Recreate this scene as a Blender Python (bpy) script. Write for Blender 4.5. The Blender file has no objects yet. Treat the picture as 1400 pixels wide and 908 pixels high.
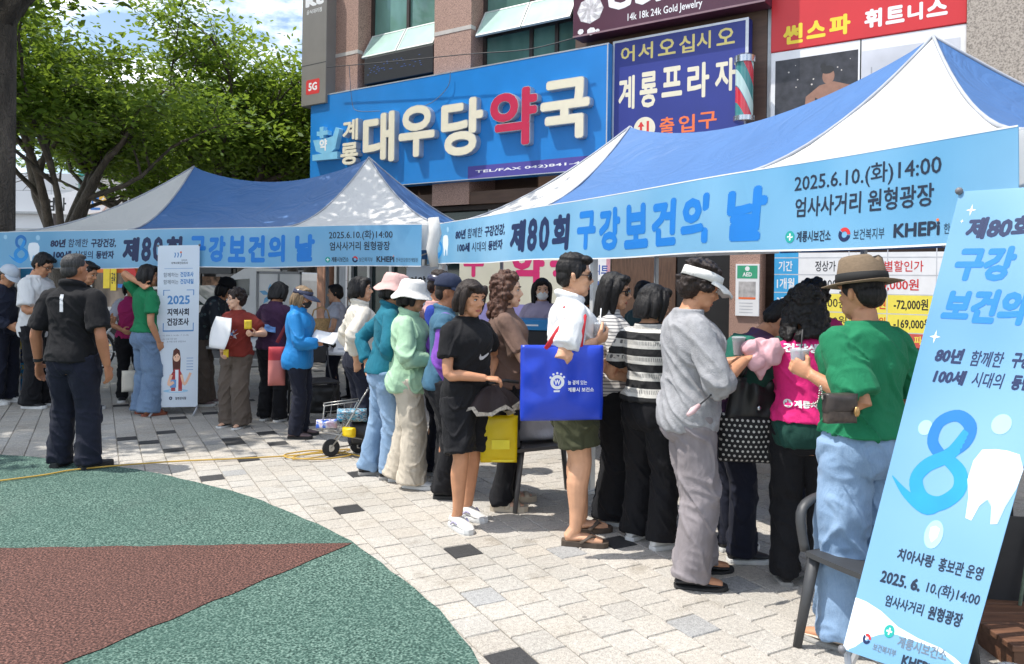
import bpy, bmesh, math, random
import numpy as np
from mathutils import Vector, Matrix
from mathutils.geometry import tessellate_polygon
random.seed(7); rng = np.random.default_rng(7)
SC = bpy.context.scene; COL = SC.collection
# ------------------------------------------------------------------ camera
FPX, CX, HY, CAMH, ROLL = 1050.0, 700.0, 385.0, 1.55, math.radians(0.8)
cd = bpy.data.cameras.new('camera'); cam = bpy.data.objects.new('camera', cd); COL.objects.link(cam)
cd.sensor_width = 36; cd.lens = 36*FPX/1400; cd.clip_end = 2000; cd.clip_start = .05
cd.shift_y = -(454-HY)/1400
cam.matrix_world = Matrix.Translation((0, 0, CAMH)) @ Matrix.Rotation(-ROLL, 4, 'Y') @ Matrix.Rotation(math.pi/2, 4, 'X')
SC.camera = cam
# ------------------------------------------------------------------ sky, sun, exposure
SUN_EL, SUN_TRAVEL = math.radians(64), Vector((1.0, 0.10))
w = bpy.data.worlds.new('World'); SC.world = w; w.use_nodes = True
nt = w.node_tree; bg = nt.nodes['Background']
sky = nt.nodes.new('ShaderNodeTexSky'); sky.sky_type = 'NISHITA'; sky.sun_disc = False
sky.sun_elevation = SUN_EL; sky.sun_rotation = math.atan2(-SUN_TRAVEL.x, -SUN_TRAVEL.y)
sky.air_density = 1.0; sky.dust_density = 1.2
geo = nt.nodes.new('ShaderNodeTexCoord')
n1 = nt.nodes.new('ShaderNodeTexNoise'); n1.inputs['Scale'].default_value = 4.2; n1.inputs['Detail'].default_value = 7; n1.inputs['Roughness'].default_value = .58
mp = nt.nodes.new('ShaderNodeMapping'); mp.inputs['Scale'].default_value = (1, 1, 2.2); mp.inputs['Location'].default_value = (.35, .1, .2)
nt.links.new(geo.outputs['Generated'], mp.inputs['Vector']); nt.links.new(mp.outputs['Vector'], n1.inputs['Vector'])
cr = nt.nodes.new('ShaderNodeValToRGB'); cr.color_ramp.elements[0].position = .47; cr.color_ramp.elements[1].position = .60
nt.links.new(n1.outputs['Fac'], cr.inputs['Fac'])
mx = nt.nodes.new('ShaderNodeMix'); mx.data_type = 'RGBA'; mx.inputs['B'].default_value = (10.5, 11, 11.8, 1)
nt.links.new(cr.outputs['Color'], mx.inputs['Factor']); nt.links.new(sky.outputs['Color'], mx.inputs['A'])
nt.links.new(mx.outputs['Result'], bg.inputs['Color']); bg.inputs['Strength'].default_value = .15
sl = bpy.data.lights.new('sun', 'SUN'); sl.energy = 3.9; sl.angle = math.radians(.53); sl.color = (1, .955, .89)
so = bpy.data.objects.new('sun', sl); COL.objects.link(so)
_t = SUN_TRAVEL.normalized()*math.cos(SUN_EL)
so.rotation_euler = Vector((_t.x, _t.y, -math.sin(SUN_EL))).to_track_quat('-Z', 'Y').to_euler()
so.location = (-10, 0, 30)
vs = SC.view_settings; vs.view_transform = 'Standard'; vs.look = 'None'; vs.gamma = 1; vs.use_curve_mapping = False
vs.exposure = 0.5
SC.cycles.max_bounces = 8; SC.cycles.transparent_max_bounces = 8
try: SC.cycles.use_denoising = True
except Exception: pass
# ------------------------------------------------------------------ photo geometry -> world
def ray(px, py):
    cx, cy = (px-CX)/FPX, (HY-py)/FPX
    return Vector((cx*math.cos(ROLL)-cy*math.sin(ROLL), 1, cx*math.sin(ROLL)+cy*math.cos(ROLL)))
def at(px, py, Y): return Vector((0, 0, CAMH)) + ray(px, py)*Y
def atz(px, py, z):
    r = ray(px, py); return Vector((0, 0, CAMH)) + r*((z-CAMH)/r.z)
def gnd(px, py): return atz(px, py, 0)
# ------------------------------------------------------------------ materials
def srgb(h):
    h = h.lstrip('#'); c = [int(h[i:i+2], 16)/255 for i in (0, 2, 4)]
    return tuple(x/12.92 if x <= .04045 else ((x+.055)/1.055)**2.4 for x in c)
def C(c): return srgb(c) if isinstance(c, str) else tuple(c)
_mats = {}
def mat(name, col, rough=.6, var=.12, scale=8, bump=0, bscale=60, metal=0, spec=.5, coat=0, trans=0, sheen=0, detail=4, stretch=(1, 1, 1), alpha=1):
    if name in _mats: return _mats[name]
    m = bpy.data.materials.new(name); m.use_nodes = True; _mats[name] = m
    nt = m.node_tree; N = nt.nodes; L = nt.links; p = N['Principled BSDF']
    c = C(col)
    tc = N.new('ShaderNodeTexCoord'); mp = N.new('ShaderNodeMapping'); mp.inputs['Scale'].default_value = stretch
    L.new(tc.outputs['Object'], mp.inputs['Vector'])
    no = N.new('ShaderNodeTexNoise'); no.inputs['Scale'].default_value = scale; no.inputs['Detail'].default_value = detail
    L.new(mp.outputs['Vector'], no.inputs['Vector'])
    mr = N.new('ShaderNodeMapRange'); mr.inputs['From Min'].default_value = .3; mr.inputs['From Max'].default_value = .7
    mr.inputs['To Min'].default_value = 1-var; mr.inputs['To Max'].default_value = 1+var
    L.new(no.outputs['Fac'], mr.inputs['Value'])
    sc = N.new('ShaderNodeVectorMath'); sc.operation = 'SCALE'; sc.inputs[0].default_value = c
    L.new(mr.outputs['Result'], sc.inputs['Scale']); L.new(sc.outputs['Vector'], p.inputs['Base Color'])
    p.inputs['Roughness'].default_value = rough; p.inputs['Metallic'].default_value = metal
    p.inputs['Specular IOR Level'].default_value = spec; p.inputs['Coat Weight'].default_value = coat
    if sheen: p.inputs['Sheen Weight'].default_value = sheen
    if alpha < 1: p.inputs['Alpha'].default_value = alpha
    if bump:
        b = N.new('ShaderNodeBump'); b.inputs['Strength'].default_value = bump; b.inputs['Distance'].default_value = .004
        nb = N.new('ShaderNodeTexNoise'); nb.inputs['Scale'].default_value = bscale; nb.inputs['Detail'].default_value = 3
        L.new(mp.outputs['Vector'], nb.inputs['Vector']); L.new(nb.outputs['Fac'], b.inputs['Height']); L.new(b.outputs['Normal'], p.inputs['Normal'])
    if trans:
        t = N.new('ShaderNodeBsdfTranslucent'); a = N.new('ShaderNodeMixShader'); a.inputs[0].default_value = trans
        L.new(sc.outputs['Vector'], t.inputs['Color']); L.new(p.outputs[0], a.inputs[1]); L.new(t.outputs[0], a.inputs[2])
        L.new(a.outputs[0], N['Material Output'].inputs['Surface'])
    m['_scale'] = 'vec'; return m
def nodes(m): return m.node_tree.nodes, m.node_tree.links, m.node_tree.nodes['Principled BSDF']
def mat_fn(name, fn, **k):
    """material whose colour is replaced by what fn(nodes, links, object-coord socket) returns"""
    if name in _mats: return _mats[name]
    m = mat(name, (.5, .5, .5), **k); N, L, p = nodes(m)
    tc = [n for n in N if n.type == 'TEX_COORD'][0]
    out = fn(N, L, tc.outputs['Object'])
    L.new(out, p.inputs['Base Color'])
    for n in N:
        if n.type == 'BSDF_TRANSLUCENT': L.new(out, n.inputs['Color'])
    return m
def mixc(N, L, fac, a, b):
    x = N.new('ShaderNodeMix'); x.data_type = 'RGBA'
    if isinstance(fac, (int, float)): x.inputs['Factor'].default_value = fac
    else: L.new(fac, x.inputs['Factor'])
    for s, v in (('A', a), ('B', b)):
        if isinstance(v, (tuple, list)): x.inputs[s].default_value = (*v[:3], 1)
        else: L.new(v, x.inputs[s])
    return x.outputs['Result']
def math_(N, L, op, a, b=0.0, c=None):
    x = N.new('ShaderNodeMath'); x.operation = op
    for i, v in enumerate((a, b, c)):
        if v is None: continue
        if isinstance(v, (int, float)): x.inputs[i].default_value = v
        else: L.new(v, x.inputs[i])
    return x.outputs[0]
def noise_(N, L, co, scale, detail=3, stretch=None):
    if stretch:
        mp = N.new('ShaderNodeMapping'); mp.inputs['Scale'].default_value = stretch; L.new(co, mp.inputs['Vector']); co = mp.outputs['Vector']
    x = N.new('ShaderNodeTexNoise'); x.inputs['Scale'].default_value = scale; x.inputs['Detail'].default_value = detail
    L.new(co, x.inputs['Vector']); return x.outputs['Fac']
def ramp_(N, L, fac, *stops):
    x = N.new('ShaderNodeValToRGB'); e = x.color_ramp.elements
    while len(e) < len(stops): e.new(.5)
    for k, (p, c) in enumerate(stops): e[k].position = p; e[k].color = (*C(c), 1)
    L.new(fac, x.inputs['Fac']); return x.outputs['Color']
def wrinkle(m, st=.30, sc=13, dist=.028):
    """small creases as relief"""
    N, L, p = nodes(m); tc = [n for n in N if n.type == 'TEX_COORD'][0]; n = N.new('ShaderNodeTexNoise'); n.inputs['Scale'].default_value = sc; n.inputs['Detail'].default_value = 3; n.inputs['Distortion'].default_value = 1.6
    mp = N.new('ShaderNodeMapping'); mp.inputs['Scale'].default_value = (1, 1, .45); L.new(tc.outputs['Object'], mp.inputs['Vector']); L.new(mp.outputs['Vector'], n.inputs['Vector']); ab = math_(N, L, 'ABSOLUTE', math_(N, L, 'SUBTRACT', n.outputs['Fac'], .5)); b = N.new('ShaderNodeBump'); b.inputs['Strength'].default_value = st; b.inputs['Distance'].default_value = dist
    L.new(ab, b.inputs['Height']); old = [x for x in N if x.type == 'BUMP' and x != b]
    if old: L.new(b.outputs['Normal'], old[0].inputs['Normal'])
    else: L.new(b.outputs['Normal'], p.inputs['Normal'])
# ------------------------------------------------------------------ objects and tags
def tag(o, label=None, cat=None, group=None, kind=None):
    if label: o['label'] = label
    if cat: o['category'] = cat
    if group: o['group'] = group
    if kind: o['kind'] = kind
    return o
def empty(name, loc=(0, 0, 0), rz=0, label=None, cat=None, group=None):
    o = bpy.data.objects.new(name, None); COL.objects.link(o); o.location = loc; o.rotation_euler = (0, 0, rz); o.empty_display_size = .1
    return tag(o, label, cat, group)
def link(name, me, mats=None, parent=None, smooth=False, loc=None, rz=None):
    o = bpy.data.objects.new(name, me); COL.objects.link(o)
    if mats is not None:
        for m in (mats if isinstance(mats, (list, tuple)) else [mats]): me.materials.append(m)
    if smooth: me.polygons.foreach_set('use_smooth', [True]*len(me.polygons))
    if parent: o.parent = parent
    if loc is not None: o.location = loc
    if rz is not None: o.rotation_euler = (0, 0, rz)
    return o
def copy_tree(o, parent=None):
    c = o.copy(); COL.objects.link(c)
    if parent: c.parent = parent
    for ch in list(o.children): copy_tree(ch, c)
    return c
class MB:
    """collects shapes into one mesh"""
    def __init__(s): s.v = []; s.f = []; s.m = []
    def add(s, vs, fs, mi=0, M=None):
        n = len(s.v)
        if M is not None: vs = [M @ Vector(v) for v in vs]
        s.v += [tuple(v) for v in vs]; s.f += [tuple(i+n for i in f) for f in fs]; s.m += [mi]*len(fs); return s
    def box(s, a, b, mi=0, M=None, bev=0):
        x0, y0, z0 = (min(a[i], b[i]) for i in range(3)); x1, y1, z1 = (max(a[i], b[i]) for i in range(3))
        if bev <= 0:
            return s.add([(x0, y0, z0), (x1, y0, z0), (x1, y1, z0), (x0, y1, z0), (x0, y0, z1), (x1, y0, z1), (x1, y1, z1), (x0, y1, z1)],
                  [(0, 3, 2, 1), (4, 5, 6, 7), (0, 1, 5, 4), (1, 2, 6, 5), (2, 3, 7, 6), (3, 0, 4, 7)], mi, M)
        bm = bmesh.new(); bmesh.ops.create_cube(bm, size=1)
        for v in bm.verts: v.co = Vector(((x0+x1)/2+v.co.x*(x1-x0), (y0+y1)/2+v.co.y*(y1-y0), (z0+z1)/2+v.co.z*(z1-z0)))
        bmesh.ops.bevel(bm, geom=bm.edges[:], offset=bev, segments=2, profile=.5, affect='EDGES')
        bm.verts.index_update(); s.add([v.co[:] for v in bm.verts], [[v.index for v in f.verts] for f in bm.faces], mi, M); bm.free(); return s
    def tube(s, pts, rads, n=10, mi=0, M=None, flat=1.0, up=None, cap=True):
        V, F = tube(pts, rads, n, flat, up, cap); return s.add(V, F, mi, M)
    def lathe(s, prof, n=20, mi=0, M=None):
        V = []; F = []
        for r, z in prof:
            for k in range(n): a = 2*math.pi*k/n; V.append((r*math.cos(a), r*math.sin(a), z))
        for i in range(len(prof)-1):
            for k in range(n): F.append((i*n+k, i*n+(k+1) % n, (i+1)*n+(k+1) % n, (i+1)*n+k))
        if prof[0][0] > 1e-4: F.append(tuple(range(n-1, -1, -1)))
        if prof[-1][0] > 1e-4: F.append(tuple((len(prof)-1)*n+k for k in range(n)))
        return s.add(V, F, mi, M)
    def ell(s, c, r, n=14, mi=0, M=None):
        V, F = ellipsoid(c, r, n); return s.add(V, F, mi, M)
    def prism(s, poly, fn, mi=0):
        """poly: list of 2-D points, fn(u,v,side 0/1)->3-D"""
        n = len(poly); tr = tessellate_polygon([[Vector((p[0], p[1], 0)) for p in poly]])
        V = [fn(p[0], p[1], 0) for p in poly]+[fn(p[0], p[1], 1) for p in poly]
        F = [tuple(t) for t in tr]+[tuple(i+n for i in t[::-1]) for t in tr]+[(i, (i+1) % n, (i+1) % n+n, i+n) for i in range(n)]
        return s.add(V, F, mi)
    def mesh(s, name):
        me = bpy.data.meshes.new(name); me.from_pydata(s.v, [], s.f)
        if any(s.m): me.polygons.foreach_set('material_index', s.m)
        me.update(); return me
    def build(s, name, mats, parent=None, smooth=False, loc=None, rz=None, normals=True):
        me = s.mesh(name)
        if normals:
            bm = bmesh.new(); bm.from_mesh(me); bmesh.ops.recalc_face_normals(bm, faces=bm.faces); bm.to_mesh(me); bm.free()
        o = link(name, me, mats, parent, smooth, loc, rz)
        if smooth == 'auto':
            me.polygons.foreach_set('use_smooth', [True]*len(me.polygons)); set_sharp(me)
        return o
def set_sharp(me, ang=40):
    bm = bmesh.new(); bm.from_mesh(me); a = math.radians(ang)
    for e in bm.edges: e.smooth = not (len(e.link_faces) == 2 and e.calc_face_angle(0) > a)
    bm.to_mesh(me); bm.free()
def frames(pts, up=None):
    P = [Vector(p) for p in pts]; out = []; prev = None
    for i in range(len(P)):
        t = (P[min(i+1, len(P)-1)]-P[max(i-1, 0)])
        t = t.normalized() if t.length > 1e-9 else Vector((0, 0, 1))
        ref = Vector(up) if up is not None else (prev if prev is not None else (Vector((1, 0, 0)) if abs(t.x) < .9 else Vector((0, 1, 0))))
        a = ref - t*ref.dot(t)
        if a.length < 1e-6: a = t.orthogonal()
        a.normalize(); b = t.cross(a); prev = a; out.append((P[i], a, b))
    return out
def tube(pts, rads, n=10, flat=1.0, up=None, cap=True):
    if not isinstance(rads, (list, tuple)): rads = [rads]*len(pts)
    V = []; F = []
    for (p, a, b), r in zip(frames(pts, up), rads):
        for k in range(n):
            t = 2*math.pi*k/n; V.append(p + a*(r*math.cos(t)) + b*(r*flat*math.sin(t)))
    m = len(pts)
    for i in range(m-1):
        for k in range(n): F.append((i*n+k, i*n+(k+1) % n, (i+1)*n+(k+1) % n, (i+1)*n+k))
    if cap: F.append(tuple(range(n-1, -1, -1))); F.append(tuple((m-1)*n+k for k in range(n)))
    return V, F
def ellipsoid(c, r, n=14):
    c = Vector(c); m = n//2+1; V = [c+Vector((0, 0, -r[2]))]; F = []
    for i in range(1, m):
        ph = -math.pi/2+math.pi*i/m
        for k in range(n):
            t = 2*math.pi*k/n; V.append(c+Vector((r[0]*math.cos(ph)*math.cos(t), r[1]*math.cos(ph)*math.sin(t), r[2]*math.sin(ph))))
    V.append(c+Vector((0, 0, r[2]))); top = len(V)-1
    for k in range(n): F.append((0, 1+(k+1) % n, 1+k)); F.append((top, top-n+k, top-n+(k+1) % n))
    for i in range(m-2):
        for k in range(n): a = 1+i*n; F.append((a+k, a+(k+1) % n, a+n+(k+1) % n, a+n+k))
    return V, F
def catmull(pts, vals, sub=4):
    P = [np.array(p, float) for p in pts]; R = [np.atleast_1d(np.array(v, float)) for v in vals]; op = []; ov = []
    for i in range(len(P)-1):
        g = lambda A, j: A[max(0, min(len(A)-1, j))]
        for k in range(sub):
            t = k/sub
            h = lambda A: .5*((2*g(A, i))+(-g(A, i-1)+g(A, i+1))*t+(2*g(A, i-1)-5*g(A, i)+4*g(A, i+1)-g(A, i+2))*t*t+(-g(A, i-1)+3*g(A, i)-3*g(A, i+1)+g(A, i+2))*t**3)
            op.append(tuple(h(P))); ov.append(h(R))
    op.append(tuple(P[-1])); ov.append(R[-1])
    return op, ([float(v[0]) for v in ov] if len(ov[0]) == 1 else [tuple(v) for v in ov])
def _hash(i, j, k):
    h = (i*374761393+j*668265263+k*1274126177) & 0x7fffffff; h = (h ^ (h >> 13))*1103515245 & 0x7fffffff
    return ((h ^ (h >> 16)) & 0xffff)/65535.0
def vnoise(P):
    P = np.asarray(P, float); I = np.floor(P).astype(np.int64); f = P-I; f = f*f*(3-2*f); r = 0
    for a in (0, 1):
        for b in (0, 1):
            for c in (0, 1):
                wgt = (f[:, 0] if a else 1-f[:, 0])*(f[:, 1] if b else 1-f[:, 1])*(f[:, 2] if c else 1-f[:, 2])
                r = r+wgt*_hash(I[:, 0]+a, I[:, 1]+b, I[:, 2]+c)
    return r*2-1
# ------------------------------------------------------------------ lettering and printed graphics
_tc = {}
def glyphs(s, shear=0, res=2):
    k = (s, shear, res)
    if k in _tc: return _tc[k]
    c = bpy.data.curves.new('t', 'FONT'); c.body = s; c.shear = shear; c.resolution_u = res
    o = bpy.data.objects.new('t', c); COL.objects.link(o)
    me = bpy.data.meshes.new_from_object(o.evaluated_get(bpy.context.evaluated_depsgraph_get()))
    V = np.array([v.co[:2] for v in me.vertices]).reshape(-1, 2); F = [tuple(p.vertices) for p in me.polygons]
    bpy.data.objects.remove(o); bpy.data.curves.remove(c); bpy.data.meshes.remove(me)
    _tc[k] = (V, F); return _tc[k]
class Art:
    """flat print laid on a surface: mapfn(u, v, off) -> 3-D; every shape gets its own tiny layer height"""
    def __init__(s, mapfn, base=.0008, step=.000015, maxlen=None): s.fn = mapfn; s.off = base; s.step = step; s.mb = MB(); s.mats = []; s.maxlen = maxlen
    def mi(s, m):
        if m not in s.mats: s.mats.append(m)
        return s.mats.index(m)
    def _put(s, V2, F, m, step=None):
        V = [s.fn(u, v, s.off) for u, v in V2]; s.mb.add(V, F, s.mi(m)); s.off += s.step if step is None else step
    def text(s, t, box, m, bold=0, shear=0, n=9, grow=None):
        V, F = glyphs(t, shear)
        if not len(V): return
        lo, hi = V.min(0), V.max(0); h = max(hi[1]-lo[1], .01); wd = max(hi[0]-lo[0], .01)
        sx, sy = (box[2]-box[0])/(wd+2*bold), (box[3]-box[1])/(h+2*bold)
        if grow == 'keep': sx = sy
        offs = [(0, 0)] + ([(bold*math.cos(.19+2*math.pi*k/n), bold*math.sin(.19+2*math.pi*k/n)) for k in range(n)] if bold else [])
        o0 = s.off
        for dx, dy in offs:
            s._put([(box[0]+(x-lo[0]+bold+dx)*sx, box[1]+(y-lo[1]+bold+dy)*sy) for x, y in V], F, m, .000014)
        s.off = o0+s.step
    def poly(s, pts, m):
        tr = tessellate_polygon([[Vector((p[0], p[1], 0)) for p in pts]]); s._put(pts, [tuple(t) for t in tr], m)
    def rect(s, a, b, c, d, m, nu=1):
        V = []; F = []
        for i in range(nu+1): V += [(a+(c-a)*i/nu, b), (a+(c-a)*i/nu, d)]
        for i in range(nu): F.append((2*i, 2*i+2, 2*i+3, 2*i+1))
        s._put(V, F, m)
    def disc(s, c, r, m, ry=None, n=24): s.poly([(c[0]+r*math.cos(2*math.pi*k/n), c[1]+(ry or r)*math.sin(2*math.pi*k/n)) for k in range(n)], m)
    def ring(s, c, r0, r1, m, n=24, a0=0, a1=2*math.pi):
        V = []; F = []
        for k in range(n+1):
            a = a0+(a1-a0)*k/n; V += [(c[0]+r0*math.cos(a), c[1]+r0*math.sin(a)), (c[0]+r1*math.cos(a), c[1]+r1*math.sin(a))]
        for k in range(n): F.append((2*k, 2*k+1, 2*k+3, 2*k+2))
        s._put(V, F, m)
    def stroke(s, pts, wd, m, sub=5):
        ws = wd if isinstance(wd, (list, tuple)) else [wd]*len(pts)
        P, W = catmull([(p[0], p[1], 0) for p in pts], ws, sub); V = []; F = []
        for i, p in enumerate(P):
            a = np.array(P[max(i-1, 0)][:2]); b = np.array(P[min(i+1, len(P)-1)][:2]); d = b-a; d = d/max(np.linalg.norm(d), 1e-9)
            V += [(p[0]-d[1]*W[i]/2, p[1]+d[0]*W[i]/2), (p[0]+d[1]*W[i]/2, p[1]-d[0]*W[i]/2)]
        for i in range(len(P)-1): F.append((2*i, 2*i+1, 2*i+3, 2*i+2))
        s._put(V, F, m)
    def build(s, name, parent): return s.mb.build(name, s.mats, parent, normals=False)
# ================================================================== GROUND
def col_attr_mat(name, attr, speck, rough, bump, bscale):
    m = bpy.data.materials.new(name); m.use_nodes = True; N, L, p = nodes(m)
    a = N.new('ShaderNodeAttribute'); a.attribute_name = attr
    tc = N.new('ShaderNodeTexCoord')
    f1 = noise_(N, L, tc.outputs['Object'], 150, 2); f2 = noise_(N, L, tc.outputs['Object'], 1.3, 5); f3 = noise_(N, L, tc.outputs['Object'], 46, 4)
    s = ramp_(N, L, f1, (.34, (speck, speck, speck)), (.5, (1, 1, 1)), (.68, (1.2, 1.18, 1.15)))
    s2 = ramp_(N, L, f2, (.3, (.86, .85, .83)), (.65, (1.06, 1.06, 1.06)))
    s3 = ramp_(N, L, f3, (.3, (.82, .82, .82)), (.7, (1.12, 1.12, 1.12)))
    def mul(x, y):
        q = N.new('ShaderNodeMix'); q.data_type = 'RGBA'; q.blend_type = 'MULTIPLY'; q.inputs['Factor'].default_value = 1
        L.new(x, q.inputs['A']); L.new(y, q.inputs['B']); return q.outputs['Result']
    v = N.new('ShaderNodeTexVoronoi'); v.inputs['Scale'].default_value = 3.1; L.new(tc.outputs['Object'], v.inputs['Vector'])
    spot = math_(N, L, 'ADD', math_(N, L, 'LESS_THAN', math_(N, L, 'ADD', v.outputs['Distance'], math_(N, L, 'MULTIPLY', f3, .03)), .058), 0)
    st = ramp_(N, L, noise_(N, L, tc.outputs['Object'], 3.4, 6), (.60, (1, 1, 1)), (.74, (.70, .68, .64)))
    L.new(mixc(N, L, math_(N, L, 'MULTIPLY', spot, .5), mul(mul(mul(mul(a.outputs['Color'], s), s2), s3), st), (.08, .075, .07)), p.inputs['Base Color']); p.inputs['Roughness'].default_value = rough; p.inputs['Specular IOR Level'].default_value = .3
    b = N.new('ShaderNodeBump'); b.inputs['Strength'].default_value = bump; b.inputs['Distance'].default_value = .004; L.new(f1, b.inputs['Height']); L.new(b.outputs['Normal'], p.inputs['Normal'])
    return m
m_joint = mat('joint_sand', (.24, .22, .185), .95, .25, 20)
g = MB(); g.add([(-300, -60, -.02), (300, -60, -.02), (300, 600, -.02), (-300, 600, -.02)], [(0, 1, 2, 3)])
tag(g.build('ground', mat('city_ground', (.22, .21, .19), .9, .15, .7)), kind='structure')
U = Vector((.475, -.88, 0)).normalized(); NN = Vector((-U.y, U.x, 0))          # grid of the paving (runs with the big tent)
# rubber circle fitted through points of its edge
E = [gnd(*p)[:2] for p in ((0, 622), (90, 630), (180, 645), (300, 670), (440, 718), (530, 770), (600, 838), (650, 908))]
A = np.array([[2*x, 2*y, 1] for x, y in E]); bb = np.array([x*x+y*y for x, y in E]); sol = np.linalg.lstsq(A, bb, rcond=None)[0]
CCx, CCy = sol[0], sol[1]; CR = math.sqrt(sol[2]+CCx**2+CCy**2)
def paving():
    T = .178; tiles = []; rr = random.Random(3)
    V = []; F = []; K = []
    darks = [gnd(*p) for p in ((645, 752), (841, 745), (467, 692), (480, 648), (290, 654), (310, 603), (252, 571), (205, 603), (700, 905), (375, 590), (225, 618), (178, 597), (318, 604), (330, 630))]
    greys = [gnd(*p) for p in ((675, 812), (915, 852), (780, 757), (150, 600), (560, 870), (1010, 800))]
    def key(p): u, n = p.dot(U), p.dot(NN); j = math.floor(n/T); return (math.floor((u-(j % 2)*T/2)/T), j)
    dk = {key(p) for p in darks}; gk = {key(p) for p in greys}
    for j in range(-85, 85):
        for i in range(-110, 70):
            u0 = i*T+(j % 2)*T/2; n0 = j*T; c = U*(u0+T/2)+NN*(n0+T/2)
            if c.y < .6 or c.y > 13.5 or abs(c.x) > 1.2+c.y*.85: continue
            if (c.x-CCx)**2+(c.y-CCy)**2 < (CR-.3)**2: continue
            k = (i, j); sh = .43*rr.uniform(.95, 1.045); warm = rr.uniform(-.007, .007); col = (sh*1.04+warm, sh*.975, sh*.87-warm)
            if k in dk or (c.y > 7.2 and (i*3+j*5) % 43 == 0): d = rr.uniform(.040, .065); col = (d, d, d*1.02)
            elif k in gk or rr.random() < .004: d = rr.uniform(.31, .36); col = (d, d, d*.98)
            g_ = .0028; h = rr.uniform(-.0012, .0012); hx = [rr.uniform(-.0012, .0012) for _ in range(4)]
            n = len(V); q = ((g_, g_), (T-g_, g_), (T-g_, T-g_), (g_, T-g_)); b = .004
            for (a, d), e in zip(q, hx): V.append(tuple(U*(u0+a)+NN*(n0+d)+Vector((0, 0, -.006))))
            for (a, d), e in zip(q, hx):
                a2 = a+b if a < T/2 else a-b; d2 = d+b if d < T/2 else d-b
                V.append(tuple(U*(u0+a2)+NN*(n0+d2)+Vector((0, 0, h+e))))
            F.append((n+4, n+5, n+6, n+7)); K += [col]
            for x in range(4): F.append((n+x, n+(x+1) % 4, n+4+(x+1) % 4, n+4+x)); K += [col]
    me = bpy.data.meshes.new('plaza_paving'); me.from_pydata(V, [], F)
    at_ = me.color_attributes.new('paver', 'FLOAT_COLOR', 'CORNER'); arr = np.ones((len(me.loops), 4))
    lt = [p.loop_total for p in me.polygons]; arr[:, :3] = np.repeat(np.array(K), lt, axis=0); at_.data.foreach_set('color', arr.ravel())
    bm = bmesh.new(); bm.from_mesh(me); bmesh.ops.recalc_face_normals(bm, faces=bm.faces); bm.to_mesh(me); bm.free()
    tag(link('plaza_paving', me, col_attr_mat('paver_stone', 'paver', .70, .85, .9, 150)), kind='structure')
    b = MB(); b.add([(-14, .2, -.008), (14, .2, -.008), (14, 13.6, -.008), (-14, 13.6, -.008)], [(0, 1, 2, 3)])
    tag(b.build('plaza_bed', m_joint), kind='structure')
paving()
def rubber_mat(name, cols):
    def f(N, L, co):
        a = noise_(N, L, co, 92, 2); b = noise_(N, L, co, 1.1, 5); c = noise_(N, L, co, 38, 3)
        base = ramp_(N, L, a, (.33, cols[0]), (.5, cols[1]), (.66, cols[2]))
        st = math_(N, L, 'MULTIPLY', math_(N, L, 'SMOOTH_MIN', math_(N, L, 'MAXIMUM', math_(N, L, 'MULTIPLY', math_(N, L, 'SUBTRACT', noise_(N, L, co, 2.6, 7, (1, .5, 1)), .56), 6), 0), 1, .1), .35)
        base = mixc(N, L, st, base, tuple(x*.55+.03 for x in cols[1]))
        return mixc(N, L, math_(N, L, 'MULTIPLY', ramp_(N, L, math_(N, L, 'MULTIPLY_ADD', c, .4, math_(N, L, 'MULTIPLY', b, .6)), (.42, (0, 0, 0)), (.62, (1, 1, 1))), .45), base, cols[3])
    m = mat_fn(name, f, rough=.85, spec=.3); N, L, p = nodes(m)
    tc = [n for n in N if n.type == 'TEX_COORD'][0]
    b = N.new('ShaderNodeBump'); b.inputs['Strength'].default_value = 1; b.inputs['Distance'].default_value = .009
    L.new(noise_(N, L, tc.outputs['Object'], 92, 2), b.inputs['Height']); L.new(b.outputs['Normal'], p.inputs['Normal']); return m
m_rg = rubber_mat('green_rubber', ((.010, .030, .024), (.058, .118, .093), (.19, .285, .235), (.042, .095, .076)))
m_rr = rubber_mat('red_rubber', ((.018, .009, .008), (.098, .045, .035), (.24, .115, .088), (.07, .034, .027)))
g = MB(); n = 260; pts = []
for k in range(n):
    a = 2*math.pi*k/n; r = CR+.006*math.sin(k*2.3)+.008*math.sin(k*.71); pts.append((CCx+r*math.cos(a), CCy+r*math.sin(a)))
g.add([(CCx, CCy, .008)]+[(x, y, .008) for x, y in pts]+[(x, y, -.005) for x, y in pts], [(0, 1+k, 1+(k+1) % n) for k in range(n)]+[(1+k, 1+n+k, 1+n+(k+1) % n, 1+(k+1) % n) for k in range(n)])
tag(g.build('rubber_surface', m_rg), kind='structure')
tip = gnd(482, 745); a1 = gnd(0, 752); a2 = gnd(95, 908)
d1 = (a1-tip).normalized()*6.5; d2 = (a2-tip).normalized()*6.5
g = MB(); V = [tip+Vector((0, 0, .012))]; ns = 60
for d in (d1, d2):
    pr = Vector((-d.y, d.x, 0)).normalized()
    for k in range(1, ns+1): V.append(tip+d*(k/ns)+pr*(.006*math.sin(k*1.9)+.004*math.sin(k*4.1))+Vector((0, 0, .012)))
F = [(0, 1, ns+1)]+[(k, k+1, ns+k+1, ns+k) for k in range(1, ns)]
g.add(V, F); tag(g.build('rubber_star', m_rr, normals=True), kind='structure')
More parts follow.
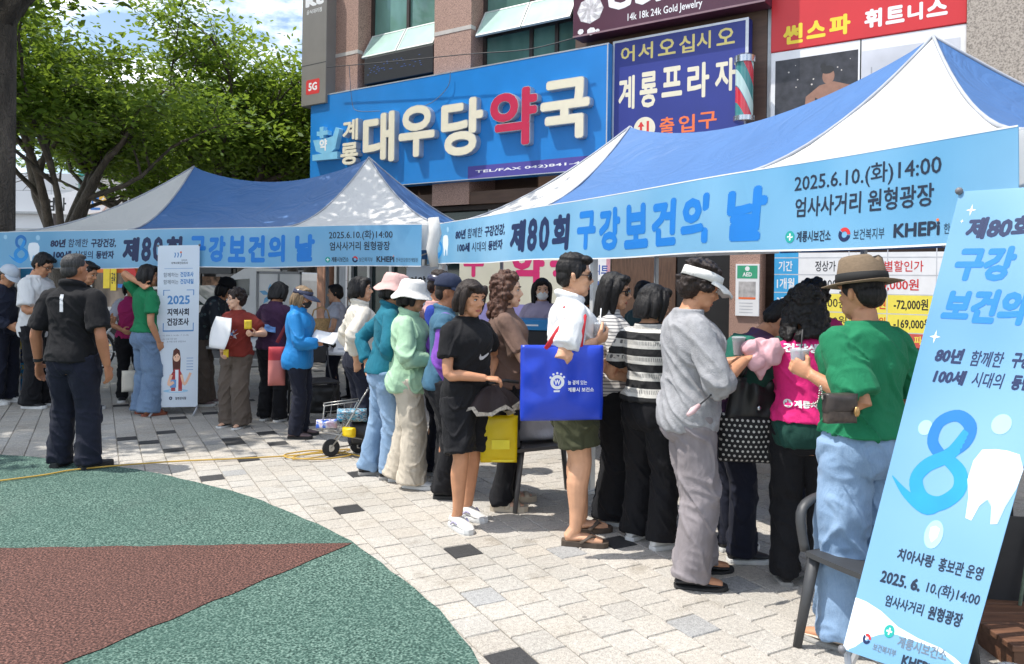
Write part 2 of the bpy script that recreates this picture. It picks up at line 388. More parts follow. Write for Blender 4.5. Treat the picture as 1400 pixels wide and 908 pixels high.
# road behind the plaza
m_asph = mat('asphalt', (.10, .10, .102), .9, .25, 6, .4, 80)
g = MB(); g.add([(-60, 14.0, -.012), (-4.6, 14.0, -.012), (-4.6, 90, -.012), (-60, 90, -.012)], [(0, 1, 2, 3)]); tag(g.build('road', m_asph), kind='structure')
g = MB(); g.box((-40, 13.6, -.02), (-4.4, 13.78, .10)); tag(g.build('kerb', mat('kerb_stone', (.42, .41, .39), .8, .12, 5)), kind='structure')
g = MB(); g.add([(-40, 17.2, -.006), (-4.7, 17.2, -.006), (-4.7, 17.36, -.006), (-40, 17.36, -.006)], [(0, 1, 2, 3)])
tag(g.build('road_line', mat('yellow_road_paint', (.55, .38, .06), .7, .2, 12)), kind='structure')
g = MB()
for k in range(9): g.add([(-16+k*.9, 18.2, -.006), (-15.5+k*.9, 18.2, -.006), (-15.5+k*.9, 22, -.006), (-16+k*.9, 22, -.006)], [(0, 1, 2, 3)])
tag(g.build('crosswalk', mat('white_road_paint', (.7, .7, .68), .7, .15, 12)), kind='structure')
# ================================================================== THE BIG BUILDING
F0 = Vector((1.414, 11.0, 0)); ES = Vector((.826, -.5637, 0)).normalized(); FM = Vector((-ES.y, ES.x, 0)); FRZ = math.atan2(ES.y, ES.x)
def FS(px, py, k=0):
    r = ray(px, py); o = Vector((0, 0, CAMH)); q = F0-FM*k; t = (q-o).dot(FM)/r.dot(FM); p = o+r*t
    return (p-F0).dot(ES), p.z
def FW(s, z, k=0): return F0+ES*s-FM*k+Vector((0, 0, z))
def granite(name, c, dark, scale=120, joints=None):
    def f(N, L, co):
        a = noise_(N, L, co, scale, 2); b = noise_(N, L, co, 1.6, 4)
        s = ramp_(N, L, a, (.36, dark), (.48, c), (.62, tuple(min(1, x*1.3) for x in C(c))))
        return mixc(N, L, math_(N, L, 'MULTIPLY', b, .22), s, tuple(x*.6 for x in C(c)))
    return mat_fn(name, f, rough=.6)
m_pink = granite('pink_granite', (.40, .25, .195), (.14, .085, .07), 90)
m_beige = granite('beige_stone', (.36, .31, .26), (.20, .17, .14), 60)
m_band = mat('pale_stone_band', (.52, .48, .44), .7, .1, 10)
m_dkframe = mat('dark_brown_aluminium', (.045, .032, .028), .45, .15, 12)
m_brown = mat('brown_panel', (.105, .06, .04), .6, .2, 3, stretch=(1, 1, 6))
def glassy(name, c, var=.5, scale=1.2, rough=.06, stretch=(1, 1, .4)):
    return mat(name, c, rough, var, scale, spec=.6, stretch=stretch)  # noise paints curtains and reflections into the glass colour
m_glass = glassy('green_window_glass', (.12, .235, .20)); m_glassd = glassy('dark_shop_glass', (.02, .035, .033))
m_sash = mat('pale_green_sash_glass', (.42, .60, .53), .15, .12, 3); m_alu = mat('grey_aluminium', (.35, .36, .36), .4, .1, 10, metal=.5)
bld = empty('commercial_building', F0, FRZ, 'pink granite commercial building with green windows behind the row of shop signs', 'building')
sA, sB, sC, sD, sE, sF = FS(447, 60)[0], FS(496, 60)[0], FS(600, 60)[0], FS(650, 60)[0], FS(788, 40)[0], FS(1048, 30)[0]
sG, sH = FS(1052, 30)[0], FS(1323, 40)[0]
H = 8.6; z1 = FS(640, 262)[1]
def bx(name, mats, a, b, par=bld, bev=0):
    m = MB(); m.box(a, b, bev=bev); return m.build(name, mats, par)
for s0, s1 in ((sA, sB), (sC, sD)):
    bx('pillar', m_pink, (s0, -.12, z1-.22), (s1, .6, H))
    zz = FS((447 if s0 == sA else 600)+25, 78 if s0 == sA else 45)[1]
    m = MB(); m.box((s0-.004, -.126, zz-.03), (s1+.004, -.0, zz+.035)); m.build('stone_band', m_band, bld)
bx('pillar', m_brown, (sE, -.02, z1-.22), (sG-.02, .6, H)); bx('end_wall', m_beige, (sH, -.14, 0), (sH+9, .6, H))
m = MB()
for k in range(1, 5): m.box((sH-.003, -.143, k*1.55+.35), (sH+9, -.137, k*1.55+.362))
for k in range(1, 6): m.box((sH+k*1.5, -.1425, 0), (sH+k*1.5+.01, -.1375, H))
m.build('stone_joint', mat('stone_joint', (.15, .13, .11), .9), bld)
bx('back_wall', m_brown, (sA, .6, 0), (sH+9, 9, H-.02))
bx('roof', m_band, (sA-.1, -.2, H), (sH+9.1, 9.1, H+.25))
def window(s0, s1, za, zb, mull, y=.25, open_z=None):
    fr = MB(); fw = .06
    fr.box((s0, y-.05, za), (s0+fw, y+.05, zb)); fr.box((s1-fw, y-.05, za), (s1, y+.05, zb))
    for z in (za, zb-fw): fr.box((s0+fw, y-.048, z), (s1-fw, y+.048, z+fw))
    for s in mull: fr.box((s-.03, y-.046, za+fw), (s+.03, y+.046, zb-fw))
    if open_z:
        for z in open_z: fr.box((s0+fw, y-.044, z-.03), (s1-fw, y+.044, z+.03))
    o = fr.build('window', m_dkframe, bld)
    p = MB(); p.box((s0+fw, y-.004, za+fw), (s1-fw, y+.004, zb-fw)); p.build('pane', m_glass, o); return o
zl = FS(497, 118)[1]; zo1 = FS(545, 62)[1]; zo2 = FS(545, 50)[1]
w1 = window(sB, sC, zl-.1, H-.5, [(sB+sC)/2], open_z=(FS(545, 48)[1], FS(545, 70)[1]))
w2 = window(sD, sE, FS(660, 90)[1]-.1, H-.5, [(sD+sE)/2, (sD*1+sE*3)/4], open_z=(FS(700, 12)[1], FS(700, 35)[1]))
for win, (s0, s1), pya, pyb, pxm in ((w1, (sB, sC), 44, 70, 545), (w2, (sD, sE), 8, 33, 715)):
    zt = FS(pxm, pya, -.2)[1]
    for k in range(2):
        a = s0+.05+k*(s1-s0-.1)/2; b = a+(s1-s0-.1)/2-.02
        q = MB(); M = Matrix.Translation((0, .2, zt+.02)) @ Matrix.Rotation(math.radians(-30), 4, 'X')
        q.box((a, -.012, -.52), (b, .012, 0), M=M); o = q.build('open_sash', m_sash, win)
        e = MB()
        for A_, B_ in (((a, -.018, -.53), (b, .018, -.50)), ((a, -.018, -.03), (b, .018, 0)), ((a, -.018, -.5), (a+.03, .018, -.03)), ((b-.03, -.018, -.5), (b, .018, -.03))): e.box(A_, B_, M=M)
        e.build('sash_frame', mat('sash_aluminium', (.55, .60, .57), .4, .1, 10), o)
# shopfront under the big sign
zs = z1
bx('fascia', m_brown, (sA, -.10, zs-.22), (sG-.03, .05, zs-.02)); bx('fascia', mat('fascia_painted_shade', (.035, .025, .02), .7), (sA, .0, zs-.30), (sG-.03, .1, zs-.225))  # second strip is solid: shade below the fascia put into its colour
q = MB(); sq = FS(836, 380)[0]
q.box((sA+.5, .14, .15), (sq, .16, zs-.3)); shop = q.build('shop_window', m_glassd, bld)
q = MB()
for px in (437, 455, 475, 500, 530, 575, 665, 718, 744, 832):
    s = FS(px, 380)[0]; q.box((s-.03, .06, 0), (s+.03, .13, zs-.3))
q.box((sA+.5, .065, FS(640, 352)[1]), (sq, .125, FS(640, 352)[1]+.06)); q.build('shop_frame', m_alu, shop)
bx('door_post', mat('salmon_stone_post', (.42, .22, .14), .7, .15, 9), (FS(436, 400)[0], -.05, 0), (FS(446, 400)[0], .2, 2.6))
bx('wood_panel', mat('dark_wood_panel', (.11, .062, .04), .5, .3, 5, stretch=(9, 9, 1)), (FS(838, 380)[0], -.04, 0), (FS(925, 380)[0], .1, zs-.3))
bx('entrance_shade_panel', mat('entrance_painted_shade', (.012, .012, .013), .8), (FS(926, 380)[0], -.02, 0), (FS(1000, 380)[0], .1, zs-.3))  # solid panel, deep shade of the entrance painted as near-black
bx('stone_pier', m_pink, (FS(1001, 380)[0], -.1, 0), (FS(1042, 380)[0], .15, zs-.3))
bx('lower_wall', mat('dark_shop_base', (.05, .05, .055), .4, .2, 2), (FS(1044, 380)[0], -.03, 0), (sH, .2, FS(1150, 500)[1]))
# ------------------------------------------------------------------ shop signs (each a thing on the facade)
m_navy = mat('navy_ink', '#26305f', .5, .05); m_white = mat('white_paint', (.8, .8, .8), .5, .04); m_cream = mat('cream_acrylic', (.74, .68, .52), .4, .04)
m_black = mat('black_ink', (.02, .02, .022), .5, .05); m_red = mat('red_ink', (.62, .03, .03), .5, .05); m_yell = mat('yellow_ink', (.82, .62, .04), .5, .05)
def fbox(name, mats, s0, s1, za, zb, k0, k1, label, cat, bev=.01):
    """a box hung on the facade; origin at its lower left, local x along the wall, y into it"""
    o = empty(name, FW(s0, za, k1), FRZ, label, cat); m = MB(); m.box((0, 0, 0), (s1-s0, k1-k0, zb-za), bev=bev); m.build('panel', mats, o); return o
def fart(o, off=.0012): return Art(lambda u, v, d: (u, -d, v), base=off)
# pharmacy sign
s0, zt0 = FS(425, 136, .3); s1, zt1 = FS(833, 54, .3); zb = FS(640, 246, .3)[1]; zt = (zt0+zt1)/2; W = s1-s0; Hh = zt-zb
m_pblue = mat('pharmacy_blue', (.012, .20, .56), .35, .07, 2)
ph = fbox('pharmacy_sign', m_pblue, s0, s1, zb, zt, .06, .3, 'long bright blue pharmacy sign with raised cream and red channel letters', 'sign')
def uv(px, py, k=.3): s, z = FS(px, py, k); return s-s0, z-zb
def raised(o, items, depth=.11, side=None, pre=.0):
    """channel letters: glyph faces stand off the panel on metal returns"""
    mb = MB(); mats = []
    for t, bx_, m, bold in items:
        for mm in (m, side):
            if mm not in mats: mats.append(mm)
        V, F = glyphs(t, 0, 4); lo, hi = V.min(0), V.max(0); b = bold
        sx, sy = (bx_[2]-bx_[0])/(hi[0]-lo[0]+2*b), (bx_[3]-bx_[1])/(hi[1]-lo[1]+2*b); ec = {}
        for f in F:
            for i in range(len(f)):
                e = (f[i], f[(i+1) % len(f)]); kk = tuple(sorted(e)); ec[kk] = None if kk in ec else e
        rim = [e for e in ec.values() if e]
        for k in range(11):
            dx, dy = (0, 0) if k == 10 else (b*math.cos(.19+2*math.pi*k/10), b*math.sin(.19+2*math.pi*k/10))
            P = [(bx_[0]+(x-lo[0]+b+dx)*sx, bx_[1]+(y-lo[1]+b+dy)*sy) for x, y in V]; y0 = -depth-k*.0002
            mb.add([(x, y0, z) for x, z in P], F, mats.index(m))
            mb.add([(x, y0+.0001, z) for x, z in P]+[(x, -pre, z) for x, z in P], [(a, b2, b2+len(P), a+len(P)) for a, b2 in rim], mats.index(side))
            # thin metal lip seen round the face
            if k < 10: 
                b3 = 1.3; P2 = [(bx_[0]+(x-lo[0]+b+dx*b3)*sx, bx_[1]+(y-lo[1]+b+dy*b3)*sy) for x, y in V]
                mb.add([(x, -depth+.006+k*.0001, z) for x, z in P2], F, mats.index(side))
                mb.add([(x, -depth+.006+k*.0001, z) for x, z in P2]+[(x, -pre, z) for x, z in P2], [(a, b2, b2+len(P2), a+len(P2)) for a, b2 in rim], mats.index(side))
    return mb.build('channel_lettering', mats, o, normals=False)
m_ret = mat('silver_letter_return', (.55, .56, .58), .35, .1, 5, metal=.6)
m_lred = mat('crimson_acrylic', (.50, .02, .07), .4, .05)
def pb(x0, y0, x1, y1): a = uv(x0, y0, .42); b = uv(x1, y1, .42); return (a[0], b[1], b[0], a[1]) if False else (min(a[0], b[0]), min(a[1], b[1]), max(a[0], b[0]), max(a[1], b[1]))
def pbox(xl, xr, ym_top, ym_bot):
    """box from the left/right pixel columns and the top/bottom pixel rows at its middle column"""
    xm = (xl+xr)/2; return (uv(xl, ym_top, .42)[0], uv(xm, ym_bot, .42)[1], uv(xr, ym_top, .42)[0], uv(xm, ym_top, .42)[1])
raised(ph, [('대', pbox(496, 539, 154, 222), m_cream, .033), ('우', pbox(545, 594, 144, 214), m_cream, .033), ('당', pbox(603, 660, 135, 212), m_cream, .033),
            ('약', pbox(670, 734, 121, 199), m_lred, .033), ('국', pbox(739, 806, 108, 190), m_cream, .033),
            ('계', pbox(468, 489, 163, 192), m_cream, .03), ('룡', pbox(465, 489, 195, 225), m_cream, .03)], side=m_ret)
cup = MB(); cu = lambda px, py: uv(px, py, .4)
P = [cu(*p) for p in ((428, 192), (432, 207), (440, 210), (452, 209), (458, 203), (464, 176), (459, 174), (455, 186), (447, 189), (436, 191))]
cup.prism(P, lambda u, v, k: (u, -.10 if k == 0 else 0, v)); P = [cu(*p) for p in ((427, 212), (461, 207), (461, 217), (427, 220))]
cup.prism(P, lambda u, v, k: (u, -.10 if k == 0 else 0, v)); P = [cu(*p) for p in ((437, 174), (442, 173), (442, 179), (448, 178), (448, 184), (442, 185), (442, 189), (437, 189), (437, 186), (433, 186), (433, 180), (437, 180))]
cup.prism(P, lambda u, v, k: (u, -.10 if k == 0 else 0, v)); cup.build('mortar_emblem', mat('emblem_light_blue', (.22, .52, .72), .4, .06), ph)
a = fart(ph, .102); u_, v_ = cu(442, 199); a.text('약', (u_-.10, v_-.10, u_+.10, v_+.12), m_white, .04); a.build('emblem_lettering', ph)
a = fart(ph, .004); x0, y0 = uv(640, 228); a.rect(x0, .012, W-.01, y0-.0, mat('strip_violet', (.075, .06, .30), .5, .05))
a.rect(0, 0, W, .012, m_ret); a.rect(0, Hh-.02, W, Hh, m_ret); a.rect(W-.03, .012, W-.012, Hh-.02, m_ret)
x1, y1 = uv(650, 243); x2, _ = uv(823, 215); yt = y0-.07; a.text('TEL/FAX 042)841-4210', (x1, .085, x2, yt), m_white, .02); a.build('lettering', ph)
c = MB(); w0 = [uv(478, 90, .36), uv(482, 140, .36), uv(490, 152, .36), uv(520, 152, .36)]
c.tube(catmull([(p[0], -.07, p[1]) for p in w0], [.006]*4)[0], .006, 5); w0 = [uv(615, 98, .36), uv(612, 118, .36), uv(590, 140, .36), uv(560, 150, .36)]
c.tube(catmull([(p[0], -.05, p[1]) for p in w0], [.006]*4)[0], .006, 5); c.build('cable', mat('grey_cable', (.1, .12, .16), .6), ph)
# navy direction sign
s0, zz = FS(838, 61, .2); s1, zt = FS(1024, 19, .2); zb = FS(930, 232, .2)[1]; W = s1-s0; zt = (zz+zt)/2; Hh = zt-zb
nv = fbox('entrance_sign', mat('deep_navy_panel', (.022, .035, .23), .4, .08, 2), s0, s1, zb, zt, .04, .2, 'tall navy plaza entrance sign lettered in yellow, white and orange', 'sign')
def uv(px, py, k=.2): s, z = FS(px, py, k); return s-s0, z-zb
def pbox(xl, xr, yt_, yb_): xm = (xl+xr)/2; return (uv(xl, yt_)[0], uv(xm, yb_)[1], uv(xr, yt_)[0], uv(xm, yt_)[1])
a = fart(nv)
for k, (ch, xl, xr, yt_, yb_) in enumerate((('어', 849, 868, 63, 85), ('서', 873, 893, 58, 81), ('오', 900, 924, 53, 75), ('십', 929, 950, 48, 72), ('시', 953, 972, 43, 67), ('오', 980, 1005, 38, 61))): a.text(ch, pbox(xl, xr, yt_, yb_), mat('pale_yellow_vinyl', (.80, .66, .22), .5, .04), .02)
for ch, xl, xr, yt_, yb_ in (('계', 846, 868, 104, 150), ('룡', 875, 899, 98, 147), ('프', 905, 933, 91, 132), ('라', 940, 970, 86, 134), ('자', 978, 1006, 80, 125)): a.text(ch, pbox(xl, xr, yt_, yb_), m_cream, .03)
m_or = mat('orange_vinyl', (.80, .17, .05), .5, .05)
for ch, xl, xr, yt_, yb_ in (('출', 902, 922, 160, 184), ('입', 928, 950, 157, 181), ('구', 955, 980, 153, 176)): a.text(ch, pbox(xl, xr, yt_, yb_), m_or, .02)
c0 = uv(881, 176); a.disc(c0, .16, m_cream); a.stroke([(c0[0]-.05, c0[1]-.1), (c0[0]-.05, c0[1]+.09)], .035, m_red); a.poly([(c0[0]-.1, c0[1]+.03), (c0[0]-.05, c0[1]+.1), (c0[0], c0[1]+.03)], m_red); a.stroke([(c0[0]+.05, c0[1]+.1), (c0[0]+.05, c0[1]-.05)], .035, m_red)
for r in ((0, 0, .03, Hh), (W-.04, 0, W, Hh), (.03, Hh-.03, W-.04, Hh)): a.rect(*r, m_ret)
a.build('lettering', nv)
# gold jewellery sign
s0, zb0 = FS(783, 51, .35); s1 = FS(1046, 5, .35)[0]; zb = (zb0+FS(1046, 3, .35)[1])/2; W = s1-s0
gd = fbox('jewellery_sign', mat('plum_panel', (.075, .018, .038), .35, .1, 2), s0, s1, zb, zb+1.5, .05, .35, 'plum jewellery shop sign with a white diamond above the navy sign', 'sign')
def uv(px, py, k=.35): s, z = FS(px, py, k); return s-s0, z-zb
a = fart(gd); x, y = uv(830, 28); x1, y1 = uv(950, -8); a.text('Gold In', (x, .27, x+1.75, .72), m_white, .03, .25)
x0, y0 = uv(858, 31); x1, _ = uv(950, 8); a.text('14k 18k 24k Gold Jewelry', (x0, .06, x1+.1, .19), m_white, .012)
c0 = uv(807, 14)
gm = mat('diamond_print', (.55, .52, .53), .4, .35, 18); gw = mat('diamond_print_light', (.8, .78, .78), .4, .2, 18)
a.disc(c0, .21, gm, .19, 8)
for k in range(8):
    t = 2*math.pi*k/8; t2 = t+.5; a.poly([(c0[0]+.07*math.cos(t), c0[1]+.06*math.sin(t)), (c0[0]+.19*math.cos(t+.1), c0[1]+.17*math.sin(t+.1)), (c0[0]+.19*math.cos(t2), c0[1]+.17*math.sin(t2))], gw)
for dx, dy, r in ((-.15, -.28, .05), (.02, -.30, .07), (.12, -.31, .035)): a.disc((c0[0]+dx, c0[1]+dy), r, gw, r*.8, 7)
a.rect(0, 0, W, .025, mat('plum_trim', (.25, .15, .17), .4)); a.build('lettering', gd)
# gym poster wall
s0, zA = FS(1054, 72, .05); s1, zB = FS(1322, 33, .05); zR = (zA+zB)/2; zTop = FS(1054, 20, .05)[1]; zb = FS(1180, 215, .05)[1]; W = s1-s0
gy = fbox('gym_poster', m_white, s0, s1, zb, zR, -.0, .05, 'white gym poster with a dark photo of an athlete under a red headline', 'poster')
gr = fbox('gym_headline_sign', mat('signal_red_panel', (.60, .025, .03), .4, .06, 2), s0, s1, zR+.004, zTop+.22, -.0, .06, 'red headline panel lettered in yellow and white above the gym poster', 'sign')
def mk(s0, zb, k):
    f = lambda px, py: (FS(px, py, k)[0]-s0, FS(px, py, k)[1]-zb); return f, (lambda xl, xr, yt_, yb_: (f(xl, yt_)[0], f((xl+xr)/2, yb_)[1], f(xr, yt_)[0], f((xl+xr)/2, yt_)[1]))
uv, pbox = mk(s0, zR+.004, .06); a = fart(gr)
for ch, xl, xr, yt_, yb_ in (('썬', 1071, 1098, 33, 60), ('스', 1103, 1129, 28, 52), ('파', 1134, 1163, 20, 48)): a.text(ch, pbox(xl, xr, yt_, yb_), m_yell, .05)
for ch, xl, xr, yt_, yb_ in (('휘', 1182, 1206, 12, 38), ('트', 1211, 1237, 8, 32), ('니', 1241, 1262, 4, 28), ('스', 1267, 1296, -2, 22)): a.text(ch, pbox(xl, xr, yt_, yb_), m_white, .05)
a.build('lettering', gr)
uv, pbox = mk(s0, zb, .05); a = fart(gy); zr = zR-zb
x0 = uv(1060, 100)[0]; x1 = uv(1173, 100)[0]; y1 = uv(1115, 76)[1]-.0
ph_dark = mat('photo_dark', (.035, .035, .042), .4, .5, 9); a.rect(x0, -.0+.02, x1, y1, ph_dark)
for k in range(14):
    rr = random.Random(k); a.disc((x0+rr.uniform(.05, .95)*(x1-x0), y1*rr.uniform(.45, .95)), rr.uniform(.005, .012), mat('photo_lamp', (.6, .55, .5), .4), n=8)
m_sk = mat('photo_skin', (.30, .155, .105), .5, .15, 12); c = uv(1130, 118)
a.poly([(c[0]-.28, c[1]-.5), (c[0]-.24, c[1]-.1), (c[0]-.08, c[1]+.02), (c[0]+.08, c[1]+.05), (c[0]+.28, c[1]-.02), (c[0]+.34, c[1]-.3), (c[0]+.25, c[1]-.5)], m_sk)
a.poly([(c[0]-.16, c[1]-.5), (c[0]-.13, c[1]-.12), (c[0]-.02, c[1]-.2), (c[0]+.12, c[1]-.1), (c[0]+.17, c[1]-.5)], m_black)
a.disc((c[0]+.02, c[1]+.12), .07, m_sk, .095); a.disc((c[0]+.01, c[1]+.20), .075, m_black, .05); a.disc((c[0]-.04, c[1]+.25), .035, m_black)
for k in range(3): a.rect(x0, y1*(.12+.1*k), x1, y1*(.12+.1*k)+.03, mat('photo_rack', (.2, .2, .22), .4, .4, 8))
x2 = uv(1178, 100)[0]; a.rect(x2, .02, W-.06, uv(1250, 60)[1], mat('photo_pale', (.55, .56, .60), .4, .2, 2))
for k in range(7): a.rect(x2+.1+k*.26, .1, x2+.115+k*.26, uv(1250, 60)[1]-.2, mat('photo_pale_line', (.35, .36, .4), .5))
a.stroke([(x2+.35, .3), (x2+.42, .95)], .02, mat('photo_grey', (.3, .3, .33), .5))
a.rect(x1+.02, 0, x1+.035, zr, m_black); a.build('print', gy)
gx = MB(); gx.box((s0, .0, zTop+.24), (s1, .02, H-.3)); gx.build('window', m_glass, bld)
gx = MB(); gx.box((s0-.05, -.02, 2.0), (s0-.002, .1, H)); gx.box((s1+.002, -.02, 2.0), (s1+.05, .1, H)); gx.build('window_trim', m_alu, bld)
# carrier sign at the corner of the building
s0, zt = FS(414, -30, .35); s1 = FS(447, 0, .35)[0]; zb = FS(430, 143, .35)[1]
kt = fbox('phone_shop_sign', mat('warm_grey_panel', (.20, .185, .165), .5, .06, 3), s0, s1, zb, zt, .0, .35, 'narrow grey vertical phone shop sign with a red 5G badge', 'sign')
uv, pbox = mk(s0, zb, .35); a = fart(kt); W = s1-s0
a.text('kt', pbox(418, 443, -12, 8), m_white, .05); a.text('공식대리점', (W*.18, uv(430, 18)[1], W*.80, uv(430, 12)[1]), m_white, .01)
x, y = uv(429, 118); a.poly([(W*.2, y-.12), (W*.2+.03, y-.14), (W*.72, y-.14), (W*.75, y-.11), (W*.75, y+.11), (W*.72, y+.13), (W*.2+.03, y+.13), (W*.2, y+.1)], m_red); a.text('5G', (W*.3, y-.075, W*.65, y+.075), m_white, .04)
y = uv(430, 88)[1]; a.rect(0, y, W, y+.012, m_black); a.build('lettering', kt)
# LED board in the window
s0, zt = FS(498, 82, .12); s1 = FS(592, 60, .12)[0]; zb = zt-.66*(FS(498, 82, .12)[1]-FS(498, 116, .12)[1])/.66*1.0
led = fbox('led_board', m_black, s0, s1, zb, zt+.02, -.1, .12, 'black LED text board with dim blue dots hung in the left window', 'screen')
a = fart(led); W = s1-s0; Hh = zt-zb; md = mat('unlit_blue_diode', (.05, .10, .28), .4); rr = random.Random(5)
for k in range(46):
    x = .08+rr.random()*(W*.8); y = Hh*(.35+.08*rr.randint(0, 5)); a.rect(x, y, x+.035, y+.012, md)
a.build('diode_dots', led)
# barber pole
m_barb = mat_fn('barber_stripe', lambda N, L, co: (lambda s: ramp_(N, L, s, (0, (.55, .03, .05)), (.32, (.03, .10, .20)), (.34, (.45, .60, .58)), (.64, (.45, .60, .58)), (.66, (.05, .22, .22))))(
    (lambda sp: math_(N, L, 'FRACT', math_(N, L, 'ADD', math_(N, L, 'MULTIPLY', sp.outputs['Z'], 1.6), math_(N, L, 'MULTIPLY', sp.outputs['X'], 3.4))))((lambda n: (L.new(co, n.inputs[0]), n)[1])(N.new('ShaderNodeSeparateXYZ')))), rough=.2, coat=.5)
for n_ in m_barb.node_tree.nodes:
    if n_.type == 'VALTORGB': n_.color_ramp.interpolation = 'CONSTANT'
p0 = at(1017, 166, 9.6); p1 = at(1017, 80, 9.6); bp = empty('barber_pole', p0, 0, 'turning barber pole with red, white and green stripes fixed to the dark pier', 'barber pole'); hh = p1.z-p0.z
m = MB(); m.lathe([(.11, .06), (.11, hh-.06)], 24); m.build('striped_cylinder', m_barb, bp, smooth='auto')
m = MB(); m.lathe([(.0, hh+.06), (.07, hh+.055), (.13, hh+.02), (.13, hh-.06), (.115, hh-.062)], 24); m.build('end_cap', mat('chrome_cap', (.5, .52, .55), .2, .1, metal=.9), bp, smooth='auto'); m = MB(); m.lathe([(.115, .062), (.13, .06), (.13, 0), (.08, -.03), (0, -.035)], 24); m.build('end_cap', mat('chrome_cap', (.5, .52, .55), .2, .1, metal=.9), bp, smooth='auto')
m = MB(); m.box((-.02, .1, hh*.2), (.02, .75, hh*.2+.04)); m.box((-.02, .1, hh*.8), (.02, .75, hh*.8+.04)); m.build('bracket', m_dkframe, bp)
# posters and price board low on the facade
s0, zt = FS(1059, 350, .08); s1 = FS(1330, 350, .08)[0]; zb = FS(1180, 472, .08)[1]; W = s1-s0; zt = FS(1180, 345, .08)[1]
pr = fbox('price_board', m_white, s0, s1, zb, zt, .0, .08, 'gym price table in white, blue and yellow rows on the shop window', 'price board', bev=0)
uv, pbox = mk(s0, zb, .08); a = fart(pr)
xb = uv(1091, 400)[0]; m_cy = mat('table_blue', (.05, .36, .68), .5, .06); m_py = mat('table_yellow', (.85, .72, .10), .5, .05); m_pr = mat('table_red', (.60, .10, .08), .5, .06); m_ln = mat('table_rule', (.55, .56, .58), .5)
R = [uv(1180, y)[1] for y in (352, 376, 402, 428, 453, 471)]
a.rect(0, R[4], xb, R[0]+.2, m_cy)
a.rect(xb, R[3], W, R[2], m_py); a.rect(xb, R[4], W, R[3], m_py); a.rect(0, 0, W, R[4], m_pr)
for r in R[:5]: a.rect(0, r-.006, W, r+.006, m_ln)
for px in (1160, 1213, 1280): a.rect(uv(px, 400)[0]-.005, R[4], uv(px, 400)[0]+.005, R[0]+.2, m_ln)
def row(t, px0, px1, r, m, b=.02, f=.62):
    y0, y1 = R[r], R[r-1] if r else R[0]+.2; d = (y1-y0)*(1-f)/2; a.text(t, (uv(px0, 400)[0], y0+d, uv(px1, 400)[0], y1-d), m, b)
row('기간', 1064, 1083, 1, m_white); row('1개월', 1062, 1086, 2, m_white); row('3개월', 1062, 1086, 3, m_white); row('6개월', 1062, 1086, 4, m_white)
row('정상가', 1114, 1142, 1, m_black, .01); row('90,000원', 1108, 1156, 2, m_black, .01); row('특별할인가', 1195, 1262, 1, m_red, .01); row('60,000원', 1196, 1256, 2, m_red, .015)
row('240,000원', 1100, 1158, 3, m_black, .01); row('450,000원', 1100, 1158, 4, m_black, .01); row('168,000원', 1165, 1211, 3, m_red, .015); row('281,000원', 1165, 1211, 4, m_red, .015)
row('-72,000원 할인', 1222, 1296, 3, m_black, .025); row('-169,000원 할인', 1222, 1300, 4, m_black, .025); row('썬스파 레포츠', 1228, 1300, 5, m_py, .02)
a.build('lettering', pr)
s0, zt = FS(1006, 362, .13); s1 = FS(1038, 362, .13)[0]; zb = FS(1020, 432, .13)[1]; zt = FS(1020, 361, .13)[1]
ae = fbox('wall_notice', m_white, s0, s1, zb, zt, .1, .13, 'small green and white emergency notice on the pink stone pier', 'notice', bev=0); a = fart(ae); W = s1-s0; Hh = zt-zb
a.rect(.02, Hh*.72, W-.02, Hh-.02, mat('notice_green', (.05, .36, .20), .5)); a.text('AED', (W*.3, Hh*.76, W*.7, Hh*.84), m_white, .03); a.disc((W*.5, Hh*.91), .03, m_white)
a.rect(.04, Hh*.34, W-.04, Hh*.66, mat('notice_photo', (.45, .43, .42), .5, .3, 15)); a.rect(.04, Hh*.32, W-.04, Hh*.36, m_or)
for k in range(4): a.rect(.05, Hh*(.06+.06*k), W*.75, Hh*(.075+.06*k), m_ln)
a.build('print', ae)
# pharmacy window panel with huge magenta letter strokes
s0, s1 = FS(628, 380, .03)[0], FS(834, 380, .03)[0]; zb, zt = FS(720, 470, .03)[1], FS(720, 343, .03)[1]; W = s1-s0; Hh = zt-zb
pw = fbox('window_panel', mat('cream_window_film', (.66, .64, .52), .5, .05, 3), s0, s1, zb, zt, -.05, .03, 'cream window panel with huge magenta letters behind the queue', 'sign', bev=0); a = fart(pw); m_mg = mat('magenta_vinyl', (.62, .03, .16), .5, .05)
uv, pbox = mk(s0, zb, .03)
for ch, xl, xr, yt_, yb_ in (('우', 634, 662, 335, 379), ('약', 700, 745, 338, 392), ('국', 752, 800, 338, 392)): a.text(ch, pbox(xl, xr, yt_, yb_), m_mg, .05)
a.rect(uv(802, 380)[0], 0, W-.03, Hh, m_white); m_nb = mat('sign_blue_ink', (.03, .09, .36), .5)
a.text('니트', pbox(812, 832, 362, 376), m_nb, .03); a.text('생모', pbox(812, 832, 384, 399), m_nb, .03); a.rect(uv(833, 380)[0]-.05, 0, W, Hh, mat('pink_edge', (.6, .3, .35), .5))
a.rect(uv(606, 400)[0] if False else .05, .0, W*.5, Hh*.42, mat('lavender_strip', (.28, .26, .55), .5, .1)); a.build('lettering', pw)
wc = MB(); P_ = [FW(*FS(px, py, .5), .5) for px, py in ((447, 92), (540, 84), (640, 74), (720, 68), (786, 52))]; wc.tube(catmull([tuple(p) for p in P_], [0]*5)[0], .008, 6)
tag(wc.build('overhead_wire', m_black, smooth=True), 'thin black overhead wire strung across the upper green windows', 'wire')
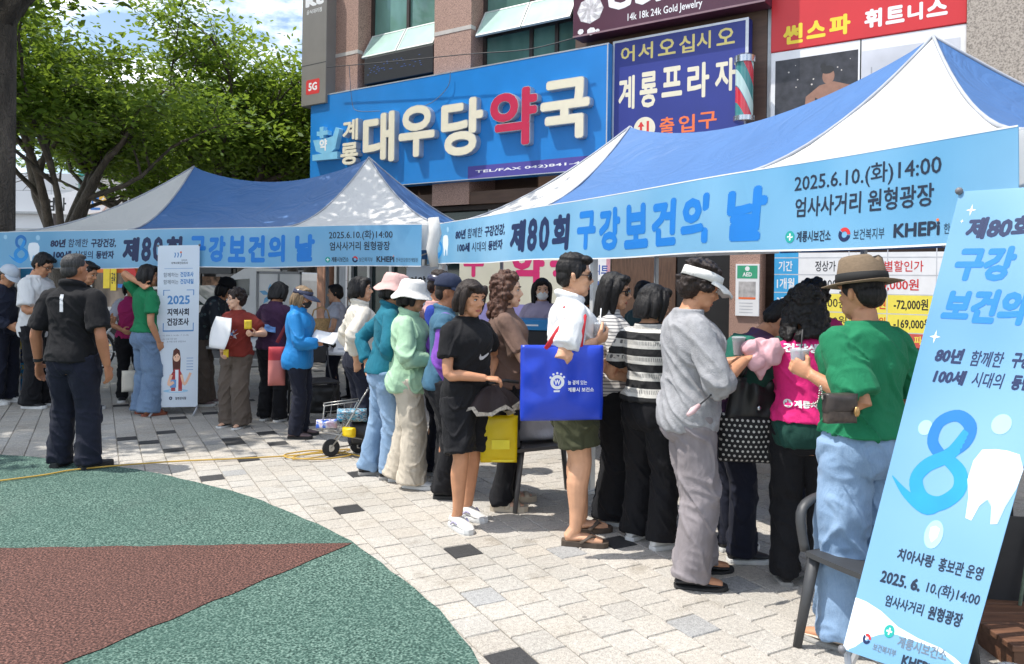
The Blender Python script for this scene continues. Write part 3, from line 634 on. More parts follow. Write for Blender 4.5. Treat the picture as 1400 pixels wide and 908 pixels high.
# ================================================================== TREES
def leaf_mat(name, c0, c1, c2):
    m = bpy.data.materials.new(name); m.use_nodes = True; N, L, p = nodes(m)
    a = N.new('ShaderNodeAttribute'); a.attribute_name = 'leaf'
    c = ramp_(N, L, a.outputs['Fac'], (0, c0), (.5, c1), (1, c2)); L.new(c, p.inputs['Base Color']); p.inputs['Roughness'].default_value = .5; p.inputs['Specular IOR Level'].default_value = .35
    t = N.new('ShaderNodeBsdfTranslucent'); x = N.new('ShaderNodeMixShader'); x.inputs[0].default_value = .52
    b = mixc(N, L, .5, c, (.30, .38, .04)); L.new(b, t.inputs['Color']); L.new(p.outputs[0], x.inputs[1]); L.new(t.outputs[0], x.inputs[2]); L.new(x.outputs[0], N['Material Output'].inputs['Surface']); return m
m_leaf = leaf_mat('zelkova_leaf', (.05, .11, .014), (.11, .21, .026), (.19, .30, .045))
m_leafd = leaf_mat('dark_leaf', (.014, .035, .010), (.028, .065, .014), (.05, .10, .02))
m_bark = mat('bark', (.10, .085, .07), .9, .4, 7, 1, 30, stretch=(1, 1, .35)); m_barkg = mat('grey_bark', (.085, .07, .056), .9, .45, 6, 1, 25, stretch=(1, 1, .3)); wrinkle(m_barkg, 1.0, 11, .12); wrinkle(m_bark, .8, 12, .10)
def tree(label, base, trunk_r, fork_z, spread, height, nlimb, nleaf, seed, leaf=.10, mats=(m_bark, m_leaf), lean=(0, 0), crown_lo=None, flat=.35, group=None, limbs=None):
    rr = random.Random(seed); root = empty('zelkova_tree', base, 0, label, 'tree', group)
    T = MB(); ends = []
    top = Vector((lean[0], lean[1], fork_z))
    T.tube([(0, 0, -.1), (0, 0, .25), tuple(top*.55), tuple(top)], [trunk_r*1.5, trunk_r*1.1, trunk_r, trunk_r*.95], 12)
    lo = crown_lo if crown_lo is not None else fork_z
    def branch(p, d, r, ln, depth):
        pts = [p]; q = p.copy(); dd = d.normalized()
        n = 5
        for k in range(n):
            dd = (dd+Vector((rr.gauss(0, .16), rr.gauss(0, .16), rr.gauss(.06 if depth < 2 else -.05, .10)))).normalized(); q = q+dd*(ln/n); pts.append(q.copy())
        T.tube(pts, [r*(1-.6*k/n) for k in range(n+1)], 7 if depth < 2 else 4)
        if depth >= 2:
            for k in range(1, n+1): ends.append((pts[k], dd))
        if depth < 3:
            for k in range(rr.randint(3, 4) if depth < 2 else 3):
                t = rr.uniform(.35, 1); i = min(n-1, int(t*n)); b = pts[i].lerp(pts[i+1], t*n-i)
                az = rr.uniform(0, 2*math.pi); nd = (dd*.75+Vector((math.cos(az), math.sin(az), rr.uniform(-.15, .4)))*.75).normalized()
                branch(b, nd, r*.5, ln*rr.uniform(.5, .75), depth+1)
    for k in range(nlimb):
        az = 2*math.pi*(k+rr.uniform(-.25, .25))/nlimb; d = Vector((math.cos(az)*spread, math.sin(az)*spread, 1))
        branch(top-Vector((0, 0, rr.uniform(0, .3))), d, trunk_r*rr.uniform(.5, .68), (height-fork_z)*rr.uniform(.5, .68), 0)
    T.build('trunk', mats[0], root, smooth=True)
    R = np.random.default_rng(seed); n = nleaf; E_ = np.array([e[0][:] for e in ends]); 
    pick = R.integers(0, len(E_), n); c = E_[pick]+R.normal(0, 1, (n, 3))*np.array([.30, .30, .13])*(leaf/.1)**.5
    keep = c[:, 2] > lo; c = c[keep]; n = len(c); pick = pick[keep]
    az = R.uniform(0, 2*np.pi, n); tilt = R.normal(-.25, flat, n); roll = R.normal(0, .5, n); sz = leaf*R.uniform(.6, 1.25, n)
    d = np.stack([np.cos(az)*np.cos(tilt), np.sin(az)*np.cos(tilt), np.sin(tilt)], 1); sd = np.stack([-np.sin(az)*np.cos(roll), np.cos(az)*np.cos(roll), np.sin(roll)], 1)
    V = np.empty((n, 5, 3)); V[:, 0] = c-d*sz[:, None]*.6; V[:, 1] = c-d*sz[:, None]*.1+sd*sz[:, None]*.33; V[:, 2] = c+d*sz[:, None]*.25+sd*sz[:, None]*.24; V[:, 3] = c+d*sz[:, None]*.65; V[:, 4] = c-d*sz[:, None]*.02-sd*sz[:, None]*.34
    me = bpy.data.meshes.new('crown'); me.vertices.add(5*n); me.vertices.foreach_set('co', V.ravel()); me.loops.add(5*n); me.loops.foreach_set('vertex_index', np.arange(5*n)); me.polygons.add(n); me.polygons.foreach_set('loop_start', np.arange(n)*5); me.update(calc_edges=True)
    at_ = me.attributes.new('leaf', 'FLOAT', 'FACE'); tone = np.random.default_rng(seed+1).uniform(0, 1, len(E_))[pick]; at_.data.foreach_set('value', np.clip(.5*tone+.5*R.uniform(0, 1, n), 0, 1))
    link('crown', me, mats[1], root); return root
gt = 'zelkova trees behind the left tent'
def gp(px, Y): v = at(px, HY, Y); return Vector((v.x, Y, 0))
tree('leafy zelkova with many dark stems behind the left tent beside the grey building', gp(80, 14.5), .17, 1.9, .62, 7.0, 6, 34000, 11, .115, group=gt, crown_lo=3.2)
tree('leafy zelkova rising behind the right half of the left tent near the blue sign', gp(335, 17.5), .18, 2.2, .55, 7.1, 6, 27000, 23, .125, group=gt, crown_lo=3.4)
tree('tall zelkova at the back between the two others against the sky', gp(205, 22), .2, 2.4, .6, 6.9, 6, 15000, 31, .15, group=gt, crown_lo=4.4)
tree('shorter zelkova beside the corner of the pharmacy building', gp(400, 23.0), .16, 2.2, .5, 7.0, 5, 16000, 47, .15, group=gt, crown_lo=3.6)
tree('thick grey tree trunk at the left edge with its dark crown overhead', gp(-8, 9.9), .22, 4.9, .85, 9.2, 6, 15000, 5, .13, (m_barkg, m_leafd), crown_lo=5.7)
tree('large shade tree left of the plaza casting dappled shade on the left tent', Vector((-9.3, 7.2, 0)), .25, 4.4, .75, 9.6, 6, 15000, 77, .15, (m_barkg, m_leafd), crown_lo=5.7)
# ================================================================== FAR BUILDINGS AND STREET
def wall_mat(name, c, w, h, joint=.012):
    def f(N, L, co):
        b = N.new('ShaderNodeTexBrick'); b.offset = 0; b.inputs['Scale'].default_value = 1; b.inputs['Brick Width'].default_value = w; b.inputs['Row Height'].default_value = h; b.inputs['Mortar Size'].default_value = joint
        b.inputs['Color1'].default_value = (*C(c), 1); b.inputs['Color2'].default_value = (*[x*.9 for x in C(c)], 1); b.inputs['Mortar'].default_value = (*[x*.45 for x in C(c)], 1)
        mp = N.new('ShaderNodeMapping'); mp.inputs['Rotation'].default_value = (math.pi/2, 0, 0); L.new(co, mp.inputs['Vector']); L.new(mp.outputs['Vector'], b.inputs['Vector']); return b.outputs['Color']
    return mat_fn(name, f, rough=.75)
Yb = 33.0
def X(px, Y): return at(px, HY, Y).x
def Z(py, Y): return CAMH+(HY-py)/FPX*Y
gb = empty('corner_building', (X(138, Yb), Yb, 0), 0, 'pale stone clad corner building with a band of dark windows behind the trees', 'building')
w_ = X(470, Yb)-X(138, Yb); m_clad = wall_mat('pale_cladding', (.56, .53, .50), 1.6, .75)
m = MB(); m.box((0, 0, 0), (w_, 12, Z(252, Yb))); m.box((-.15, -.15, Z(208, Yb)), (w_+.1, 12, Z(176, Yb))); m.box((0, 0.1, Z(176, Yb)), (w_, 12, Z(120, Yb))); m.build('wall', m_clad, gb)
m = MB(); m.box((.05, .12, Z(252, Yb)), (w_-.05, .3, Z(208, Yb))); win = m.build('window_band', glassy('far_glass', (.05, .06, .06)), gb)
m = MB()
for px in (140, 165, 200, 216, 255, 262, 318, 345): x = X(px, Yb)-X(138, Yb); m.box((x-.07, .02, Z(252, Yb)), (x+.07, .118, Z(208, Yb)))
m.build('frame', m_dkframe, win)
m = MB(); x0 = X(220, Yb)-X(138, Yb); x1 = X(258, Yb)-X(138, Yb)
for p0, p1 in ((219, 258), (268, 300), (105, 136)):
    m.box((X(p0, Yb)-X(138, Yb), .0, Z(249, Yb)), (X(p1, Yb)-X(138, Yb), .11, Z(213, Yb)))
tealo = m.build('window_sticker', mat('teal_film', (.04, .30, .26), .4, .2, 1.5), gb)
a = Art(lambda u, v, d: (x0+u, -d, Z(248, Yb)+v)); a.text('연세학원', (.3, .3, 1.1, .75), m_white, .02); a.text('우리들의', (.2, .85, 1.0, 1.05), m_black, .01); a.build('lettering', tealo)
for k in range(3):
    m = MB(); m.box((w_*.2+k*3.2, .04, Z(160, Yb)), (w_*.2+k*3.2+2.2, .2, Z(135, Yb))); m.build('window', m_glass, gb)
wb = empty('white_building', (X(-60, 36), 36, 0), 0, 'white panelled building with green glass at the far left behind the trunk', 'building'); w_ = X(136, 36)-X(-60, 36)
m = MB(); m.box((0, 0, 0), (w_, 8, Z(246, 36))); m.build('wall', wall_mat('white_panel', (.66, .67, .68), 2.2, 1.1), wb)
m = MB(); m.box((w_*.85, -.08, 0), (w_*.93, .0, Z(250, 36))); m.build('glass_strip', m_glass, wb)
m = MB(); m.box((0, -.3, Z(330, 36)), (w_, -.0, Z(322, 36))); m.box((0, -.25, Z(302, 36)), (w_, -.05, Z(299, 36))); m.build('railing', m_alu, wb)
# colourful shop-letters sign
so_ = empty('library_sign', (X(54, 27), 27, Z(303, 27)), 0, 'white cut-out sign with black, green and blue letters and a yellow butterfly', 'sign'); w_ = X(147, 27)-X(54, 27)
m = MB(); m.prism([(0, .1), (w_*.55, 0), (w_*.9, .15), (w_, .45), (w_*.92, .8), (w_*.6, .95), (w_*.3, .75), (.05, .7)], lambda u, v, k: (u, .12*k, v)); m.build('board', m_white, so_)
for px in (70, 130):
    m = MB(); m.box((X(px, 27)-X(54, 27)-.05, .13, -Z(303, 27)), (X(px, 27)-X(54, 27)+.05, .23, .6)); m.build('post', m_dkframe, so_)
a = Art(lambda u, v, d: (u, -d, v)); a.text('엄', (.1, .15, .5, .62), m_black, .03); a.text('사', (.55, .15, .9, .62), m_black, .03); a.text('더', (1.25, .22, 1.7, .82), mat('sign_green', (.05, .3, .12), .5), .04); a.text('드', (1.75, .2, 2.1, .66), mat('sign_blue', (.05, .2, .55), .5), .04)
ym = mat('butterfly_yellow', (.75, .45, .05), .5)
for dx, dy in ((-.13, .12), (.13, .14), (-.09, -.08), (.09, -.06)): a.disc((w_-.2+dx, .55+dy), .13, ym, .10)
a.build('lettering', so_)
# low shops along the far side of the road
def shop(name, label, px0, px1, Y, py_top, wallm, front, seed=0, depth=4):
    x0 = X(px0, Y); w_ = X(px1, Y)-x0; o = empty(name, (x0, Y, 0), 0, label, 'shop'); h = Z(py_top, Y)
    m = MB(); m.box((0, .3, 0), (w_, depth, h)); m.build('wall', wallm, o)
    m = MB(); m.box((.1, .18, .15), (w_-.1, .29, h-.75)); g_ = m.build('shop_window', front, o)
    m = MB(); rr = random.Random(seed)
    for k in range(int(w_/1.1)+1): m.box((.1+k*1.1-.03, .1, 0), (.1+k*1.1+.03, .18, h-.75))
    m.build('shop_frame', m_alu, g_); return o, w_, h
o, w_, h = shop('convenience_kiosk', 'orange fronted kiosk with a red badge and blue stripe behind the polo man', 118, 216, 24, 348, mat('kiosk_orange', (.62, .17, .04), .6, .15, 2), glassy('kiosk_glass', (.20, .16, .13), .6, 2.5), 1)
a = Art(lambda u, v, d: (u, .16-d, v), base=.0); Yk = 24; xx = lambda px: X(px, Yk)-X(118, Yk)
a.off = .03; a.rect(xx(158), Z(372, Yk), xx(216), Z(350, Yk), mat('kiosk_orange', 0)); a.rect(xx(138), Z(402, Yk), xx(147), Z(362, Yk), m_yell); a.rect(xx(148), Z(405, Yk), xx(156), Z(356, Yk), m_yell)
a.disc((xx(174), Z(381, Yk)), .21, m_red); a.rect(xx(158), Z(401, Yk), xx(184), Z(396, Yk), mat('kiosk_blue', (.03, .2, .6), .5)); a.rect(xx(166), Z(408, Yk), xx(172), Z(402, Yk), mat('kiosk_green', (.3, .55, .4), .5))
a.text('공짜', (xx(149), Z(396, Yk), xx(155), Z(380, Yk)), m_black, .03)
a.build('sign_print', o)
o, w_, h = shop('restaurant', 'dark restaurant front with a grey awning and small lit menu boards behind the banner stand', 218, 330, 24, 340, mat('dark_shop_wall', (.06, .06, .065), .7, .2, 2), glassy('restaurant_glass', (.05, .05, .055), .8, 3), 2)
m = MB(); m.box((0, -.9, Z(372, 24)), (w_, .1, Z(368, 24))); m.box((0, -.92, Z(380, 24)), (w_, -.88, Z(366, 24))); m.build('awning', mat('awning_grey', (.10, .105, .115), .6, .1), o)
a = Art(lambda u, v, d: (u, .09-d, v)); mm = mat('menu_photo', (.35, .2, .12), .5, .8, 6)
for k in range(3):
    for j in range(2): a.rect(.55+k*.75, Z(412-j*16, 24), 1.1+k*.75, Z(400-j*16, 24), mm)
a.build('menu_print', o)
o, w_, h = shop('blue_awning_shop', 'shop with a blue awning and a small blue square sign behind the white truck', 331, 436, 25, 342, mat('shop_grey_wall', (.18, .19, .2), .7, .2, 2), glassy('shop_glass_b', (.05, .06, .065), .8, 3), 3)
m = MB(); m.box((0, -.8, Z(370, 25)), (w_, .1, Z(360, 25))); m.build('awning', mat('awning_blue', (.03, .12, .32), .6, .1), o)
a = Art(lambda u, v, d: (u, -.8-d, v)); xx = X(378, 25)-X(331, 25); a.rect(xx, Z(372, 25), xx+.35, Z(364, 25), mat('kiosk_blue', 0)); a.text('P', (xx+.1, Z(371, 25), xx+.25, Z(365, 25)), m_white, .03); a.build('sign_print', o)
o, w_, h = shop('cream_shop', 'low cream shop behind the far left of the tent', -80, 117, 26, 346, mat('cream_wall', (.4, .37, .3), .7, .15, 2), glassy('shop_glass_c', (.06, .07, .07), .7, 2), 4)
# white box truck parked in the street
Yt = 16.2; tx = X(318, Yt)
tr = empty('box_truck', (tx, Yt, 0), 0, 'white delivery box truck parked behind the left tent', 'truck'); xt = lambda px: X(px, Yt)-tx
m_tw = mat('truck_white', (.66, .67, .67), .35, .06, 3, coat=.3); m_tyre = mat('tyre_rubber', (.02, .02, .021), .85, .2, 20)
m = MB(); m.box((xt(352), 0, Z(452, Yt)), (xt(412), 1.8, Z(376, Yt)), bev=.03); m.build('cargo_box', m_tw, tr)
m = MB(); m.box((xt(352)-.006, -.012, Z(379, Yt)), (xt(412)+.006, .0, Z(375, Yt)-.01)); m.box((xt(352)-.01, -.012, Z(452, Yt)), (xt(354), .0, Z(376, Yt))); m.box((xt(410), -.012, Z(452, Yt)), (xt(412)+.01, .0, Z(376, Yt))); m.box((xt(381)-.02, -.010, Z(452, Yt)), (xt(381)+.02, 0, Z(376, Yt))); m.build('box_trim', mat('box_trim_grey', (.25, .26, .27), .5), tr)
m = MB(); zc = Z(452, Yt); P = [(xt(284), zc), (xt(284), Z(425, Yt)), (xt(296), Z(408, Yt)), (xt(315), Z(383, Yt)), (xt(333), Z(372, Yt)), (xt(349), Z(371, Yt)), (xt(350), zc)]
m.prism(P, lambda u, v, k: (u, .05+1.65*k, v)); m.build('cab', m_tw, tr)
m = MB(); P = [(xt(302), Z(409, Yt)), (xt(317), Z(388, Yt)), (xt(340), Z(386, Yt)), (xt(340), Z(409, Yt))]; m.prism(P, lambda u, v, k: (u, .035+.01*k, v)); m.build('cab_window', m_glassd, tr)
m = MB(); m.box((xt(286), .1, .35), (xt(412), 1.7, zc-.005)); m.build('chassis', m_dkframe, tr)
for px in (305, 392):
    m = MB(); m.lathe([(.0, -.1), (.2, -.1), (.33, -.07), (.36, -.03), (.36, .12), (.0, .12)], 22, M=Matrix.Translation((xt(px), .1, .36)) @ Matrix.Rotation(math.pi/2, 4, 'X')); m.build('wheel', m_tyre, tr, smooth='auto')
m = MB(); m.box((xt(404), -.014, Z(418, Yt)), (xt(412), 0, Z(412, Yt))); m.build('marker_light', m_or, tr)
a = Art(lambda u, v, d: (xt(352)+.05+u, -d, Z(440, Yt)+v)); st = mat('box_logo_blue', (.15, .4, .65), .5)
for k in range(5):
    t = math.pi/2+k*2*math.pi/5; a.poly([(.22, .5), (.22+.14*math.cos(t-.35), .5+.14*math.sin(t-.35)), (.22+.24*math.cos(t), .5+.24*math.sin(t)), (.22+.14*math.cos(t+.35), .5+.14*math.sin(t+.35))], st)
a.build('logo_print', tr)
# small silver car behind the polo man
cr_ = empty('parked_car', (X(222, 18), 18, 0), 0, 'silver car parked in the street, only its low side seen past the polo man', 'car'); 
m = MB(); P = [(-1.9, .3), (-1.95, .6), (-1.7, .78), (-1.0, .85), (-.5, 1.3), (.6, 1.35), (1.2, .9), (1.9, .8), (2.0, .5), (1.95, .3)]; m.prism(P, lambda u, v, k: (u, 1.6*k, v)); m.build('body', mat('car_silver', (.5, .51, .52), .25, .05, metal=.4, coat=.5), cr_)
m = MB(); P = [(-.9, .88), (-.45, 1.24), (.52, 1.28), (1.0, .9)]; m.prism(P, lambda u, v, k: (u, -.012+.01*k, v)); m.build('side_window', m_glassd, cr_)
for x in (-1.25, 1.2):
    m = MB(); m.lathe([(0, -.06), (.18, -.06), (.29, -.05), (.31, 0), (.31, .1), (0, .1)], 20, M=Matrix.Translation((x, .05, .31)) @ Matrix.Rotation(math.pi/2, 4, 'X')); m.build('wheel', m_tyre, cr_, smooth='auto')
# tree trunk between truck and pharmacy
tree('dark bare street tree trunk beside the truck and the pharmacy corner', gp(424, 19.5), .17, 2.9, .45, 6.5, 5, 9000, 91, .13, crown_lo=3.6)
# bicycle
bk = empty('bicycle', gp(176, 12.6), math.radians(8), 'white bicycle parked behind the polo man at the edge of the plaza', 'bicycle')
m_bw = mat('bike_white', (.72, .72, .70), .35, .05); m_ch = mat('bike_metal', (.4, .4, .42), .3, .1, metal=.8)
for x in (-.52, .52):
    m = MB(); n = 28
    m.tube([(x+.31*math.cos(2*math.pi*k/n), 0, .33+.31*math.sin(2*math.pi*k/n)) for k in range(n+1)], .018, 8, cap=False); wh = m.build('wheel', m_tyre, bk, smooth=True)
    m = MB()
    for k in range(14): t = 2*math.pi*k/14; m.tube([(x, 0, .33), (x+.3*math.cos(t), 0, .33+.3*math.sin(t))], .002, 4)
    m.tube([(x+.29*math.cos(2*math.pi*k/n), 0, .33+.29*math.sin(2*math.pi*k/n)) for k in range(n+1)], .012, 6, cap=False); m.build('rim', m_ch, wh, smooth=True)
    m = MB(); m.tube([(x+.37*math.cos(t), 0, .33+.37*math.sin(t)) for t in [.4+.1*k for k in range(24)]], .025, 8, flat=.4); m.build('mudguard', m_ch, bk, smooth=True)
m = MB()
for p, q in (((-.52, 0, .33), (-.05, 0, .3)), ((-.05, 0, .3), (.38, 0, .78)), ((-.05, 0, .3), (-.2, 0, .85)), ((.38, 0, .78), (.52, 0, .33)), ((-.2, 0, .8), (-.52, 0, .33)), ((-.17, 0, .62), (.36, 0, .72)), ((.36, 0, .72), (.33, 0, 1.0))): m.tube([p, q], .018, 8)
m.build('frame', m_bw, bk, smooth=True)
m = MB(); m.tube([(.2, -.25, 1.0), (.33, -.1, 1.02), (.33, .1, 1.02), (.2, .25, 1.0)], .013, 8); m.build('handlebar', m_ch, bk, smooth=True)
m = MB(); m.ell((-.22, 0, .89), (.13, .07, .04)); m.build('saddle', m_black, bk, smooth=True)
# ================================================================== TENTS
m_tb = mat('tent_blue', (.072, .185, .43), .55, .06, 2, .25, 25, trans=.22); m_tw_ = mat('tent_white', (.78, .77, .74), .65, .03, 2, .2, 25, trans=.25)
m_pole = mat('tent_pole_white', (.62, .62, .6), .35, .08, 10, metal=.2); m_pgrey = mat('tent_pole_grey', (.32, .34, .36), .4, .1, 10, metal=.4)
wrinkle(m_tb, .45, 2.2, .10); wrinkle(m_tw_, .35, 2.2, .10)
EAVE = 2.15
def tent(label, A, u, L=6.0, D=3.0, rise=.98, e0=2.0, e1=4.0, drop=0, ext=0, r2=1.03, mid=.5):
    """A: front-left eave corner on the ground plan, u: unit vector along the front"""
    u = Vector((u.x, u.y, 0)).normalized(); nb = Vector((-u.y, u.x, 0)); rz = math.atan2(u.y, u.x)
    t = empty('pop_up_tent', (A.x, A.y, -drop), rz, label, 'tent'); t.rotation_euler = (0, -drop/L, rz)
    P1, P2 = Vector((D/2, D/2, EAVE+rise)), Vector((L-ext-D/2, D/2, EAVE+rise*r2)); V = []; F = []; MI = []
    def ridge(k):
        p = P1.lerp(P2, k); p.z -= .26*math.sin(math.pi*k)**.8; return p
    def patch(B0, B1, T, mi, na=12, nb_=14):
        n = len(V)
        for j in range(nb_+1):
            b = j/nb_
            for i in range(na+1):
                a = i/na; bt = B0.lerp(B1, a); tp = T(a); p = bt.lerp(tp, b)
                p.z = bt.z+(tp.z-bt.z)*(b**1.62); p.z -= .035*math.sin(math.pi*b)*math.sin(math.pi*a)
                p.z += .006*math.sin(17*b+9*a+B0.x)*math.sin(math.pi*b)
                V.append(p[:])
        for j in range(nb_):
            for i in range(na): q = n+j*(na+1)+i; F.append((q, q+1, q+na+2, q+na+1)); MI.append(mi)
    z = EAVE; c = lambda x, y: Vector((x, y, z))
    for y in (0, D):
        patch(c(0, y), c(e0, y), lambda a: P1, 1); patch(c(e0, y), c(e1, y), ridge, 0, 20); patch(c(e1, y), c(L, y), lambda a: P2, 1)
    patch(c(0, 0), c(0, D), lambda a: P1, 0); patch(c(L, 0), c(L, D), lambda a: P2, 0)
    # valance all round
    def val(p, q, m, h=.27):
        n = len(V); k = max(2, int((q-p).length/.15))
        for i in range(k+1):
            r = p.lerp(q, i/k); o = Vector((p.y-q.y, q.x-p.x, 0)).normalized()*(.012*math.sin(i*1.3))
            V.append((r.x, r.y, r.z)); V.append((r.x+o.x, r.y+o.y, r.z-h))
        for i in range(k): F.append((n+2*i, n+2*i+2, n+2*i+3, n+2*i+1)); MI.append(m)
    for a, b, m in ((c(0, 0), c(e0, 0), 1), (c(e0, 0), c(e1, 0), 0), (c(e1, 0), c(L, 0), 1), (c(0, D), c(e0, D), 1), (c(e0, D), c(e1, D), 0), (c(e1, D), c(L, D), 0), (c(0, 0), c(0, D), 1), (c(L, 0), c(L, D), 0)): val(a, b, m)
    me = bpy.data.meshes.new('canopy'); me.from_pydata(V, [], F); me.polygons.foreach_set('material_index', MI)
    bm = bmesh.new(); bm.from_mesh(me); bmesh.ops.remove_doubles(bm, verts=bm.verts, dist=.0005); bm.to_mesh(me); bm.free()
    o = link('canopy', me, [m_tb, m_tw_], t); me.polygons.foreach_set('use_smooth', [True]*len(me.polygons)); set_sharp(me, 25)
    for T_, e in ((P1, ((0, 0), (0, D), (e0, 0), (e0, D))), (P2, ((L, 0), (L, D), (e1, 0), (e1, D)))):
        for x, y in e:
            pts = [];
            for k in range(13): b = k/12; p = c(x, y).lerp(T_, b); p.z = z+(T_.z-z)*b**1.62+.006; pts.append(p)
            s = MB(); s.tube(pts, .011, 5); s.build('seam', mat('seam_grey', (.36, .38, .42), .7), o, smooth=True)
    for x, y in ((.06, .06), (L*mid, .06), (L+(.10 if drop == 0 else -.06), .06), (.06, D-.06), (L/2, D-.06), (L-.06, D-.06)):
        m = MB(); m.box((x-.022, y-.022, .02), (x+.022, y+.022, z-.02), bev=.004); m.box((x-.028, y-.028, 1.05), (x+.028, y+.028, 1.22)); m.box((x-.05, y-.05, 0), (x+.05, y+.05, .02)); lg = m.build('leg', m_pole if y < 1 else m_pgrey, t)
        m = MB(); m.box((x-.035, y-.035, z-.1), (x+.035, y+.035, z-.02)); m.build('bracket', m_black, lg)
    m = MB()
    def sc(p, q, n=4):
        for k in range(n):
            a = p.lerp(q, k/n); b = p.lerp(q, (k+1)/n); lo = Vector((0, 0, -.26)); hi = Vector((0, 0, -.03))
            m.tube([a+lo, b+hi], .011, 6); m.tube([a+hi, b+lo], .011, 6)
    k = .06
    for y in (k, D-k): sc(Vector((k, y, z)), Vector((L-k, y, z)), 8)
    for x in (k, L/2, L-k): sc(Vector((x, k, z)), Vector((x, D-k, z)), 4)
    for P in (P1, P2): m.tube([(P.x, P.y, z-.3), (P.x, P.y, P.z-.03)], .016, 8)
    m.build('truss', m_pole, t); return t, u, nb
bl = at(16, 318, 9.4); br = atz(612, 307, EAVE); u1 = (br-bl); L1 = math.hypot(u1.x, u1.y)
t1, u1, n1_ = tent('long white and blue pop-up tent on the left with a frontal banner', bl, u1, L1, e0=L1*.30, e1=L1*.66, drop=.085, mid=.40)
fl = atz(597, 309, EAVE); fr = atz(1394, 178, EAVE); u2 = fr-fl; L2 = math.hypot(u2.x, u2.y)+.06
t2, u2, n2_ = tent('long blue and white pop-up tent on the right over the main queue', fl, u2, L2, e0=L2*.33, e1=L2*.71, ext=-.03, r2=1.0)
print('tents', L1, L2, u1, u2, bl, br, fl, fr)
def grad_mat(name, ca, cb, scale=.9, trans=.25):
    return mat_fn(name, lambda N, L, co: ramp_(N, L, noise_(N, L, co, scale, 2), (.35, ca), (.65, cb)), rough=.5, trans=trans, bump=.15, bscale=9)
m_ban = grad_mat('banner_sky_blue', '#70b2d9', '#98cbe8'); wrinkle(m_ban, .3, 1.6, .05); m_nv = mat('banner_navy', '#0a2350', .5, .03); m_bb = mat('banner_blue', '#0f78cc', .5, .03); m_bk = mat('banner_dark_text', '#16263c', .5, .03)
m_rib = mat('ribbon_blue', '#1a8fd8', .5, .12, 6); m_ribd = mat('ribbon_dark_blue', '#1470b8', .5, .08, 6); m_tooth = mat('tooth_white', '#e6eef4', .5, .03); m_toothb = mat('tooth_pale_blue', '#b4d2e8', .5, .03); m_teal = mat('logo_teal', '#1a9c93', .5, .03); m_bub = mat('bubble_pale', '#9fcde8', .5, .05)
m_pale = mat('wave_white', '#e4eff8', .5, .03)
def ribbon8(a, x, y, h, m0=None, m1=None):
    """a figure eight made of folded ribbon, h tall, centred at x,y"""
    s = h; m0 = m0 or m_rib; m1 = m1 or m_ribd
    a.stroke([(x-.02*s, y+.02*s), (x-.17*s, y+.16*s), (x-.15*s, y+.36*s), (x+.02*s, y+.45*s), (x+.18*s, y+.36*s), (x+.17*s, y+.19*s), (x-.02*s, y+.02*s)], [.11*s, .12*s, .12*s, .12*s, .13*s, .13*s, .12*s], m1)
    a.stroke([(x+.17*s, y+.30*s), (x+.05*s, y+.06*s), (x-.16*s, y-.08*s), (x-.24*s, y-.24*s), (x-.12*s, y-.41*s), (x+.08*s, y-.43*s), (x+.24*s, y-.28*s), (x+.20*s, y-.10*s), (x-.02*s, y+.04*s)], [.11*s, .14*s, .15*s, .15*s, .15*s, .15*s, .15*s, .14*s, .11*s], m0)
    a.stroke([(x+.16*s, y-.36*s), (x-.02*s, y-.50*s), (x-.30*s, y-.40*s), (x-.52*s, y-.24*s)], [.10*s, .12*s, .08*s, .01*s], m0)
def tooth(a, x, y, h):
    s = h; a.poly([(x+px*s, y+py*s) for px, py in ((-.34, .28), (-.26, .44), (-.08, .47), (.08, .47), (.26, .44), (.36, .26), (.34, 0), (.26, -.25), (.22, -.48), (.13, -.5), (.08, -.28), (0, -.2), (-.09, -.3), (-.14, -.5), (-.23, -.48), (-.27, -.2), (-.35, .02))], m_tooth)
    a.poly([(x+px*s, y+py*s) for px, py in ((.36, .26), (.34, 0), (.26, -.25), (.22, -.48), (.17, -.47), (.19, -.25), (.25, .02), (.27, .24), (.22, .40), (.26, .44))], m_toothb); a.poly([(x+px*s, y+py*s) for px, py in ((.08, -.28), (0, -.2), (-.09, -.3), (-.06, -.22), (0, -.13), (.06, -.2))], m_toothb)
def logos(a, x, y, h, W):
    """health centre, ministry and institute marks in one line from x to x+W"""
    f = lambda k: x+W*k
    a.disc((f(.03), y+h*.5), h*.55, m_teal); a.rect(f(.03)-h*.32, y+h*.42, f(.03)+h*.32, y+h*.58, m_white); a.rect(f(.03)-h*.08, y+h*.18, f(.03)+h*.08, y+h*.82, m_white)
    a.text('계룡시보건소', (f(.07), y, f(.26), y+h), m_bk, .02)
    a.ring((f(.33), y+h*.5), h*.28, h*.6, m_nv, 16, math.pi*.8, math.pi*1.95); a.ring((f(.33), y+h*.5), h*.28, h*.6, m_red, 12, 0, math.pi*.75)
    a.text('보건복지부', (f(.375), y, f(.52), y+h*.9), m_bk, 0)
    a.text('KHEPi', (f(.56), y, f(.75), y+h*1.1), m_bk, .035); a.disc((f(.74), y+h*1.15), h*.11, m_or)
    a.text('한국건강증진개발원', (f(.765), y+h*.05, f(.995), y+h*.85), m_bk, 0)
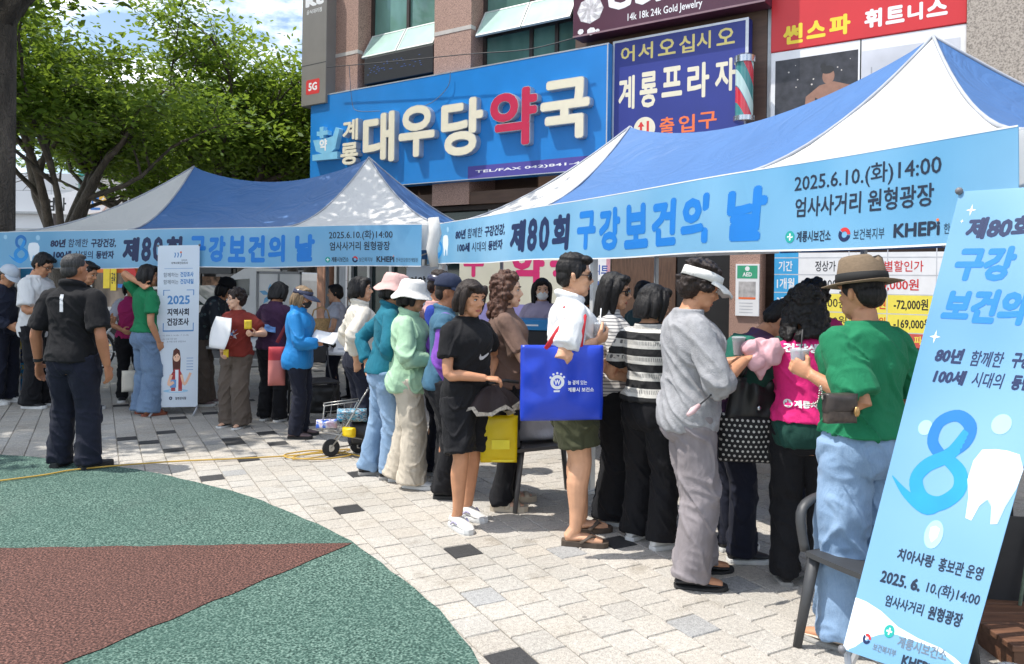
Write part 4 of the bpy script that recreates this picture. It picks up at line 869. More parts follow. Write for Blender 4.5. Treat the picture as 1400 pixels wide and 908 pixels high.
def hang(name, label, P0, P1, ztop, h, mm, inset=.03, cat='banner'):
    """a banner hung along P0->P1 (plan points); returns thing, Art, W"""
    d = Vector((P1.x-P0.x, P1.y-P0.y, 0)); W = d.length; rz = math.atan2(d.y, d.x)
    o = empty(name, (P0.x, P0.y, ztop-h), rz, label, cat)
    wav = lambda u, v: .012*math.sin(u*2.1+v*3)*(.4+abs(v-h)/h)+.003*math.sin(u*5.3-v*4)
    fn = lambda u, v, off: Vector((u, -off+wav(u, v)-inset, v+.006*math.sin(u*3.1)*(1 if v < h*.5 else .4)))
    n = 60; V = []; F = []
    for k in (0, 1):
        for i in range(n+1):
            for j in range(7): V.append(fn(W*i/n, h*j/6, 0 if k == 0 else -.004))
    N1 = (n+1)*7
    for i in range(n):
        for j in range(6): q = i*7+j; F += [(q, q+7, q+8, q+1), (N1+q, N1+q+1, N1+q+8, N1+q+7)]
    me = bpy.data.meshes.new('sheet'); me.from_pydata(V, [], F); s = link('sheet', me, [mm], o, smooth=True)
    return o, Art(fn, base=.0009), W
def title_banner(o, a, W, h, px):
    f = lambda k: W*float(np.interp(k, [0, .1, .282, .722, .768, .918, 1.0], px))
    ribbon8(a, f(.052), h*.54, h*.72); tooth(a, f(.083), h*.45, h*.52); a.disc((f(.094), h*.82), h*.07, m_bub); a.disc((f(.016), h*.86), h*.06, m_bub)
    a.text('80년', (f(.122), h*.56, f(.158), h*.78), m_nv, .05, .15); a.text('함께한', (f(.164), h*.56, f(.208), h*.78), m_nv, .01, .15); a.text('구강건강,', (f(.214), h*.54, f(.268), h*.78), m_nv, .045, .15)
    a.text('100세', (f(.128), h*.26, f(.170), h*.47), m_nv, .05, .1); a.text('시대의', (f(.176), h*.26, f(.218), h*.47), m_nv, .01, .1); a.text('동반자', (f(.224), h*.26, f(.264), h*.47), m_nv, .045, .1)
    for ch, x0, x1 in (('제', .282, .324), ('8', .328, .352), ('0', .356, .380), ('회', .386, .425)): a.text(ch, (f(x0), h*.16, f(x1), h*.80), m_nv, .055 if ch not in '80' else .04, .06)
    for ch, x0, x1 in (('구', .440, .478), ('강', .484, .523), ('보', .528, .568), ('건', .574, .612), ('의', .618, .657), ('날', .678, .722)): a.text(ch, (f(x0), h*(.13 if ch not in '구' else .16), f(x1), h*.80), m_bb, .055, .06)
    a.text('2025.6.10.(화)14:00', (f(.768), h*.63, f(.918), h*.87), m_bk, .012); a.text('엄사사거리 원형광장', (f(.770), h*.38, f(.912), h*.60), m_bk, .02)
    logos(a, f(.755), h*.10, h*.125, f(.992)-f(.755))
    a.rect(0, 0, W, h*.02, m_white, 60); a.rect(0, h*.985, W, h, m_white, 60)
    a.build('lettering', o)
HB = .43; b0 = bl-u1*.08-n1_*.05; b1 = bl+u1*(L1*.955)-n1_*.05
o, a, W = hang('event_banner', 'sky blue event banner stretched along the front of the left tent', b0, b1, EAVE+.0, HB+.02, m_ban, .05); title_banner(o, a, W, HB+.02, [0, .11, .322, .772, .803, .94, 1]); o.location.z -= .085; o.rotation_euler[1] = -.085/W
b0 = fl-u2*.02-n2_*.05; b1 = fr+u2*.05-n2_*.05
o, a, W = hang('event_banner', 'sky blue event banner along the front of the right tent above the queue', b0, b1, EAVE, HB, m_ban, .05); title_banner(o, a, W, HB, [0, .10, .333, .805, .832, .953, 1])
m = MB(); tr_o = empty('banner_strap', (atz(594, 320, 2.0).x, atz(594, 320, 2.0).y-.12, 0), 0, 'white crumpled fabric strap tied to the tent leg between the two banners', 'strap')
m.tube([(0, 0, 2.15), (.02, .01, 2.0), (-.01, 0, 1.85), (.015, .01, 1.68)], [.05, .06, .055, .04], 8); m.build('fabric', m_tw_, tr_o, smooth=True)
# ------------------------------------------------------------------ stands with printed sheets
def quad_sheet(name, label, TL, TR, BR, BL, W, h, mm, cat='banner', bulge=.012):
    o = empty(name, ((BL.x+BR.x)/2, (BL.y+BR.y)/2, 0), 0, label, cat); oc = Vector(o.location)
    nrm = (TR-TL).cross(BL-TL).normalized()
    if nrm.y > 0: nrm = -nrm
    def fn(u, v, off):
        a_, b_ = u/W, v/h; p = BL.lerp(BR, a_).lerp(TL.lerp(TR, a_), b_); return p+nrm*(off+bulge*math.sin(math.pi*a_)*math.cos(b_*5)*.5)-oc
    V = []; F = []; na, nb_ = 14, 30
    for k in (0, 1):
        for i in range(na+1):
            for j in range(nb_+1): V.append(fn(W*i/na, h*j/nb_, -.003*k))
    N1 = (na+1)*(nb_+1)
    for i in range(na):
        for j in range(nb_): q = i*(nb_+1)+j; F += [(q, q+nb_+1, q+nb_+2, q+1), (N1+q, N1+q+1, N1+q+nb_+2, N1+q+nb_+1)]
    me = bpy.data.meshes.new('sheet'); me.from_pydata(V, [], F); link('sheet', me, [mm], o, smooth=True)
    fr_ = MB(); bk = -nrm*.03
    mid = (TL+TR+BL+BR)/4+bk-oc
    for u_, v_ in ((0, 0), (W, 0), (0, h), (W, h)): fr_.tube([fn(W/2+(u_-W/2)*q, h/2+(v_-h/2)*q, -.035+.025*q) for q in (0, .25, .5, .75, 1)], .009, 6)
    if BL.z > .02:
        for P in (BL, BR):
            q = P-oc; fr_.tube([q+bk, Vector((q.x*1.05, q.y-.14, .012))], .012, 6)
        q = mid; fr_.tube([q, Vector((0, .45, .012))], .012, 6)
    fr_.build('stand', mat('stand_grey', (.45, .46, .47), .4, .1, metal=.4), o)
    cn = MB()
    for P in (TL, TR, BL, BR): cn.ell(P-oc+nrm*.005, (.014, .014, .014), 8)
    cn.build('corner_eyelet', mat('eyelet_grey', (.16, .16, .17), .5), o, smooth=True)
    return o, Art(fn, base=.0008, step=.000015)
Yx = 8.6
m_xw = mat('survey_sheet_white', '#e3edf6', .5, .04, 2, .1, 8, trans=.15)
o, a = quad_sheet('survey_banner_stand', 'white upright 2025 health survey banner stand with a drawn woman in red vest', at(216, 336, Yx-.05), at(273, 335, Yx+.08), at(270, 556, Yx+.08), at(213, 557, Yx-.05), .5, 1.87, m_xw)
m_lb = mat('survey_blue', '#4f8cc6', .5, .03); m_gr = mat('survey_grey', '#6d7a88', .5, .03)
def tx(t, x0, x1, y0, y1, m, b=0): a.text(t, (.5*x0, 1.87*(1-y1), .5*x1, 1.87*(1-y0)), m, b)
for k, x in enumerate((.40, .47, .54)): a.stroke([(.5*x, 1.87*.925), (.5*x+.01, 1.87*.945), (.5*x, 1.87*.955)], .012, m_lb)
a.disc((.5*.55, 1.87*.957), .012, m_or, n=10); tx('2025', .56, .70, .088, .096, m_gr, .02); tx('지역사회건강조사', .32, .72, .102, .117, m_bk, .02)
a.rect(.08, 1.87*.856, .42, 1.87*.858, m_lb)
tx('함께하는', .14, .50, .168, .196, m_gr, .01); tx('건강조사', .54, .86, .164, .196, m_lb, .04); tx('함께여는', .14, .50, .212, .240, m_gr, .01); tx('건강내일', .54, .86, .208, .240, m_lb, .04)
for x0, y0, x1, y1 in ((.14, .275, .30, .279), (.70, .275, .88, .279), (.14, .525, .88, .533)): a.rect(.5*x0, 1.87*(1-y1), .5*x1, 1.87*(1-y0), m_lb)
for x0, y0, x1, y1 in ((.14, .275, .16, .31), (.86, .275, .88, .31), (.14, .48, .16, .53), (.86, .48, .88, .53)): a.rect(.5*x0, 1.87*(1-y1), .5*x1, 1.87*(1-y0), m_lb)
tx('2025', .24, .78, .31, .365, m_lb, .03); tx('지역사회', .24, .76, .39, .435, m_bk, .04); tx('건강조사', .24, .76, .45, .497, m_bk, .04)
tx('기간', .14, .2, .553, .561, m_gr); tx('2025. 5. 16.(금) ~ 7. 31.(목)', .22, .76, .552, .562, m_gr); tx('대상', .14, .2, .575, .583, m_gr); tx('19세 이상 성인', .22, .48, .574, .584, m_gr); tx('조사원 방문 면접조사', .24, .70, .59, .60, m_gr)
hy = lambda y: 1.87*(1-y); m_hb = mat('drawn_brown_hair', '#5a2d22', .6, .05); m_fs = mat('drawn_skin', '#f2c3a4', .6, .03); m_rv = mat('drawn_red_vest', '#b03a3c', .6, .03); m_fo = mat('drawn_folder', '#6f9ed0', .6, .03)
a.poly([(.5*x, hy(y)) for x, y in ((.40, .79), (.38, .70), (.40, .65), (.47, .635), (.55, .65), (.58, .70), (.57, .78))], m_hb); a.disc((.5*.48, hy(.69)), .042, m_fs, .055); a.poly([(.5*x, hy(y)) for x, y in ((.40, .69), (.42, .655), (.5, .645), (.56, .66), (.57, .69), (.5, .668))], m_hb)
for x in (.45, .515): a.disc((.5*x, hy(.69)), .006, m_hb, n=8)
a.poly([(.5*x, hy(y)) for x, y in ((.36, .90), (.35, .80), (.43, .765), (.55, .765), (.62, .80), (.62, .90))], m_rv); a.poly([(.5*x, hy(y)) for x, y in ((.46, .90), (.45, .77), (.53, .77), (.53, .90))], m_tooth)
a.stroke([(.5*.60, hy(.80)), (.5*.68, hy(.86)), (.5*.82, hy(.79))], .03, m_fs); a.stroke([(.5*.36, hy(.80)), (.5*.30, hy(.86)), (.5*.42, hy(.845))], .035, m_fs)
a.rect(.5*.33, hy(.88), .5*.48, hy(.83), m_fo); a.disc((.5*.47, hy(.90)), .15, m_bub, .02)
for k in range(5): a.rect(.5*.72, hy(.70+.018*k), .5*.88, hy(.697+.018*k), m_lb)
a.ring((.5*.35, hy(.945)), .008, .02, m_nv); tx('질병관리청', .46, .72, .937, .955, m_bk, .02)
a.build('print', o)
# big leaning stand at the right
m_rb = grad_mat('stand_sky_blue', '#669dc4', '#8ebcdb', 1.1, .15)
Wq, Hq = .5, 1.75
o, a = quad_sheet('leaning_banner_stand', 'large sky blue banner stand leaning at the right edge with a ribbon figure eight', at(1312, 262, 2.78), at(1508, 250, 2.45), at(1314, 942, 2.30), at(1152, 888, 2.60), Wq, Hq, m_rb, bulge=.014)
Y_ = lambda f: Hq*(1-f); X_ = lambda f: Wq*f
def tx(t, x0, x1, y0, y1, m, b=0, sh=0): a.text(t, (X_(x0), Y_(y1), X_(x1), Y_(y0)), m, b, sh)
def star(x, y, r):
    a.poly([(X_(x)+r*(1 if k % 2 == 0 else .25)*math.cos(math.pi*k/4), Y_(y)+r*(1.2 if k % 2 == 0 else .3)*math.sin(math.pi*k/4)) for k in range(8)], m_white)
star(.13, .045, .02); star(.10, .33, .022); star(.08, .07, .008)
tx('제80회', .13, .62, .062, .112, m_nv, .05, .05)
tx('구강', .11, .56, .128, .205, m_bb, .06, .05); tx('보건의 날', .10, 1.02, .222, .298, m_bb, .06, .05)
tx('80년', .14, .36, .352, .385, m_nv, .05, .1); tx('함께한', .42, .66, .354, .387, m_nv, .012, .1); tx('구강건강,', .72, 1.0, .352, .387, m_nv, .05, .1)
tx('100세', .17, .42, .398, .43, m_nv, .05, .1); tx('시대의', .47, .70, .398, .43, m_nv, .012, .1); tx('동반자', .76, .98, .398, .43, m_nv, .05, .1)
a.disc((X_(.21), Y_(.525)), .028, m_bub); a.disc((X_(.77), Y_(.50)), .036, m_bub)
ribbon8(a, X_(.42), Y_(.585), .36); tooth(a, X_(.82), Y_(.62), .26)
a.disc((X_(.50), Y_(.735)), .036, m_bub, .05)
a.poly([(X_(.5)+x, Y_(.735)+y) for x, y in ((-.018, .022), (0, .03), (.018, .022), (.016, -.008), (0, -.028), (-.016, -.008))], m_pale)
tx('치아사랑', .26, .56, .775, .80, m_bk, .03); tx('홍보관 운영', .60, .93, .775, .802, m_bk, .02)
tx('2025.', .17, .40, .826, .85, m_bk, .03); tx('6.', .43, .51, .826, .85, m_bk, .05); tx('10.(화)14:00', .56, .96, .824, .852, m_bk, .015)
tx('엄사사거리', .26, .58, .87, .893, m_bk, .02); tx('원형광장', .62, .88, .868, .895, m_bk, .03)
pts = [(0, Y_(.998)), (0, Y_(.893)), (X_(.1), Y_(.895)), (X_(.25), Y_(.905)), (X_(.42), Y_(.925)), (X_(.6), Y_(.935)), (X_(.78), Y_(.94)), (X_(.9), Y_(.95)), (Wq, Y_(.963)), (Wq, Y_(.998))]; a.poly(pts, m_pale)
a.disc((X_(.36), Y_(.938)), .022, m_teal); a.rect(X_(.36)-.012, Y_(.938)-.003, X_(.36)+.012, Y_(.938)+.003, m_white); a.rect(X_(.36)-.003, Y_(.938)-.012, X_(.36)+.003, Y_(.938)+.012, m_white)
tx('계룡시보건소', .45, .84, .94, .962, m_gr, .015); a.ring((X_(.19), Y_(.965)), .008, .018, m_nv, 16, 2.4, 6.0); a.ring((X_(.19), Y_(.965)), .008, .018, m_red, 10, 0, 2.2)
tx('보건복지부', .26, .46, .968, .982, m_gr, .01); tx('KHEPi', .52, .74, .972, .992, m_bk, .04)
a.build('print', o)
# cyan stand at the far left edge
m_cb = grad_mat('stand_cyan', '#3f9fd6', '#5cb4e2', 1.2, .1)
Yc = 10.1
o, a = quad_sheet('health_banner_stand', 'blue banner stand at the far left edge with yellow words and a yellow bulb', at(-22, 335, Yc), at(62, 345, Yc+.3), at(58, 540, Yc+.3), at(-20, 548, Yc), .8, 1.9, m_cb)
a.text('119', (.46, 1.70, .70, 1.80), m_yell, .03); a.text('지구', (.50, 1.15, .68, 1.25), m_white, .04); a.rect(.02, .2, .78, .62, m_nv); a.text('음주', (.5, .46, .66, .58), m_yell, .04); a.text('2, 1차만, 9', (.36, .33, .74, .42), m_yell, .015); a.text('건강한 음주문화', (.36, .24, .74, .31), m_yell, .01)
a.disc((.42, .66), .10, m_yell, .13); a.rect(.38, .46, .46, .55, m_yell); a.build('print', o)
# white round-topped sign behind the queue
o, a = quad_sheet('nutrition_sign', 'white notice sheet with black letters standing between the tents behind the visors', at(556, 364, 8.6), at(612, 362, 8.9), at(612, 520, 8.9), at(556, 520, 8.6), .48, 1.3, m_xw)
a.text('영양', (.03, 1.04, .22, 1.18), m_black, .03); a.text('상담실', (.24, 1.04, .46, 1.18), m_black, .03); a.rect(.3, .62, .46, .82, mat('sign_violet_patch', '#5b6bb5', .5)); a.build('print', o)
# ================================================================== PEOPLE
_dgs = bpy.context
def shell(V, F, voxel, smooth=2):
    """union of overlapping closed shapes -> one continuous surface"""
    me = bpy.data.meshes.new('s'); me.from_pydata([tuple(v) for v in V], [], F)
    o = bpy.data.objects.new('s', me); TMP.collection.objects.link(o)
    r = o.modifiers.new('r', 'REMESH'); r.mode = 'VOXEL'; r.voxel_size = voxel
    if smooth: s = o.modifiers.new('s', 'SMOOTH'); s.factor = .5; s.iterations = smooth
    TMP.view_layers[0].update(); dg = TMP.view_layers[0].depsgraph
    out = bpy.data.meshes.new_from_object(o.evaluated_get(dg)); bpy.data.objects.remove(o); bpy.data.meshes.remove(me); return out
TMP = bpy.data.scenes.new('tmp')
def get_co(me): a = np.empty(len(me.vertices)*3); me.vertices.foreach_get('co', a); return a.reshape(-1, 3)
def get_no(me): a = np.empty(len(me.vertices)*3); me.vertex_normals.foreach_get('vector', a); return a.reshape(-1, 3)
def set_co(me, c): me.vertices.foreach_set('co', c.ravel()); me.update()
def displace(me, amp_fn):
    c = get_co(me); n = get_no(me); set_co(me, c+n*amp_fn(c)[:, None])
class Prims:
    def __init__(s): s.V = []; s.F = []; s.n = 0
    def add(s, V, F): s.V.append(np.array([tuple(v) for v in V], float)); s.F += [tuple(i+s.n for i in f) for f in F]; s.n += len(V); return s
    def tube(s, pts, rads, n=12, flat=1.0, up=None, sub=4):
        if sub > 1 and len(pts) > 2: pts, rads = catmull(pts, rads if isinstance(rads, (list, tuple)) else [rads]*len(pts), sub)
        return s.add(*tube(pts, [max(r, .002) for r in rads] if isinstance(rads, (list, tuple)) else rads, n, flat, up))
    def ell(s, c, r, n=16): return s.add(*ellipsoid(c, r, n))
    def loft(s, R, n=24, sub=3, ex=2.4):
        """rings (z, half width, half depth, y offset)"""
        P, Q = catmull([(0, 0, r[0]) for r in R], [r[1:] for r in R], sub); V = []; F = []
        for p, (w, d, y) in zip(P, Q):
            for k in range(n):
                t = 2*math.pi*k/n; c, q = math.cos(t), math.sin(t)
                V.append((w*math.copysign(abs(c)**(2/ex), c), y+d*math.copysign(abs(q)**(2/ex), q), p[2]))
        for i in range(len(P)-1):
            for k in range(n): F.append((i*n+k, i*n+(k+1) % n, (i+1)*n+(k+1) % n, (i+1)*n+k))
        F.append(tuple(range(n-1, -1, -1))); F.append(tuple((len(P)-1)*n+k for k in range(n))); return s.add(V, F)
    def verts(s): return np.concatenate(s.V)
def ik(a, b, l1, l2, pole):
    a, b, pole = Vector(a), Vector(b), Vector(pole); d = b-a; L = d.length
    if L > (l1+l2)*.999: b = a+d*((l1+l2)*.999/L); d = b-a; L = d.length
    x = (l1*l1-l2*l2+L*L)/(2*L); h = math.sqrt(max(l1*l1-x*x, 0)); u = d/L; p = pole-u*pole.dot(u)
    p = p.normalized() if p.length > 1e-6 else u.orthogonal().normalized(); return a+u*x+p*h, b
SKIN = {'a': '#c08a68', 'b': '#cf9d7c', 'c': '#aa7556', 'd': '#d8ab8e'}
def skin(k): return mat('skin_'+k, SKIN[k], .5, .10, 14, .25, 120, spec=.4)
def cloth(name, c, rough=.85, var=.10, weave=.35, ws=260, scale=7, sheen=.03):
    new = name not in _mats; m = mat(name, c, rough, var, scale, weave, ws, sheen=sheen, spec=.25)
    if new: wrinkle(m)
    return m
def hairm(name, c): return mat(name, c, .50, .65, 34, .8, 70, stretch=(4, 4, .3), spec=.3)
HAIR = {'black': (.010, .0085, .008), 'dark': (.022, .014, .011), 'brown': (.055, .027, .017), 'red': (.075, .033, .02), 'grey': (.045, .043, .042), 'ash': (.20, .135, .075)}
m_eyew = mat('eye_white', (.62, .60, .57), .3, .03); m_iris = mat('eye_dark', (.015, .01, .008), .2, .1); m_lens = mat('dark_lens', (.008, .008, .009), .12, .05, coat=.5); m_gl = mat('glasses_frame', (.03, .025, .025), .35, .1)
m_maskw = cloth('white_mask', '#e6e6e4'); m_solew = mat('sole_white', (.62, .62, .60), .7, .08, 20); m_soleb = mat('sole_black', (.02, .02, .02), .8, .15, 20); m_soleg = mat('sole_grey', (.30, .29, .27), .8, .1, 20)
class Person: pass
def sstep(x, a, b): t = np.clip((x-a)/(b-a), 0, 1); return t*t*(3-2*t)
def person(label, foot, top, face, skin_='a', male=False, girth=1.0, lean=0, head=(0, 0), R=None, L=None, feet=None, hair=('short', 'black'), shirt=None, pants=None, shoes=None, hat=None, specs=None, mask=None, group=None, vox=.0065, Y=None, h=None, curl=(.45, .45), hunch=0, roll=0, bare=False, ground=None, gloves=None):
    """one figure: a continuous skin body with hair, clothes and shoes as its children"""
    pos = ground if ground is not None else (gnd(*foot) if Y is None else Vector((X(foot[0], Y), Y, 0)))
    if h is None: h = CAMH+ray(foot[0], top).z*pos.y
    K = h/1.625; S = Person(); S.K = K; S.rz = -math.radians(face); S.pos = Vector((pos[0], pos[1], 0)); S.h = h
    S.M = Matrix.Translation(S.pos) @ Matrix.Rotation(S.rz, 4, 'Z') @ Matrix.Scale(K, 4)
    S.w = lambda p: S.M @ Vector(p)
    la = math.radians(lean)
    def bend(V):
        V = np.array(V, float).reshape(-1, 3); wt = sstep(V[:, 2], .86, 1.10); a = -la*wt; y, z = V[:, 1], V[:, 2]-.90
        return np.stack([V[:, 0], y*np.cos(a)-z*np.sin(a)-.10*math.sin(la)*sstep(V[:, 2], .45, .85), y*np.sin(a)+z*np.cos(a)+.90], 1)
    def b1(p): return Vector(bend([p])[0])
    # rigid transform of the head
    hsh = Vector((0, -.10*math.sin(la), 0))
    MB_ = Matrix.Translation(Vector((0, 0, .90))+hsh) @ Matrix.Rotation(-la, 4, 'X') @ Matrix.Translation((0, 0, -.90))
    pv = Vector((0, -.005, 1.395))
    MH = MB_ @ Matrix.Translation(pv) @ Matrix.Rotation(-math.radians(head[0]), 4, 'Z') @ Matrix.Rotation(-math.radians(head[1]), 4, 'X') @ Matrix.Rotation(math.radians(roll), 4, 'Y') @ Matrix.Translation(-pv)
    S.MH = MH; S.MB = MB_; HM = np.array(MH)
    def hx(V): V = np.array([tuple(v) for v in V], float); return V @ HM[:3, :3].T+HM[:3, 3]
    g = girth; sw = .176 if male else .148; hw = .150 if male else .158; ww = .138 if male else .124
    TOR = [(.72, .10, .085, -.005), (.76, hw*.90, .108*g, -.01), (.82, hw, .118*g, -.014), (.88, hw*1.0, .115*g, -.01), (.95, (hw+ww)/2*(.5+.5*g), .102*g, 0), (1.02, ww*g, .098*g, .008), (1.09, ww*1.03*g, .100*g, .010),
           (1.16, (.157 if male else .146)*(.4+.6*g), .108*(.5+.5*g), .010), (1.22, .160 if not male else .172, (.114 if not male else .110)*(.6+.4*g), .012), (1.28, sw*1.0, .100, .0), (1.32, sw*.86, .076, -.012), (1.35, sw*.56, .060, -.016), (1.385, .068, .056, -.014)]
    hipx = .080; sh_z = 1.292
    shR, shL = b1((sw, -.012, sh_z)), b1((-sw, -.012, sh_z))
    R = R or ((.235, .02, .80), (.3, -.6, 0)); L = L or ((-.235, .02, .80), (-.3, -.6, 0))
    ft = feet or ((.10, .0, 5), (-.10, .02, -5))     # x, y, toe-out angle
    def tgt(p):
        return tuple(S.M.inverted() @ at(p[1][0], p[1][1], S.pos.y+p[2])) if p[0] == 'px' else p
    R = (tgt(R[0]),)+tuple(R[1:]); L = (tgt(L[0]),)+tuple(L[1:])
    arms = []
    for sgn, sh, spec in ((1, shR, R), (-1, shL, L)):
        el, wr = ik(sh, spec[0], .285, .245, spec[1]); d = (wr-el).normalized()
        if len(spec) > 3 and spec[3] is not None: d = Vector(spec[3]).normalized()
        pn = Vector(spec[2]) if len(spec) > 2 and spec[2] is not None else Vector((-sgn, 0, 0))
        pn = (pn-d*pn.dot(d)); pn = pn.normalized() if pn.length > 1e-3 else d.orthogonal().normalized(); arms.append((sgn, sh, el, wr, d, pn))
    S.arms = arms
    legs = []
    for (x, y, an), sgn in zip(ft, (1, -1)):
        hp = Vector((sgn*hipx, -.10*math.sin(la), .82)); an_ = Vector((x, y, .085)); kn, an_ = ik(hp, an_, .374, .366, (sgn*.05, 1, 0)); legs.append((sgn, hp, kn, an_, an))
    # ---------------- body
    hands = []
    B = Prims(); B.loft(TOR); B.V[-1] = bend(B.V[-1])
    B.tube(bend([(0, -.022, 1.33), (0, -.012, 1.37)]).tolist()+[tuple(MH @ Vector((0, .0, 1.43)))], [.062, .053, .052] if not male else [.07, .06, .058])
    hp = Prims(); hp.ell((0, .003, 1.527), (.076, .092, .096), 20); hp.ell((0, .03, 1.478), (.063, .068, .084), 20); hp.ell((0, .064, 1.418), (.032, .030, .026)); hp.ell((.03, .055, 1.44), (.028, .03, .03)); hp.ell((-.03, .055, 1.44), (.028, .03, .03))
    hp.tube([(0, .083, 1.525), (0, .100, 1.498), (0, .112, 1.478)], [.009, .012, .014], 8); hp.ell((.011, .099, 1.474), (.009, .010, .008), 8); hp.ell((-.011, .099, 1.474), (.009, .010, .008), 8)
    for s in (1, -1): hp.ell((s*.034, .076, 1.540), (.026, .016, .010), 10); hp.ell((s*.042, .066, 1.485), (.020, .022, .018), 10); hp.tube([(s*.072, .004, 1.475), (s*.083, -.008, 1.50), (s*.084, -.012, 1.525)], [.010, .014, .011], 8, .6, (0, 1, 0))
    hp.ell((0, .086, 1.446), (.022, .011, .012), 10)
    for V, n in zip(hp.V, range(99)): pass
    B.add(hx(hp.verts()), hp.F)
    ag = (.5+.5*g)*(1.12 if male else 1)
    for (sgn, sh, el, wr, d, pn) in arms:
        inn = sh.lerp(b1((sgn*.06, -.012, sh_z+.015)), .7); B.tube([inn, sh, sh.lerp(el, .4), el, el.lerp(wr, .3), el.lerp(wr, .7), wr], [.044*ag, .045*ag, .041*ag, .035*ag, .037*ag, .030*ag, .024*ag], 12, 1, None, 3)
        i0 = len(B.V); hs = .95 if not male else 1.06; a = d.cross(pn)*sgn; c_ = curl[0] if sgn > 0 else curl[1]
        B.tube([wr-d*.01, wr+d*.03*hs, wr+d*.088*hs], [.026*hs, .037*hs, .040*hs], 12, .42, a, 1)
        for off, ln in ((.029, .064), (.010, .074), (-.010, .069), (-.028, .053)):
            p = wr+d*.080*hs+a*off*hs; dd = (d+a*off*3.2*(1-c_)).normalized(); pts = [p]; an = 0
            for sl, sa in ((.44, 38), (.32, 55), (.26, 40)):
                an += math.radians(sa)*c_*1.15; q = dd*math.cos(an)+pn*math.sin(an); p = p+q*ln*sl*hs*1.05; pts.append(p)
            B.tube(pts, [.0098*hs, .0088*hs, .0082*hs, .0068*hs], 8, 1, None, 1)
        p = wr+d*.022*hs+a*.028*hs; t1_ = (d*.62+a*.72+pn*.30).normalized(); t2_ = (d*.85+a*.15+pn*(.35+.5*c_)).normalized()
        B.tube([p-a*.012, p+t1_*.040*hs, p+t1_*.040*hs+t2_*.032*hs, p+t1_*.040*hs+t2_*.055*hs], [.013*hs, .012*hs, .010*hs, .008*hs], 8, 1, None, 1)
        hands.append((i0, len(B.V)))
    for (sgn, hp_, kn, an_, ang) in legs:
        B.tube([hp_+Vector((0, 0, .03)), hp_.lerp(kn, .35), hp_.lerp(kn, .8), kn, kn.lerp(an_, .28)+Vector((0, -.012, 0)), kn.lerp(an_, .7), an_], [.092*ag, .080*ag, .060*ag, .053*ag, .056*ag, .040*ag, .034], 14, 1, None, 3)
        fd = Vector((math.sin(math.radians(ang)), math.cos(math.radians(ang)), 0)); a0 = Vector((an_.x, an_.y, 0))
        B.tube([an_+Vector((0, 0, .01)), a0-fd*.035+Vector((0, 0, .045)), a0-fd*.03+Vector((0, 0, .03))], [.034, .034, .026], 10, 1, None, 1)
        q_ = .62 if shoes and shoes.get('kind', 'sneaker') == 'sneaker' else (.80 if shoes and shoes.get('kind') == 'flat' else 1)
        B.tube([a0-fd*.05+Vector((0, 0, .034)), a0+fd*.03+Vector((0, 0, .048)), a0+fd*.10+Vector((0, 0, .034)), a0+fd*.155+Vector((0, 0, .026))], [.028*q_, .036*q_, .043*q_, .030*q_], 12, .62, fd.cross(Vector((0, 0, 1))), 2)
    me = shell(B.verts()*1.0, B.F, vox/K*.92, 2); set_co(me, get_co(me)*K)
    root = link('person', me, skin(skin_), None, True, S.pos, S.rz); tag(root, label, 'person', group); S.o = root
    def child(name, V, F, m, smooth=True, disp=None, vx=None, sm=2, remesh=True):
        if remesh: mm = shell(V, F, (vx or vox*1.15)/K, sm)
        else: mm = bpy.data.meshes.new(name); mm.from_pydata([tuple(v) for v in V], [], F)
        if disp: displace(mm, disp)
        set_co(mm, get_co(mm)*K); mm.name = name; return link(name, mm, m, root, smooth)
    if gloves:
        for i0, i1 in hands:
            G_ = Prims(); fo = 0
            for V in B.V[i0:i1]: G_.V.append(V)
            st_ = sum(len(V) for V in B.V[:i0]); en_ = sum(len(V) for V in B.V[:i1])
            G_.F = [tuple(i-st_ for i in f) for f in B.F if st_ <= f[0] < en_]; child('glove', G_.verts(), G_.F, gloves, disp=lambda c: np.full(len(c), .004))
    S.child = child; S.hx = hx; S.bend = bend; S.b1 = b1
    sd = (abs(hash((round(foot[0]), round(foot[1]))))) % 97
    # ---------------- trousers / shorts
    if pants:
        P = Prims(); k = pants.get('loose', .018)*.7; wz = pants.get('waist', min(1.0, shirt.get('hem', .84)+.075 if shirt else 1.0))
        P.loft([(z, w_+k*.7, d_+k*.7, y) for z, w_, d_, y in TOR if .71 < z < wz+.01]); P.V[-1] = bend(P.V[-1])
        rk, ra = pants.get('knee', .075)*.92, pants.get('ankle', .07)*.92; end = pants.get('end', .045)
        for (sgn, hp_, kn, an_, ang) in legs:
            bt = Vector((an_.x, an_.y-.005, end)); pts = [hp_+Vector((0, 0, .04)), hp_.lerp(kn, .3), hp_.lerp(kn, .75), kn, kn.lerp(bt, .5), bt]; rr_ = [.105*ag+k*.4, .092*ag+k*.5, rk*1.08, rk, (rk+ra)/2, ra]
            if end > .38:
                t_ = max(.3, min(1, (hp_.z-end)/(hp_.z-kn.z))); q = hp_.lerp(kn, t_); pts = [hp_+Vector((0, 0, .04)), hp_.lerp(kn, t_*.4), hp_.lerp(kn, t_*.75), q]; rr_ = [.106*ag+k*.4, .100*ag+k*.5, ra*1.0, ra]
            P.tube(pts, rr_, 18, 1, None, 4)
        am = pants.get('fold', .0085); kz = legs[0][2].z
